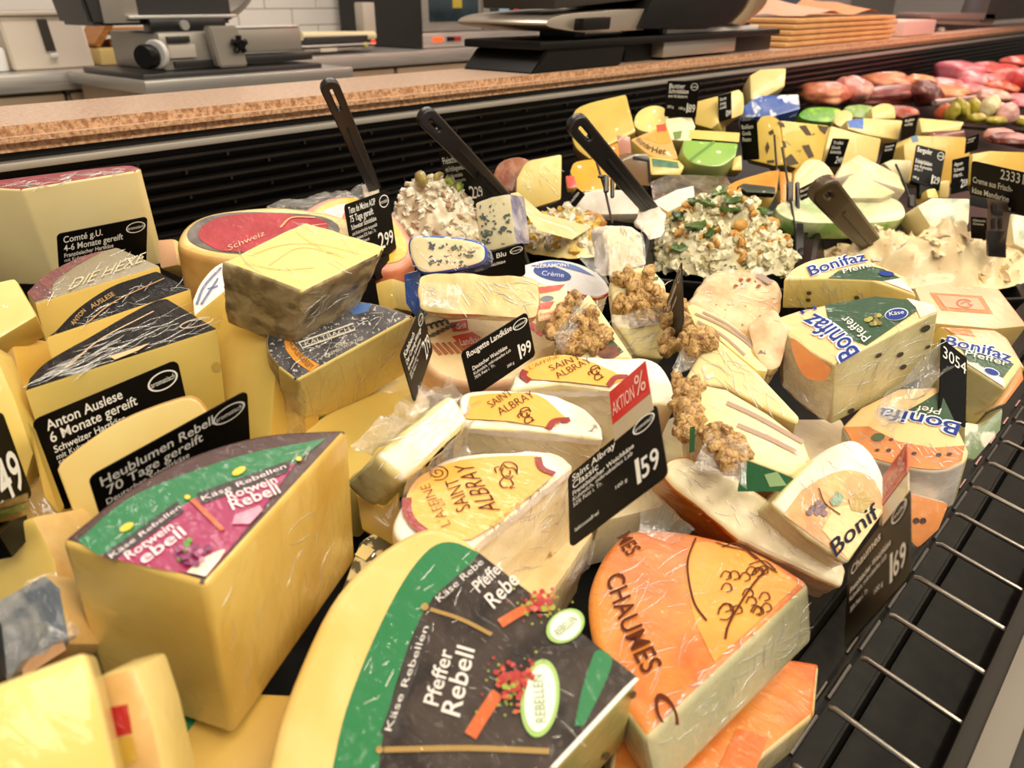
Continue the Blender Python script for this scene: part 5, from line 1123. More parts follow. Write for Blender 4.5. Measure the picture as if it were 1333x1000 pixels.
# right neighbour
c = cheese('pepper_cheese', 'blue lettered wedge with green label leaning at the grille, behind the tag lettered 3054', 'cheese',
    [(1224, 437), (1281, 446), (1328, 466), (1332, 474), (1309, 507), (1256, 474)], .055, (BLAB, PEPF, PEACHR), A=(1309, 507), t=.635, n=V((-.3, -.3, .9)), bevel=.004, seg=3)
R, pl = c.root, c.pl
decal(R, 'green_print', pl, [(1250, 452, 'r'), (1285, 456, 'r'), (1320, 474), (1306, 492), (1262, 472)], BGRN, 1); decal(R, 'white_corner', pl, [(1256, 471), (1268, 472), (1306, 493), (1308, 504)], WRIND, 2)
letter(R, pl, 'Bonifaz', (1230, 449), (1316, 472), (1233, 437), .2)
a = Acc(); txt(a, pl, 'Pfeffer', (1256, 462), (1312, 477), (1258, 455), .0, .1, 4); a.build('green_lettering', PWHITE, R)
decal(R, 'oval_label', pl, ell(1291, 484, 11, 4.5, 20), paint('oval_white', '#cfd6e2'), 3); decal(R, 'oval_centre', pl, ell(1291, 484, 9.5, 3.6, 20), BBLU, 4)
c = cheese('pepper_cheese', 'green and white wrapped wedge lowest in the corner by the wire grille', 'cheese', [(1256, 548), (1278, 552), (1308, 528), (1304, 560), (1270, 600), (1254, 596)], .04, (M('wrap_greenwhite', '#7c8f68', '#e4dcc8', sc=36, rough=.35, coat=.9, wr=.4, lo=.48, hi=.52), PEPF, PEACHR), A=(1278, 552), t=.66, n=nrm(-5, 40), bevel=.004)
cheese('pepper_cheese', 'orange edge of a wrapped cheese leaning on the wire grille', 'cheese', [(1312, 508), (1330, 474), (1334, 494), (1310, 526), (1296, 530)], .03, (BOR, PEACHR, PEACHR), A=(1330, 474), t=.66, n=nrm(10, 45), bevel=.003)
# front wrapped one
c = cheese('pepper_cheese', 'dark lettered wedge with white rim and grape print tilted up, behind the right action tag', 'cheese',
    [(1002, 656), (1058, 597, 'r'), (1085, 580, 'r'), (1112, 573, 'r'), (1134, 588, 'r'), (1150, 618, 'r'), (1158, 655), (1104, 735), (1050, 700)], .05, (WRIND, PEPF, WRIND), A=(1104, 735), t=.445, n=V((-.46, -.48, .75)), bevel=.006, seg=3)
R, pl = c.root, c.pl
decal(R, 'label', pl, [(1020, 670), (1044, 638, 'r'), (1076, 619, 'r'), (1106, 612, 'r'), (1133, 621, 'r'), (1146, 640, 'r'), (1150, 666), (1104, 730), (1060, 700)], M('label_ochre', '#dba85a', '#cc8646', sc=30, rough=.38, coat=.9, wr=.5), 1)
decal(R, 'pale_print', pl, [(1070, 690), (1085, 662, 'r'), (1120, 655, 'r'), (1148, 664), (1130, 694), (1104, 728)], paint('pale_print', '#d9c084'), 2)
decal(R, 'yellow_print', pl, [(1105, 650), (1122, 634), (1138, 650), (1125, 668), (1108, 664)], paint('print_mustard', '#a98a34'), 3)
for k in range(9): x, y = 1060+random.uniform(-11, 14), 660+random.uniform(-9, 9); a = Acc(); blob(a, pl, x, y, 4.5, 4, 0, 3+.1*k); a.build('grape_print', paint('grape_dusk%d' % (k % 2), ['#7a5560', '#5d3a4a'][k % 2]), R)
decal(R, 'leaf_print', pl, [(1080, 652), (1090, 639, 'r'), (1098, 646, 'r'), (1094, 657, 'r'), (1084, 659)], paint('leaf_grey', '#6d8a6a'), 3)
a = Acc(); stroke(a, pl, [(1066, 635), (1074, 655), (1094, 670)], .0008, 4); a.build('stem_print', BRN, R)
letter(R, pl, 'Bonif', (1088, 726), (1146, 672), (1080, 706), .1, M('letter_navy', '#14122a', rough=.6, spec=.2), False)
# pink orange label loaves
PLAB = M('label_salmon', '#eebd9c', '#e8ad88', sc=12, rough=.4, coat=.7, wr=.3)
c = cheese('label_cheese', 'pink cheese loaf with square orange label beside the almond spread', 'cheese',
    [(1190, 373), (1220, 369), (1300, 375), (1338, 424), (1296, 428), (1210, 420)], .05, (PLAB, M('loaf_face', '#c9ae6a', '#bfa25c', sc=20, rough=.4, coat=.7), PLAB), A=(1296, 428), t=.74, n=V((-.15, -.28, .95)), bevel=.003)
decal(c.root, 'orange_label', c.pl, [(1210, 381), (1278, 385), (1293, 409), (1226, 404)], paint('label_tangerine', '#de7442'), 1); decal(c.root, 'label_centre', c.pl, [(1219, 384), (1273, 388), (1283, 404), (1231, 400)], paint('label_tanpink', '#d49a7a'), 2)
a = Acc(); stroke(a, c.pl, ell(1256, 395, 10, 5, 5, 10), .002, 3); stroke(a, c.pl, [(1250, 396), (1258, 393), (1264, 398)], .002, 3); a.build('emblem_print', paint('emblem_grey', '#a8604a'), c.root)
c = cheese('label_cheese', 'second pink loaf with orange label behind the leaning blue lettered wedge', 'cheese', [(1222, 424), (1296, 429), (1312, 440), (1336, 480), (1250, 440)], .045, (PLAB, GOUDA, PLAB), A=(1312, 440), t=.70, n=V((-.15, -.28, .95)), bevel=.003)
decal(c.root, 'orange_label', c.pl, [(1228, 426), (1262, 428), (1270, 438), (1240, 434)], paint('label_tangerine', '#de7442'), 1)
# ================================================================ tags in the middle
tag('narrow brown black tag leaning before the wrapped brie', (521, 462), (548, 400), (536, 512), .47, [('Kaltbach', .08, .16, .11, .45, .03), ('Der Cremig-Würzige', .08, .30, .10, .70, .03), ('Schweizer Schnittkäse', .08, .42, .075, .6), ('mit Kuhmilch hergestellt', .08, .52, .06, .6, 0.), ('56% Fett i. Tr.', .08, .6, .06, .36, 0.)], ('2', '79'), w=.084, h=.034, badge='cremig', pw=.3, psz=.34, holder=False)
tag('black tag priced 199 in front of the cream wrapper', (600, 459), (686, 406), (614, 514), .49, [('Rougette Landkäse', .06, .17, .13, .67, .03), ('Deutscher Weichkäse', .09, .47, .085, .52), ('Kuhmilch, mikrobielles Lab', .09, .57, .065, .56, 0.), ('70% Fett i. Tr.', .09, .665, .065, .3, 0.), ('200 g', .55, .86, .06, .11, 0.)], ('1', '99'), w=.064, h=.034, pw=.27, psz=.30, holder=False)
tag('dark tag priced 159 and marked laktosefrei under the red action strip', (739, 620), (854, 525), (742, 728), .43, [('Saint Albray', .06, .15, .10, .50, .03), ('Classic', .06, .265, .10, .30, .03), ('Französischer Weichkäse', .06, .36, .07, .68), ('Kuhmilch, mikrobielles Lab', .06, .44, .06, .66, 0.), ('52% Fett i. Tr.', .06, .52, .06, .33, 0.), ('100 g', .52, .72, .05, .12, 0.), ('laktosefrei', .07, .86, .055, .26, 0.)], ('1', '59'), w=.07, h=.05, action=(-.74, -.20, .55, .97), pw=.30, psz=.30, holder=False)
tag('black tag turned aside with red action strip by the wire grille', (1104, 738), (1184, 634), (1098, 850), .42, [('Chaumes', .08, .2, .12, .5, .03), ('Französischer Weichkäse', .08, .42, .08, .66), ('Kuhmilch, mikrobielles Lab', .08, .52, .07, .6, 0.), ('50% Fett i. Tr.', .1, .66, .06, .3, 0.), ('100 g', .5, .78, .06, .13, 0.)], ('1', '69'), w=.075, h=.05, badge='mild', action=(-.60, -.20, .60, .99), pw=.30, psz=.30, holder=False)
tag('black tag showing 3054 on its back beside the big blue lettered wedge', (1226, 440), (1259, 466), (1222, 540), .60, [('3054', .05, .26, .17, .9, .0)], None, badge=None, w=.036, h=.062, holder=False)
tag('black tag with oval badge under the upright blue wedge', (606, 338), (682, 316), (612, 380), .665, [('Bavaria Blu', .06, .22, .15, .62, .03), ('Deutscher Weichkäse', .06, .42, .10, .6)], None, w=.056, h=.034, holder=False, badge='cremig')
tag('tan grey tag seen edge-on between the walnut cheeses', (868, 392), (887, 340), (870, 470), .625, [('Walnusskäse', .08, .22, .12, .6, .02), ('Deutscher Weichkäse', .08, .42, .08, .6)], None, w=.06, h=.05, holder=False)
# ================================================================ salads in black bowls
def bowl(label, quad, hh=.06, lip=.004):
    rim = [D(u, v, hh) for u, v in quad]; c = sum(rim, V((0, 0, 0)))/4
    r = thing('salad_bowl', label, 'bowl', V((c.x, c.y, deck_z(c.y))), 'black salad bowls in the counter')
    def lvl(k, dz): return [c+(p-c)*k+V((0, 0, dz)) for p in rim]
    rings = [lvl(.80, -.055), lvl(.97, -.006), lvl(1.0, 0), lvl(1.0, .003), lvl(.955, .003), lvl(.93, -.006), lvl(.77, -.05)]
    bm = bmesh.new(); rr = [[bm.verts.new(p) for p in q] for q in rings]
    for a, b in zip(rr, rr[1:]):
        for i in range(4): bm.faces.new((a[i], a[(i+1) % 4], b[(i+1) % 4], b[i]))
    bm.faces.new(rr[0][::-1]); bm.faces.new(rr[-1])
    es = [e for e in bm.edges if len(e.link_faces) == 2 and e.calc_face_angle(0) > .6]
    bmesh.ops.bevel(bm, geom=es, offset=.003, segments=2, affect='EDGES', material=-1, clamp_overlap=True)
    from_bm('shell', bm, BLACK, r, smooth=40); return r
bowl('black bowl holding the pale meat salad by the louvres', [(522, 352), (628, 352), (640, 268), (530, 260)])
bowl('black bowl holding the yellow egg salad', [(688, 352), (832, 364), (843, 286), (662, 274)])
bowl('black bowl holding the big herb salad with croutons', [(832, 366), (1028, 382), (1053, 302), (846, 286)])
bowl('black bowl holding the beige almond spread', [(1044, 404), (1336, 392), (1296, 306), (1062, 300)])
def mound(label, cat, u, v, hb, rx, ry, h, m, lump, seed, chunks, sharp=1.6, rot=0.):
    """heap of salad: a lumpy domed mass, small chunks over it, and separate bits of garnish"""
    c = D(u, v, hb); r = thing(cat, label, 'salad', c); random.seed(seed); off = V((seed*5.3, seed*2.1, 0))
    ca, sa = math.cos(rot), math.sin(rot); X = RT*ca+FH*sa; Y = FH*ca-RT*sa; Z = V((0, 0, 1))
    def surf(a, q):
        s = 1+.10*noise.noise(V((math.cos(a)*1.5, math.sin(a)*1.5, seed)))
        p = c+X*rx*q*s*math.cos(a)+Y*ry*q*s*math.sin(a)
        z = h*(1-q**sharp)
        for sc_, am in lump: z += am*noise.noise(p*sc_+off)*(1-.5*q**4)
        return p+Z*max(z, -.002)
    nr, na = 34, 84
    vs = [surf(0, 0)]; fs = []
    for i in range(1, nr+1):
        for j in range(na): vs.append(surf(2*math.pi*j/na, i/nr))
    for j in range(na): fs.append((0, 1+j, 1+(j+1) % na))
    for i in range(nr-1):
        for j in range(na):
            a = 1+i*na+j; b = 1+i*na+(j+1) % na; fs.append((a, a+na, b+na, b))
    o = obj('salad_mass', vs, fs, m, r, smooth=180); o['kind'] = 'stuff'
    for (nm, mm, n, s0, s1, flat, lim) in chunks:
        bm = bmesh.new()
        for k in range(n):
            a = random.uniform(0, 6.28); q = math.sqrt(random.random())*lim; p = surf(a, q)
            mt = Matrix.Translation(p+Z*s0*.15) @ Matrix.Rotation(random.uniform(0, 6.3), 4, (random.random()-.5, random.random()-.5, random.random()-.5)) @ Matrix.Diagonal((random.uniform(s0, s1), random.uniform(s0, s1)*.7, random.uniform(s0, s1)*flat, 1))
            g = bmesh.ops.create_icosphere(bm, subdivisions=1 if s1 < .006 else 2, radius=1, matrix=mt)
            for w_ in g['verts']: w_.co += V((noise.noise(w_.co*260), noise.noise(w_.co*260+V((9, 0, 0))), noise.noise(w_.co*260+V((0, 9, 0)))))*s1*.5
        x = from_bm(nm, bm, mm, r, smooth=60); x['kind'] = 'stuff'
    return r, surf
def garnish(r, surf, name, m, items, size, flat=.22):
    for a, q, s in items:
        p = surf(a, q); bm = bmesh.new()
        mt = Matrix.Translation(p+V((0, 0, size*s*.2))) @ Matrix.Rotation(a*3.1, 4, 'Z') @ Matrix.Rotation(.5*math.sin(a*7), 4, 'X') @ Matrix.Diagonal((size*s, size*s*.45, size*s*flat, 1))
        g = bmesh.ops.create_icosphere(bm, subdivisions=2, radius=1, matrix=mt)
        for w_ in g['verts']: w_.co += V((0, 0, 1))*noise.noise(w_.co*150)*size*s*.35
        from_bm(name, bm, m, r, smooth=60)
SALW = M('salad_white', '#e6dcc4', '#cbb898', sc=55, rough=.35, coat=.6, cr=.12, bump=.5, bsc=90, sss=.1)
SALC = M('salad_herb', '#e2dabc', '#c4b88c', sc=60, rough=.35, coat=.6, cr=.12, bump=.6, bsc=90, c3='#7d8a4c', sc3=170, t3=(.62, .68))
SALE = M('salad_egg', '#ecdda2', '#dcb860', sc=40, rough=.4, coat=.5, bump=.5, bsc=90)
SALD = M('almond_spread', '#e8d5aa', '#dcc194', sc=30, rough=.42, coat=.45, cr=.15, bump=.35, bsc=70, c3='#a98856', sc3=60, t3=(.64, .72))
CHW = M('chunk_white', '#efe8d6', '#ddd0b2', sc=90, rough=.35, coat=.6, cr=.12); CHM = M('chunk_mauve', '#c4a58e', '#a8876c', sc=90, rough=.4, coat=.5)
CROUT = M('crouton', '#cf9f52', '#b57f36', sc=120, rough=.6, bump=.4); HERB = M('herb_green', '#4c6a22', '#2f4a18', sc=90, rough=.4, coat=.4); LEEK = M('leek_green', '#9ab83c', '#c3d46a', sc=60, rough=.4, coat=.4)
YOLK = M('yolk', '#dfb040', '#e8c766', sc=60, rough=.5)
r, s = mound('pale meat salad heaped in a bowl with spring onion slices on top', 'meat_salad', 565, 322, .04, .058, .055, .07, SALW, ((38, .024), (110, .012)), 3, [('salad_chunk', CHW, 330, .0025, .007, .5, 1.), ('meat_strip', CHM, 70, .003, .008, .4, .95)], 3.0)
garnish(r, s, 'onion_slice', LEEK, [(1.2, .2, 1.), (.5, .35, 1.1), (2.4, .3, .9), (.2, .55, 1.1), (1.7, .5, .8)], .009, .5)
garnish(r, s, 'gherkin_chunk', M('gherkin', '#9a8a4a', '#b7a25c', sc=60, rough=.4, coat=.4), [(4.4, .42, 1.2), (5.2, .35, .8)], .012, .6)
r, s = mound('yellow egg salad with coarse pieces in the second bowl', 'egg_salad', 735, 318, .045, .068, .05, .035, SALE, ((40, .012), (110, .006)), 5, [('salad_chunk', CHW, 120, .004, .008, .6, .95), ('egg_chunk', YOLK, 70, .004, .009, .6, .95)])
garnish(r, s, 'peach_chunk', M('peach_chunk', '#b57a3a', '#c98f4a', sc=60, rough=.4, coat=.4), [(.5, .6, 1.3)], .014, .7)
garnish(r, s, 'leek_piece', LEEK, [(4.2, .5, 1.), (5.0, .6, .9)], .011, .3)
r, s = mound('big herb cheese salad with golden croutons and green leaves', 'herb_salad', 936, 338, .042, .094, .072, .064, SALC, ((26, .026), (80, .016), (190, .006)), 8, [('salad_chunk', M('chunk_cream', '#e6dfc0', '#d3c79c', sc=90, rough=.35, coat=.6, cr=.12), 520, .003, .009, .7, 1.), ('crouton_piece', CROUT, 60, .004, .009, .7, .85), ('herb_bit', HERB, 140, .002, .005, .3, .95), ('crouton_crumb', CROUT, 70, .003, .007, .6, .9)], 2.6)
garnish(r, s, 'crouton', CROUT, [(1.2, .25, 1.), (.6, .3, 1.2), (1.8, .35, .9), (5.4, .3, 1.1), (4.9, .55, 1.), (.1, .4, .9), (5.9, .6, 1.2), (2.2, .5, .8), (1.0, .5, 1.1), (4.4, .7, .9)], .010, .7)
garnish(r, s, 'herb_leaf', HERB, [(2.0, .15, 1.2), (3.6, .4, 1.2), (4.2, .5, 1.3), (4.0, .7, 1.2), (5.6, .45, 1.2), (.0, .2, 1.), (3.3, .65, 1.1), (1.3, .6, 1.2), (4.6, .3, 1.1), (3.9, .85, 1.), (2.8, .3, 1.1), (5.0, .2, 1.2), (.8, .75, 1.1)], .0155, .16)
r, s = mound('beige almond spread heaped in the widest bowl', 'almond_spread', 1192, 352, .042, .138, .08, .058, SALD, ((20, .030), (55, .020), (130, .005)), 12, [('spread_crumb', SALD, 60, .004, .012, .4, .98)], 2.2)
garnish(r, s, 'almond_slice', M('almond_slice', '#b79f7c', '#c7b08c', sc=30, rough=.5), [(5.3, .45, 1.3), (4.6, .5, 1.2), (2.9, .6, .8)], .014, .12)
# parchment edge rising from the egg salad
o = thing('parchment_liner', 'cream parchment edge standing up out of the egg salad bowl', 'paper', P(690, 290, .80))
bm = bmesh.new(); q = [P(664, 252, .86), P(674, 250, .87), P(706, 278, .85), P(745, 288, .87), P(770, 296, .88), P(745, 312, .83), P(700, 300, .81), P(682, 275, .83)]
from_bm('sheet', prism_bm(q, ['c']*8, (CAM-q[0]).normalized(), .003, {'c': 0}, bevel=.001), M('parchment', '#e2cd9c', '#d8bd84', sc=30, rough=.6, coat=.3), o, smooth=40)
# ================================================================ serving spoons
SPB = M('spoon_black', '#1e1a19', rough=.34, spec=.6); SPBR = M('spoon_brown', '#4b3b24', rough=.35, coat=.3)
def spoon(label, top, bot, wd, m, slot=.022, blade=None, bm_=None):
    a, b = P(*top), P(*bot); ln = (a-b).length; d = (a-b).normalized(); s = d.cross((CAM-a).normalized()).normalized(); n = s.cross(d)
    r = thing('serving_spoon', label, 'spoon', b, 'serving spoons in the salads')
    c = bpy.data.curves.new('handle', 'CURVE'); c.dimensions = '2D'; c.fill_mode = 'BOTH'; c.extrude = wd*.16; c.bevel_depth = wd*.12; c.bevel_resolution = 2
    def loop(pts):
        sp = c.splines.new('POLY'); sp.points.add(len(pts)-1); sp.use_cyclic_u = True
        for p, q in zip(sp.points, pts): p.co = (q[0], q[1], 0, 1)
    w2 = wd/2; arc = [(w2*math.cos(t), ln-w2+w2*math.sin(t)) for t in [math.pi*k/10 for k in range(11)]]
    loop([(w2*.72, 0)]+arc+[(-w2*.72, 0)])
    h2 = w2*.42; y1 = ln-w2*1.1; y0 = y1-slot
    loop([(h2*math.cos(t), y1+h2*math.sin(t)) for t in [math.pi*k/6 for k in range(7)]]+[(h2*math.cos(t), y0+h2*math.sin(t)) for t in [math.pi+math.pi*k/6 for k in range(7)]])
    o = bpy.data.objects.new('tmp', c); me = bpy.data.meshes.new_from_object(o); bpy.data.objects.remove(o); bpy.data.curves.remove(c)
    mt = Matrix(((s.x, d.x, n.x, b.x), (s.y, d.y, n.y, b.y), (s.z, d.z, n.z, b.z), (0, 0, 0, 1)))
    me.transform(Matrix.Translation(-b) @ mt); me.materials.clear(); me.materials.append(m)
    me.shade_smooth(); me.set_sharp_from_angle(angle=.7)
    ho = bpy.data.objects.new('handle', me); COL.objects.link(ho); ho.parent = r; BASE[ho] = b
    tube('handle_rib', [b+n*wd*.25+d*ln*.05, b+n*wd*.25+d*ln*.62], wd*.12, m, r, 6)
    if blade:
        q = [P(*k) for k in blade]; bm = prism_bm(q, ['c']*len(q), (CAM-q[0]).normalized(), .006, {'c': 0}, bevel=.002, seg=2, org=(.004, 60, .006)); from_bm('blade', bm, bm_, r, smooth=60)
SALB = M('spoon_coated', '#ece4da', '#d9ccbc', sc=50, rough=.4, coat=.4)
spoon('black slotted spoon handle standing behind the 75 Tage tag', (426, 106, .74), (487, 244, .86), .0155, SPB, .022, [(472, 242, .865), (490, 238, .865), (500, 262, .85), (478, 270, .85)], SALB)
spoon('black spoon handle crossing the small tag by the louvres', (550, 147, .73), (654, 254, .86), .0165, SPB, .016)
spoon('long dark spoon handle leaning out of the big herb salad', (746, 156, .76), (846, 272, .885), .0185, SPB, .018, [(832, 268, .885), (850, 262, .89), (868, 280, .875), (862, 308, .85), (845, 312, .85), (828, 290, .87)], SALB)
spoon('short brown black spoon handle in the almond spread', (1066, 240, .88), (1134, 318, 1.0), .028, SPBR, .008, [(1128, 322, 1.0), (1148, 300, 1.02), (1166, 312, 1.0), (1150, 338, .97), (1136, 340, .97)], SALB)
# thin stalks with clips that carry tags
def stalk(label, pts, clips, r_=.0016):
    q = [P(*p) for p in pts]; r = thing('tag_stalk', label, 'stand', q[-1], 'tag stalks between the bowls')
    tube('rod', q, r_, SPB, r, 6)
    for (u, v, t, wd, ht) in clips:
        p = P(u, v, t); bm = bmesh.new(); k = [bm.verts.new(p+RT*x*wd*t/1000+UP*y*ht*t/1000+FW*z*.006) for x, y, z in ((-.5, -.5, -.5), (.5, -.5, -.5), (.5, .5, -.5), (-.5, .5, -.5), (-.5, -.5, .5), (.5, -.5, .5), (.5, .5, .5), (-.5, .5, .5))]
        for f in ((0, 1, 2, 3), (4, 5, 6, 7), (0, 1, 5, 4), (1, 2, 6, 5), (2, 3, 7, 6), (3, 0, 4, 7)): bm.faces.new([k[i] for i in f])
        bmesh.ops.bevel(bm, geom=bm.edges[:], offset=.0015, segments=1, affect='EDGES'); from_bm('clip', bm, SPB, r, smooth=40)
    return r
stalk('stalk with black clip standing before the white and yellow pack', [(775, 206, .93), (787, 245, .92), (797, 290, .90)], [(789, 240, .915, 7, 22), (797, 245, .91, 5, 26), (784, 230, .92, 12, 4)])
stalk('thin stalk left of the pale round cheese with its chain of clips', [(1008, 176, 1.12), (1011, 218, 1.10), (1014, 246, 1.08)], [(1012, 228, 1.09, 5, 16)])
stalk('tall stalk between the herb salad and almond spread', [(1018, 192, 1.05), (1026, 240, 1.03), (1034, 290, 1.0), (1042, 334, .96)], [(1028, 250, 1.02, 8, 26), (1038, 256, 1.02, 5, 38), (1040, 312, .97, 12, 44)])
stalk('dark stalk between the green wrapped slab and the blue mottled block', [(1166, 214, 1.12), (1178, 240, 1.10), (1188, 268, 1.08), (1192, 288, 1.06)], [(1186, 262, 1.08, 8, 16)])
# ================================================================ cheeses farther along
def far(name, label, poly, n, t, h, mats, A=None, bevel=.004, **k):
    return cheese(name, label, 'cheese', poly, h, mats, A=A, t=t, n=n, bevel=bevel, **k)
SPECK = M('speckled_gouda', '#dec05c', '#d2b04c', sc=20, rough=.45, coat=.4, c3='#8f8238', sc3=95, t3=(.66, .72))
ORC = M('orange_wax', '#dd9430', '#cf8020', sc=20, rough=.4, coat=.6); PKP = M('pack_pinkbrown', '#a87864', '#c8a890', sc=34, rough=.35, coat=.9, wr=.5, dist=1.)
c = far('cheese_block', 'wrapped yellow block with pinkish brown label sides, by the louvres behind the egg salad', [(671, 250), (672, 232, 'r'), (685, 211, 'r'), (705, 205), (732, 200), (731, 260), (694, 272)], nrm(4, 18), .90, .07, (DRYFACE, PKP, PKP), A=(705, 205))
far('cheese_block', 'red brown wrapped piece leaning on the yellow block by the louvres', [(640, 232, 'r'), (650, 212, 'r'), (672, 204, 'r'), (690, 208), (672, 236), (668, 250), (650, 246)], nrm(-8, 30), .93, .04, (M('wrap_redbrown', '#8a4a34', '#b07a5c', sc=40, rough=.3, coat=1., wr=.6), PKP, PKP), A=(672, 204))
far('cheese_wedge', 'large speckled yellow wedge propped upright below the scale', [(745, 152, 'r'), (760, 136, 'r'), (815, 122), (828, 172), (788, 192), (768, 208, 'r'), (747, 188, 'r')], nrm(-8, 30), 1.16, .05, (SPECK, SPECK, RINDTAN), A=(815, 122))
far('cheese_wedge', 'dark orange cheese piece below the speckled yellow wedge', [(768, 208), (790, 190), (812, 182), (818, 210), (790, 216)], nrm(-8, 35), 1.12, .04, (ORC, ORC, ORC), A=(790, 190))
far('goat_cheese', 'pale soft cheese behind the triangular label wedge', [(826, 164, 'r'), (830, 146, 'r'), (848, 137, 'r'), (866, 141, 'r'), (870, 162, 'r'), (845, 172, 'r')], nrm(0, 40), 1.22, .04, (M('cream_yellow', '#e9d888', '#dcc670', sc=20, rough=.4, coat=.6), PALE, PALE), A=(848, 137))
c = far('goat_cheese', 'cream cheese with small green label beside the pale soft cheese', [(866, 154), (900, 150), (906, 164), (900, 184), (868, 182)], nrm(0, 40), 1.18, .04, (CREAM, PALE, PALE), A=(900, 150))
decal(c.root, 'label', c.pl, [(876, 172), (888, 170), (886, 180), (878, 182)], paint('label_moss', '#6f8a3a'), 1)
c = far('cheese_wedge', 'gouda wedge with triangular tan label and orange tip', [(868, 161), (884, 206), (866, 209, 'r'), (842, 199, 'r'), (820, 181)], V((-.35, -.5, .79)), 1.10, .03, (M('label_tan', '#d2a35c', rough=.45, coat=.5), GOUDA, GOUDA), A=(868, 161))
decal(c.root, 'orange_centre', c.pl, [(867, 164), (873, 185), (860, 188, 'r'), (838, 180)], paint('label_marmalade', '#dc9a3a'), 1); decal(c.root, 'red_square', c.pl, [(854, 163), (866, 161), (868, 170), (856, 172)], paint('label_vermilion', '#d0482c'), 2)
a = Acc(); txt(a, c.pl, 'Het', (848, 198), (866, 201), (850, 190), .01); txt(a, c.pl, 'Wonder', (826, 183), (846, 196), (831, 177), .01); a.build('lettering', M('label_ink_dark', '#4a3a26'), c.root)
c = far('cheese_wedge', 'lower gouda wedge with dark green label under the triangular one', [(836, 202), (884, 208), (892, 216), (886, 228), (848, 228)], nrm(0, 35), 1.06, .03, (GOUDA, GOUDA, ORC), A=(884, 208))
decal(c.root, 'label', c.pl, [(848, 206), (882, 211), (884, 219), (850, 217)], paint('label_pine', '#2f6a44'), 1)
c = far('cheese_wedge', 'half wheel with bright green rind and yellow cut top', [(890, 181), (962, 186), (958, 204, 'r'), (938, 216, 'r'), (905, 213, 'r'), (889, 200, 'r')], nrm(0, 45), 1.08, .05, (M('wax_green', '#8fba50', '#7fae44', sc=20, rough=.4, coat=.7), M('wax_green', '#8fba50'), M('wax_green_pale', '#b9c47a')), A=(962, 186))
decal(c.root, 'cut_top', c.pl, [(896, 180), (898, 169), (963, 173), (962, 185)], GOUDA, 2); a = Acc(); stroke(a, c.pl, [(899, 208), (930, 184)], .004, 2); a.build('shadow_stripe', paint('wax_green_shade', '#5f8f34'), c.root)  # shade on the green rind painted as a darker stripe
far('cheese_block', 'small yellow cheese end right of the green half wheel', [(955, 205), (966, 200), (967, 222), (952, 222)], nrm(0, 30), 1.10, .03, (GOUDA, GOUDA, GOUDA), A=(966, 200))
far('cheese_block', 'orange yellow loaf carrying a black tag, below the scale', [(905, 132), (935, 124), (936, 160), (926, 168), (904, 162)], nrm(-25, 25), 1.24, .09, (GOUDA, GOUDA, GOUDA), A=(935, 124))
far('cheese_block', 'pale rounded end of the loaf right of its black tag', [(936, 124), (962, 116, 'r'), (968, 124, 'r'), (968, 146, 'r'), (960, 152), (937, 160)], nrm(10, 25), 1.25, .06, (PALE, GOUDA, GOUDA), A=(962, 116))
far('cheese_block', 'pale cream block lying on the blue pack', [(976, 98), (990, 90), (1024, 88), (1022, 112), (990, 130), (977, 130)], nrm(-5, 25), 1.42, .06, (PALE, PALE, PALE), A=(1024, 88))
far('cheese_pack', 'blue and white wrapped cheese pack under the cream block', [(968, 138), (985, 124), (1040, 122), (1042, 142), (1005, 152), (970, 152)], nrm(-5, 40), 1.40, .05, (FOILBLUE, FOILBLUE, FOILBLUE), A=(1040, 122))
DOT = M('dot_brown', '#4c3a22', rough=.5, coat=.4)
c = far('cheese_block', 'big yellow block with printed dark rectangles, left end face', [(970, 207), (982, 165), (990, 152, 'r'), (1002, 150, 'r'), (1014, 156), (1022, 215), (1008, 216)], nrm(-28, 22), 1.22, .035, (SPECK, SPECK, SPECK), A=(1014, 156))
for q in ([(976, 196), (982, 178), (987, 179), (981, 199)], [(996, 192), (999, 184), (1002, 192), (998, 201)], [(1000, 172), (1006, 168), (1008, 174), (1002, 176)], [(998, 209), (1008, 208), (1008, 212), (999, 212)]): decal(c.root, 'dot_print', c.pl, q, DOT, 2)
c = far('cheese_block', 'long yellow block with printed dark rectangles beside its end face twin', [(1016, 156), (1080, 163), (1070, 212), (1040, 220), (1024, 216)], nrm(14, 22), 1.24, .05, (SPECK, SPECK, SPECK), A=(1080, 163))
for q in ([(1040, 164), (1049, 163), (1057, 176), (1050, 176)], [(1064, 163), (1079, 165), (1074, 175), (1068, 170)], [(1014, 182), (1022, 184), (1024, 192), (1016, 192)], [(1044, 190), (1053, 188), (1060, 204), (1053, 206)], [(1022, 206), (1030, 200), (1040, 213), (1026, 216)], [(1012, 158), (1020, 160), (1022, 166), (1015, 163)]): decal(c.root, 'dot_print', c.pl, q, DOT, 2)
c = far('cheese_block', 'pale long block carrying two black tags, right of the dotted block', [(1082, 163), (1112, 172), (1148, 180), (1142, 212), (1100, 218), (1070, 212)], nrm(12, 28), 1.28, .06, (PALE, PALE, PALE), A=(1112, 172))
far('cheese_roll', 'green wrapped cheese roll lying behind the dotted block', [(1040, 150, 'r'), (1055, 140, 'r'), (1090, 141, 'r'), (1096, 150, 'r'), (1085, 158, 'r'), (1055, 157, 'r')], nrm(0, 40), 1.48, .04, (M('wrap_leafgreen', '#4f9a2a', '#9fc83a', sc=26, rough=.3, coat=1., wr=.5), PALE, M('wrap_leafgreen', '#4f9a2a')), A=(1055, 140))
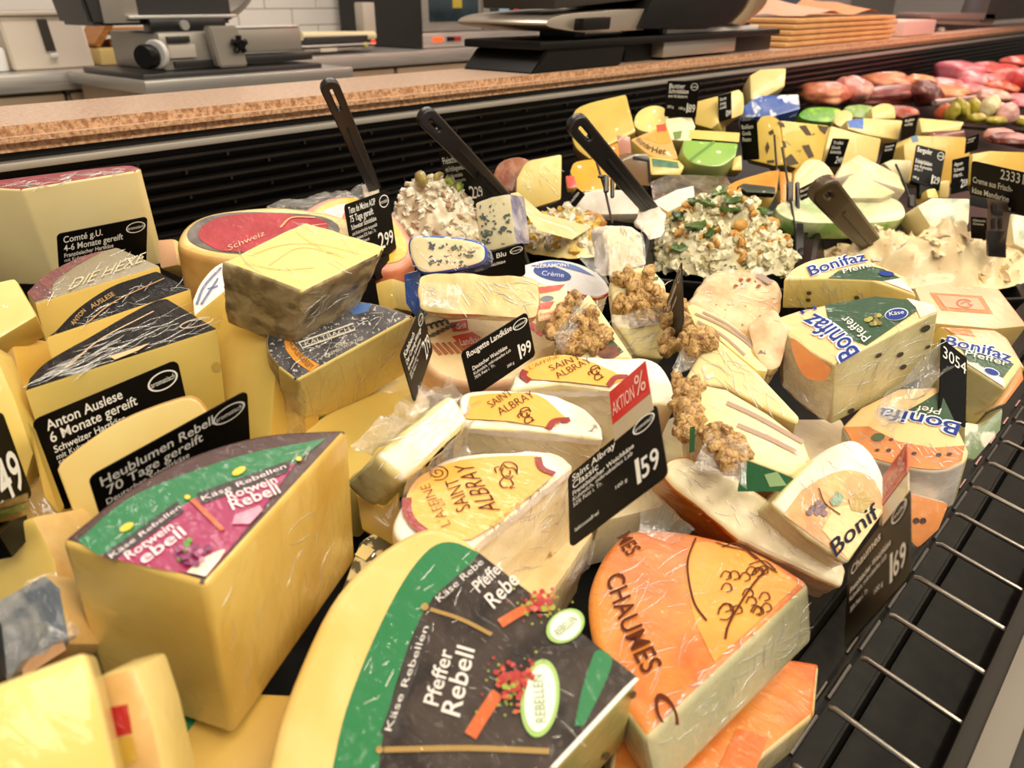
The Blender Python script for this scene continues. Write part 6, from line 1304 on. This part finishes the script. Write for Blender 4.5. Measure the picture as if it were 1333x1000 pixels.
far('cheese_roll', 'cut pale disc in front of the green wrapped rolls', [(1085, 158, 'r'), (1092, 146, 'r'), (1102, 143, 'r'), (1110, 150, 'r'), (1106, 162, 'r'), (1094, 165, 'r')], nrm(-10, 30), 1.42, .02, (PALE, PALE, PALE), A=(1102, 143))
far('cheese_roll', 'second green wrapped roll reaching to the pale yellow end', [(1100, 140, 'r'), (1118, 136, 'r'), (1136, 138), (1132, 154), (1110, 152, 'r')], nrm(0, 40), 1.52, .04, (M('wrap_leafgreen2', '#6fa03a', '#9db07a', sc=30, rough=.3, coat=1., wr=.5), PALE, PALE), A=(1118, 136))
far('cheese_roll', 'pale yellow cut end of the second roll', [(1134, 140, 'r'), (1150, 134, 'r'), (1164, 138, 'r'), (1167, 154), (1136, 155)], nrm(5, 35), 1.50, .03, (PALE, PALE, PALE), A=(1150, 134))
c = far('cheese_block', 'pale block with bright blue corner before the roll ends', [(1102, 156), (1125, 153), (1176, 156), (1170, 182), (1130, 176), (1104, 168)], nrm(5, 35), 1.40, .05, (PALE, PALE, PALE), A=(1176, 156))
decal(c.root, 'blue_corner', c.pl, [(1103, 157), (1124, 154), (1124, 168), (1106, 166)], paint('corner_blue', '#1f5fc0'), 1)
far('cheese_slab', 'pale yellow slab lying in front of the gherkin tray', [(1196, 153), (1256, 158), (1250, 170), (1200, 172)], nrm(0, 45), 1.55, .03, (PALE, PALE, PALE), A=(1256, 158))
c = far('cheese_block', 'deep yellow block behind the black tag with slanted badge', [(1176, 188), (1190, 176), (1258, 178), (1264, 196), (1256, 240), (1180, 236)], nrm(2, 22), 1.32, .06, (AMBER, GOUDA, AMBER), A=(1258, 178))
decal(c.root, 'blue_print', c.pl, [(1186, 178), (1194, 176), (1196, 184), (1188, 186)], paint('print_sky', '#6a8fb0'), 1)
far('meat_slab', 'dark red smoked piece lying behind the deep yellow block', [(1214, 170), (1256, 168), (1258, 178), (1212, 180)], nrm(0, 40), 1.5, .03, (M('smoked_red', '#7a3a2a', '#5e281e', sc=30, rough=.35, coat=.7), PKP, PKP), A=(1256, 168))
far('cheese_block', 'deep yellow block behind the tag numbered 2333195', [(1266, 200), (1290, 196), (1345, 198), (1345, 250), (1266, 240)], nrm(5, 22), 1.18, .05, (AMBER, GOUDA, AMBER), A=(1290, 196))
far('cheese_block', 'pale yellow stick standing between two black tags', [(1224, 236), (1238, 234), (1236, 258), (1222, 258)], nrm(5, 20), 1.16, .03, (PALE, PALE, PALE), A=(1238, 234))
far('cheese_block', 'short yellow stub before the black tag with slanted badge', [(1206, 246), (1218, 244), (1224, 258), (1208, 258)], nrm(5, 40), 1.12, .03, (GOUDA, GOUDA, GOUDA), A=(1218, 244))
far('cheese_wedge', 'orange waxed wedge with dark slit behind the herb salad', [(944, 244, 'r'), (960, 234, 'r'), (1000, 222), (1016, 220), (1012, 250), (980, 256), (955, 254)], V((-.3, -.4, .87)), 1.02, .03, (ORC, GOUDA, ORC), A=(1000, 222))
far('cheese_wedge', 'small dark green topped strip lying on the orange waxed wedge', [(960, 242), (968, 238), (1010, 243), (1010, 252), (972, 250)], V((-.3, -.4, .87)), .985, .008, (M('slit_dark', '#2e3426', rough=.4, coat=.6), BLACK, BLACK), A=(968, 238), bevel=.002)
far('cheese_block', 'rounded cream cheese behind the stalks', [(1030, 262), (1034, 226, 'r'), (1050, 208, 'r'), (1072, 210, 'r'), (1088, 232, 'r'), (1088, 262)], nrm(-5, 25), 1.10, .05, (M('cream_peach', '#efd8a4', '#e8cc90', sc=20, rough=.45, coat=.4), GOUDA, ORC), A=(1050, 208))
far('cheese_wedge', 'orange edge piece left of the rounded cream cheese', [(1014, 222), (1032, 224), (1028, 262), (1016, 270)], nrm(-10, 30), 1.08, .03, (ORC, GOUDA, GOUDA), A=(1032, 224))
WCH = M('white_cheese', '#dfd2a6', '#cfc08c', sc=20, rough=.45, coat=.6, wr=.3)
far('cheese_wedge', 'upper wedge of two white rind wedges piled on the green wrapped slab', [(1088, 232), (1096, 214), (1118, 200), (1170, 226), (1180, 248), (1110, 226)], V((-.35, -.45, .82)), 1.10, .035, (WCH, WRIND, WRIND), A=(1118, 200))
far('cheese_wedge', 'lower wedge of two white rind wedges piled on the green wrapped slab', [(1090, 250), (1106, 228), (1118, 224), (1168, 250), (1150, 258), (1100, 258)], V((-.35, -.55, .75)), 1.06, .03, (WCH, M('rind_greywhite', '#b5ac94', '#cfc6b0', sc=60, rough=.5), WRIND), A=(1118, 224))
far('cheese_block', 'pale mottled wedge behind the two white rind wedges', [(1150, 212), (1162, 207), (1188, 208), (1184, 240), (1170, 232)], nrm(5, 30), 1.18, .04, (WCH, WCH, WCH), A=(1162, 207))
c = far('cheese_slab', 'slab wrapped in green and clear film below the white rind wedges', [(1010, 272, 'r'), (1030, 258, 'r'), (1100, 250, 'r'), (1160, 256, 'r'), (1178, 270, 'r'), (1172, 286, 'r'), (1110, 290, 'r'), (1040, 288, 'r')], V((-.2, -.4, .9)), 1.06, .03, (M('green_film', '#a9bf86', '#e0dcb8', sc=22, rough=.3, coat=1., wr=.8, dist=1.), M('green_film_side2', '#8fb060'), M('green_film_side', '#7ea850', '#c6cf9e', sc=30, rough=.3, coat=1., wr=.6)), A=(1100, 250), bevel=.006)
c = far('blue_cheese', 'blue mottled white block standing right of the dark stalk', [(1194, 268), (1214, 257), (1264, 258), (1262, 290), (1250, 312), (1212, 296)], nrm(5, 35), 1.03, .05, (M('mottled_blue', '#e6dfc4', '#9aa394', sc=45, rough=.45, coat=.4, lo=.5, hi=.68), WCH, WCH), A=(1264, 258))
far('cheese_block', 'white block with green edge cut by the frame under the tag numbered 2333195', [(1316, 278), (1345, 276), (1345, 330), (1320, 318)], nrm(5, 35), 1.0, .05, (M('mottled_green', '#dcd8c0', '#8fa080', sc=30, rough=.45, coat=.4, lo=.52, hi=.66), WCH, WCH), A=(1345, 276))
far('cheese_pack', 'yellow pack with red seal under the long dark spoon', [(742, 222, 'r'), (750, 210, 'r'), (782, 208, 'r'), (806, 226), (800, 248), (748, 250)], nrm(0, 40), 1.0, .03, (M('pack_yellow', '#e0ab34', '#d29a24', sc=20, rough=.35, coat=.8), GOUDA, GOUDA), A=(782, 208))
far('cheese_pack', 'white round pack with yellow patch before the yellow pack', [(746, 262, 'r'), (760, 250, 'r'), (800, 246, 'r'), (845, 252), (846, 278), (748, 280)], nrm(0, 45), .96, .03, (M('pack_white', '#ddd5cc', '#c9beb2', sc=20, rough=.3, coat=.8, wr=.4), WRIND, WRIND), A=(800, 246))
far('cheese_pack', 'tiny red sealed pack left of the yellow pack', [(736, 228), (748, 228), (752, 244), (738, 246)], nrm(-5, 35), .97, .015, (M('pack_coral', '#cf4f48', rough=.4, coat=.6), GOUDA, GOUDA), A=(748, 228), bevel=.003)
far('cheese_pack', 'dark glossy wrapped pack between the green half wheel and the herb salad', [(846, 236), (870, 226), (945, 228), (958, 246), (920, 262), (850, 262)], V((-.2, -.4, .9)), 1.03, .03, (M('film_darkbrown', '#3a2a20', '#6a5644', sc=30, rough=.25, coat=1., wr=.9, dist=1.), BLACK, BLACK), A=(870, 226))
c = far('cheese_pack', 'pale blue white pack pointing out beside the herb salad', [(848, 262), (880, 246), (904, 240), (906, 258), (870, 276)], V((-.2, -.45, .87)), .98, .02, (M('pack_paleblue', '#c9d0cc', '#dfe0d8', sc=14, rough=.3, coat=.8), PALE, PALE), A=(880, 246))
# ================================================================ tags farther along
L3 = [('Fleischsalat', .08, .2, .12, .6, .03), ('mit Frühlingszwiebeln', .08, .34, .09, .62, .02), ('Feinkostsalat', .08, .45, .07, .46)]
tag('black tag crossed by a spoon handle, standing before the louvres', (570, 200), (613, 191), (590, 262), .84, L3+[('hausgemacht', .08, .54, .06, .5, 0.), ('aus eigener Küche', .08, .62, .06, .4, 0.)], ('2', '29'), w=.056, h=.062, pw=.36, psz=.2, holder=False)
tag('black tag on the louvres above the orange yellow loaf', (869, 105), (911, 106), (865, 147), 1.18, [('Butter', .08, .2, .13, .5, .03), ('Schnittkäse', .08, .34, .13, .62, .03), ('mit Kräutern', .08, .46, .09, .6), ('200 g', .08, .75, .07, .2), ('100 g', .45, .78, .07, .2)], ('1', '89'), w=.055, h=.052, badge='mild', pw=.36, psz=.24, holder=False)
def small_tag(label, TL, TR, BL, t, w, h, words, price=None): return tag(label, TL, TR, BL, t, [(s, .1, .2+.16*i, .11, .3+.06*len(s)*.7 if .3+.042*len(s) < .8 else .8, .02) for i, s in enumerate(words)], price, badge=None, w=w, h=h, holder=False, pw=.4, psz=.22)
small_tag('narrow black tag on the orange yellow loaf', (935, 125), (952, 120), (936, 154), 1.22, .024, .042, ['Gouda', 'jung', 'mild'], ('0', '99'))
small_tag('black tag left of the dotted yellow block', (963, 158), (985, 156), (966, 204), 1.12, .027, .056, ['Basilikum', 'Gouda', 'Pesto'])
small_tag('brown black tag in front of the pale long block', (1084, 180), (1106, 181), (1074, 214), 1.24, .032, .046, ['Trüffel', 'Gouda', 'Schnittk.'], ('2', '49'))
small_tag('black tag at the right end of the pale long block', (1152, 187), (1168, 184), (1146, 213), 1.22, .024, .036, ['Emmentaler', 'Hartkäse'])
small_tag('blue black tag standing by the roll ends', (1177, 153), (1196, 149), (1173, 182), 1.36, .03, .044, ['Bergkäse', 'würzig'])
tag('black tag with slanted badge before the deep yellow block', (1193, 188), (1231, 197), (1184, 240), 1.14, [('Bergader', .06, .17, .13, .5, .03), ('Edelpilzkäse', .06, .44, .1, .56, .03), ('mit Kuhmilch', .06, .55, .07, .58), ('50% Fett i. Tr.', .06, .63, .06, .3), ('100 g', .06, .83, .06, .2)], ('1', '29'), w=.046, h=.062, badge='mild', pw=.36, psz=.2)
small_tag('brown tag leaning beside the tag with slanted badge', (1240, 208), (1262, 203), (1238, 252), 1.1, .026, .05, ['Appen', 'Schweiz', 'Hartk.'], ('2', '59'))
small_tag('small dark tag above the brown leaning tag', (1258, 180), (1275, 174), (1256, 200), 1.25, .022, .028, ['Tilsiter', 'mild'])
tag('large black tag numbered 2333195 on a wide stand at the frame edge', (1265, 209), (1352, 229), (1262, 262), .94, [('2333195', .46, .27, .24, .52, .03), ('Creme aus Frisch-', .04, .52, .15, .62, .03), ('käse Mandarine', .04, .78, .15, .58, .03), ('Frischkäsezubereitung', .06, .95, .07, .6, 0.)], None, badge=None, w=.084, h=.054, holder=False)
r = thing('tag_stand', 'wide plastic stand below the tag numbered 2333195', 'stand', P(1300, 335, .93))
pl = Pl(P(1295, 290, .935), nrm(-4, 5))
def plate(name, poly, m, dep=.003): top, ks = outline(pl, poly); from_bm(name, prism_bm(top, ks, pl.n, dep, {'c': 0}, bevel=.0008), m, r, smooth=40)
STB = M('stand_brown', '#5a4634', rough=.35, coat=.3)
plate('upright', [(1284, 258), (1318, 264), (1312, 300), (1308, 334), (1287, 332), (1286, 296)], STB); plate('crossbar', [(1263, 254), (1345, 272), (1345, 284), (1263, 268)], SPB); plate('foot', [(1286, 300), (1310, 300), (1310, 336), (1287, 334)], SPB, .006)
pl = Pl(P(1295, 290, .932), nrm(-4, 5))
for q in ([(1292, 264), (1298, 266), (1298, 274), (1306, 276), (1306, 281), (1292, 278)], [(1292, 284), (1296, 284), (1296, 298), (1292, 298)], [(1301, 284), (1305, 284), (1305, 298), (1301, 298)]): plate('slot', q, SPB, .001)
small_tag('black tag half hidden behind the wide plastic stand', (1264, 282), (1292, 284), (1264, 312), .96, .027, .028, ['Obatzda', 'Creme'])
tag('small grey brown tag clipped by the short spoon handle', (1040, 246), (1066, 233), (1042, 262), 1.0, [('Mandelcreme', .06, .4, .25, .8, .02), ('Frischkäse', .06, .8, .22, .7, .02)], None, badge=None, w=.03, h=.017, holder=False)
r = thing('price_tag', 'translucent brown tag with pink top behind the long dark spoon', 'price tag', P(825, 240, 1.02))
pl = Pl(P(820, 200, 1.0), nrm(-5, 15))
plate('pink_strip', [(803, 176), (820, 178), (822, 200), (806, 200)], M('strip_pink', '#c58a78', rough=.3, coat=.6), .001); plate('card', [(806, 201), (842, 200), (846, 206), (848, 242), (812, 240)], M('card_brown', '#7a5c3c', rough=.3, coat=.5), .001)
pl = Pl(P(820, 200, .998), nrm(-5, 15)); plate('frame', [(824, 203), (842, 203), (846, 208), (848, 238), (845, 238), (843, 210), (824, 207)], SPB, .001)
tag('card edge of a tag under the yellow pack', (738, 262), (752, 244), (740, 276), .94, [('Frischkäse', .05, .5, .3, .8, .0)], None, badge=None, w=.02, h=.013, holder=False)
# ================================================================ meat counter
def meat(name, label, u, v, du, dv, dep, col, col2, t=None, rot=0., amp=.18, sq=1., hh=.03, sc=3.):
    t = t or DT(u, v+dv, hh); c = P(u, v, t); r = thing(name, label, 'meat', c-V((0, 0, dv*t/1000)))
    bm = bmesh.new(); bmesh.ops.create_icosphere(bm, subdivisions=4, radius=1)
    cs, sn = math.cos(math.radians(rot)), math.sin(math.radians(rot))
    for w_ in bm.verts:
        p = w_.co.copy()
        if sq != 1: p = V([math.copysign(abs(x)**sq, x) for x in p])
        p *= 1+amp*noise.noise(p*1.3+V((u, v, 0)))+amp*.4*noise.noise(p*3.1+V((v, u, 3)))
        a, b = p.x*du*t/1000, p.z*dv*t/1000
        w_.co = c+RT*(a*cs-b*sn)+V((0, 0, 1))*(a*sn+b*cs)+FH*p.y*dep
    from_bm('body', bm, M('meat_'+col[1:]+col2[1:], col, col2, sc=26, rough=.35, coat=.8, cr=.12, wr=.4, dist=.8), r, smooth=180)
    return r
mt = [('smoked_ham', 'orange red ham wrapped in film, first of the row past the blue pack', 1072, 122, 30, 15, .09, '#b5563c', '#d28a62'),
 ('smoked_ham', 'pinkish bacon slab leaning between the orange ham and the dark salami', 1110, 118, 18, 18, .08, '#c4736a', '#d99a8c', 1.9, 50),
 ('smoked_ham', 'pale orange cooked ham rising behind the dark salami', 1152, 106, 34, 12, .06, '#cf8862', '#b86a4c'),
 ('salami', 'long dark red salami lying across the row', 1160, 124, 58, 13, .06, '#84382f', '#6a2822', 2.05, 5),
 ('salami', 'dark brown end of a smoked sausage right of the salami', 1206, 122, 16, 16, .06, '#5c241f', '#7a3a30', 1.98),
 ('sausage', 'red sausages under the dark salami', 1172, 146, 22, 8, .05, '#9a3f28', '#c0603a', 1.75),
 ('sausage', 'orange cooked sausage behind the dark salami end', 1200, 106, 22, 8, .05, '#d98a58', '#c47044', 2.25, -8),
 ('cooked_ham', 'square pink ham block standing tall', 1248, 94, 22, 13, .1, '#cf7886', '#c0606e', 2.5, 0, .08, .6),
 ('cooked_ham', 'pink ham piece below the square pink block', 1232, 110, 18, 8, .08, '#d88c86', '#c06a68', 2.35),
 ('cooked_ham', 'glossy orange ham with a bright highlight in the middle of the row', 1230, 120, 26, 10, .08, '#d8824e', '#e0a078', 2.1),
 ('cooked_ham', 'rosy ham right of the square block', 1268, 106, 20, 12, .08, '#c8707a', '#d89090', 2.4),
 ('cooked_ham', 'pink meat piece below the rosy ham', 1262, 118, 20, 8, .07, '#cf7a7c', '#b85a60', 2.2),
 ('sausage_ring', 'shiny red sausage arch at the far right', 1300, 92, 30, 8, .07, '#c0403e', '#d86a60', 2.5),
 ('sausage_ring', 'second red sausage below the shiny arch', 1304, 104, 24, 8, .07, '#c84846', '#e08478', 2.35),
 ('cooked_ham', 'orange brown meat patch under the red sausages', 1304, 115, 16, 9, .06, '#b8522e', '#c86c40', 2.2),
 ('cooked_ham', 'bright red meat cut by the frame above the pink ham slices', 1332, 104, 16, 16, .07, '#c4404a', '#d86a6a', 2.2),
 ('cooked_ham', 'red brown meat heap in the far top corner', 1326, 82, 20, 9, .08, '#b0443a', '#c8604a', 2.7),
 ('cooked_ham', 'dull pink meat between the arch and the corner heap', 1284, 88, 16, 7, .08, '#b86a6a', '#a85454', 2.7),
 ('cooked_ham', 'pink ham slices at the frame edge', 1326, 132, 20, 9, .06, '#d8808a', '#c86470', 1.95),
 ('sausage', 'round pale pink sausage slice facing the viewer', 1312, 148, 14, 13, .02, '#dba49c', '#cf8e88', 1.72),
 ('sausage', 'small pink sausage piece next to the round slice', 1300, 142, 10, 8, .03, '#d89a92', '#c88078', 1.76),
 ('cooked_ham', 'pinkish beige roast between gherkins and red meat', 1292, 126, 18, 10, .06, '#b98a72', '#a87460', 1.95),
 ('sausage', 'thin orange sausage standing by the gherkins', 1228, 146, 6, 11, .03, '#c8603a', '#b04c2c', 1.75, -15),
 ('bratwurst', 'white sausage lying on the gherkins', 1288, 138, 8, 14, .03, '#d8caa0', '#c8b688', 1.75, -25),
 ('sausage', 'pink sausage chunk behind the black divider', 1300, 176, 14, 8, .04, '#d08a74', '#b86a58', 1.42, 20),
 ('salami', 'dark maroon sausage lying behind the second deep yellow block', 1322, 182, 36, 9, .05, '#5a1c16', '#722a20', 1.35, -3)]
for a_ in mt: meat(*a_[:9], **({} if len(a_) < 10 else dict(zip(('t', 'rot', 'amp', 'sq'), a_[9:]))))
# gherkins in a row before the meat
GH = M('gherkin_green', '#a89a2c', '#8a8020', sc=30, rough=.35, coat=.6)
for i, (u, v, du, dv, ro) in enumerate(((1240, 146, 5, 13, -15), (1254, 146, 5, 14, 5), (1266, 140, 6, 12, 0), (1272, 154, 12, 6, 5), (1296, 157, 13, 6, 3), (1328, 158, 9, 7, 0), (1248, 140, 5, 12, 10))):
    r = meat('gherkin', ['leftmost leaning gherkin beside the orange sausage', 'upright gherkin third from the orange sausage', 'gherkin standing behind the two lying ones', 'first lying gherkin under the white sausage', 'second lying gherkin before the round slice', 'gherkin cut by the frame edge', 'upright gherkin second from the orange sausage'][i], u, v, du, dv, .025, '#a89a2c', '#8a8020', 1.7+.02*(i % 3), ro); r['category'] = 'gherkin'; r['group'] = 'gherkins before the meat'
box_o = thing('counter_divider', 'long black divider plate between the cheeses and the meat', 'divider', P(1280, 172, 1.5))
bm = bmesh.new(); q = [P(1220, 161, 1.62), P(1345, 170, 1.38), P(1345, 176, 1.38), P(1222, 165, 1.62)]; from_bm('plate', prism_bm(q, ['c']*4, (CAM-q[0]).normalized(), .01, {'c': 0}, bevel=.002), BLACK, box_o)
mp = thing('meat_tray', 'steel tray edge in front of the ham row', 'tray', P(1250, 135, 1.9))
tube('rim', [P(1216, 134, 1.92), P(1250, 130, 1.95), P(1300, 124, 2.0)], .008, M('rim_grey', '#a89c94', rough=.3, metal=.5), mp, 8)
# ================================================================ folds of the cling film on the wrapped cheeses
def by_label(frag): return next(o for o in BASE if o.get('label') and frag in o['label'])
def face(A, t=None, n=None, hh=None): return Pl(P(A[0], A[1], t if t else DT(A[0], A[1], hh)), n or ND)
def cr(frag, pl, quad, n, ang, ln, **k): creases(by_label(frag), pl, quad, n, ang, ln, **k)
_r = edge_plane((268, 760), .30, (305, 958), .092)
cr('magenta and green', _r, [(130, 690), (420, 574), (400, 590), (180, 720)], 22, -35, 40, seed=1)
cr('magenta and green', side_plane(_r, (268, 760), (453, 558)), [(290, 780), (450, 600), (455, 700), (320, 930)], 12, -62, 50, seed=2, wd=.0004)
_r = Pl(P(835, 882, .325), V((-.30, -.22, .93)))
cr('printed peppercorns', _r, [(440, 880), (590, 705), (640, 730), (500, 980)], 26, -55, 40, seed=3); cr('printed peppercorns', _r, [(630, 740), (820, 880), (720, 990), (560, 960)], 26, 20, 34, seed=4, wd=.0005)
_r = edge_plane((1056, 757), .405, (1060, 836), .045)
cr('stamped with dark', _r, [(800, 710), (1030, 750), (850, 930), (780, 820)], 60, -40, 46, seed=5, wd=.0006); cr('stamped with dark', _r, [(1040, 755), (1052, 762), (850, 950), (838, 945)], 26, -44, 16, seed=6, wd=.0009)
cr('stamped with dark', side_plane(_r, (1056, 757), (840, 962)), [(1050, 780), (860, 970), (900, 990), (1050, 830)], 40, -50, 40, seed=7, wd=.0006)
_r = Pl(P(905, 640, .485), V((-.55, -.42, .72)))
cr('cream cut face up', _r, [(880, 605), (930, 612), (1090, 750), (900, 650)], 44, 40, 30, seed=8, wd=.0006)
for frag, A, B, t, Bq, h, q in (('in front of the laktosefrei', (746, 606), (617, 712), .445, (744, 712), .06, [(630, 712), (740, 625), (738, 700), (690, 750)]),):
    _r = edge_plane(A, t, Bq, h); cr(frag, side_plane(_r, A, B), q, 24, -40, 40, seed=9, wd=.0006); cr(frag, _r, [(625, 700), (738, 606), (742, 612), (630, 708)], 26, 60, 12, seed=10, wd=.0007)
for frag, A, B, hh, q in (('between the wrapped brie and the action', (786, 572), (606, 556), .118, [(612, 562), (780, 578), (770, 600), (610, 590)]), ('behind the red action', (803, 508), (664, 508), .120, [(668, 514), (800, 516), (790, 565), (690, 550)])):
    _r = Pl(D(A[0], A[1], hh), V((-.12, -.3, .95))); cr(frag, side_plane(_r, A, B), q, 24, 20, 30, seed=11, wd=.0006)
_r = Pl(P(529, 628, .425), V((-.32, -.52, .79)))
cr('brie wedge', _r, [(495, 592), (590, 516), (610, 545), (530, 620)], 46, -42, 40, seed=12, wd=.0007)
_k = edge_plane((386, 496), DT(386, 496, .112), (392, 568), .088)
cr('grey cave aged', side_plane(_k, (540, 411), (386, 496)), [(400, 500), (530, 425), (520, 470), (400, 550)], 20, -75, 55, seed=13, wd=.0004); cr('grey cave aged', _k, [(355, 440), (520, 400), (500, 430), (380, 480)], 24, -30, 26, seed=14)
_r = edge_plane((286, 340), DT(286, 340, .186), (295, 420), .066)
cr('lying cut face up on top', _r, [(300, 340), (400, 292), (490, 322), (396, 372)], 24, 20, 50, seed=15, wd=.0005); cr('lying cut face up on top', side_plane(_r, (396, 381), (502, 321)), [(400, 384), (495, 335), (440, 395), (405, 420)], 24, -40, 34, seed=16)
cr('lying cut face up on top', side_plane(_r, (286, 340), (396, 381)), [(290, 350), (392, 385), (398, 420), (298, 412)], 26, 62, 40, seed=17, wd=.0006)
_r = edge_plane((32, 509), .425, (86, 672), .105)
cr('crumpled black label', _r, [(40, 500), (215, 392), (275, 425), (60, 500)], 70, -22, 60, seed=18, spread=10, wd=.0005)
_r = Pl(P(58, 440, .475), V((-.04, -.2, .98))); cr('smooth black label', _r, [(75, 432), (205, 356), (240, 375), (90, 430)], 20, -28, 30, seed=19)
_r = Pl(P(45, 395, .54), V((-.04, -.2, .98))); cr('taupe and oxblood', _r, [(42, 385), (150, 325), (205, 345), (60, 390)], 24, -28, 30, seed=20)
_r = Pl(P(28, 247, .66), V((-.16, -.30, .94))); cr('tall pale cheese block', _r, [(0, 240), (170, 217), (178, 222), (28, 245)], 40, -8, 30, seed=21, wd=.0012, spread=20)
_r = Pl(D(254, 329, .10), V((-.1, -.3, .95))); cr('glossy red', _r, [(250, 300), (420, 275), (430, 310), (280, 325)], 46, -8, 60, seed=23, wd=.0009, spread=18)
_r = Pl(P(625, 380, .565), nrm(0, 25)); cr('orange rind and red wrapper', _r, [(552, 366), (695, 368), (695, 405), (555, 402)], 34, 35, 34, seed=25, wd=.0006)
_r = Pl(P(580, 330, .60), nrm(-4, 22)); cr('blue veined slice', _r, [(540, 318), (628, 322), (620, 345), (545, 350)], 18, 20, 24, seed=26)
_r = Pl(P(825, 295, .67), nrm(8, 15)); cr('glittering film', _r, [(788, 304), (835, 302), (840, 342), (795, 355)], 44, 75, 22, seed=27, wd=.0007)
_r = Pl(P(766, 380, .60), nrm(-12, 42)); cr('triangular walnut', _r, [(735, 420), (766, 386), (815, 462), (725, 460)], 34, -60, 36, seed=28)
_r = Pl(P(846, 346, .64), nrm(-6, 32)); cr('tall walnut', _r, [(800, 370), (860, 370), (865, 460), (825, 460)], 34, -30, 34, seed=29)
_r = Pl(P(985, 484, .545), nrm(-22, 44)); cr('broad yellow cut', _r, [(930, 445), (985, 490), (1030, 548), (900, 498)], 30, 50, 36, seed=30)
_r = Pl(P(974, 600, .485), V((-.36, -.34, .87))); cr('two grey stripes', _r, [(915, 505), (1000, 545), (1050, 595), (960, 590)], 30, 30, 36, seed=31, wd=.0005)
_r = Pl(P(948, 428, .62), V((-.2, -.35, .91))); cr('pink', _r, [(905, 385), (980, 355), (1012, 400), (940, 425)], 40, 10, 26, seed=32)
_r = edge_plane((1085, 475), .555, (1082, 553), .068); cr('big blue lettered wedge with cream', side_plane(_r, (1085, 475), (1221, 406)), [(1090, 480), (1218, 412), (1220, 460), (1088, 545)], 50, -38, 40, seed=33, wd=.0006); cr('big blue lettered wedge with cream', _r, [(1025, 415), (1180, 392), (1200, 405), (1085, 465)], 24, 10, 26, seed=34, wd=.0005)
_r = edge_plane((1020, 364), .635, (1018, 402), .032); cr('small blue lettered slice', side_plane(_r, (1020, 364), (1133, 365)), [(1022, 368), (1130, 370), (1125, 395), (1025, 400)], 26, 55, 26, seed=35)
_r = edge_plane((1256, 602), .545, (1240, 660), .06); cr('olives printed', _r, [(1110, 560), (1250, 585), (1240, 605), (1140, 590)], 40, 25, 30, seed=36, wd=.0008)
_r = Pl(P(1104, 735, .445), V((-.46, -.48, .75))); cr('grape print', _r, [(1020, 655), (1110, 580), (1145, 640), (1080, 700)], 34, 60, 30, seed=37)
_r = Pl(P(705, 205, .90), nrm(4, 18)); cr('pinkish brown label', _r, [(680, 225), (728, 208), (728, 255), (690, 262)], 14, 60, 24, seed=38, wd=.0009)
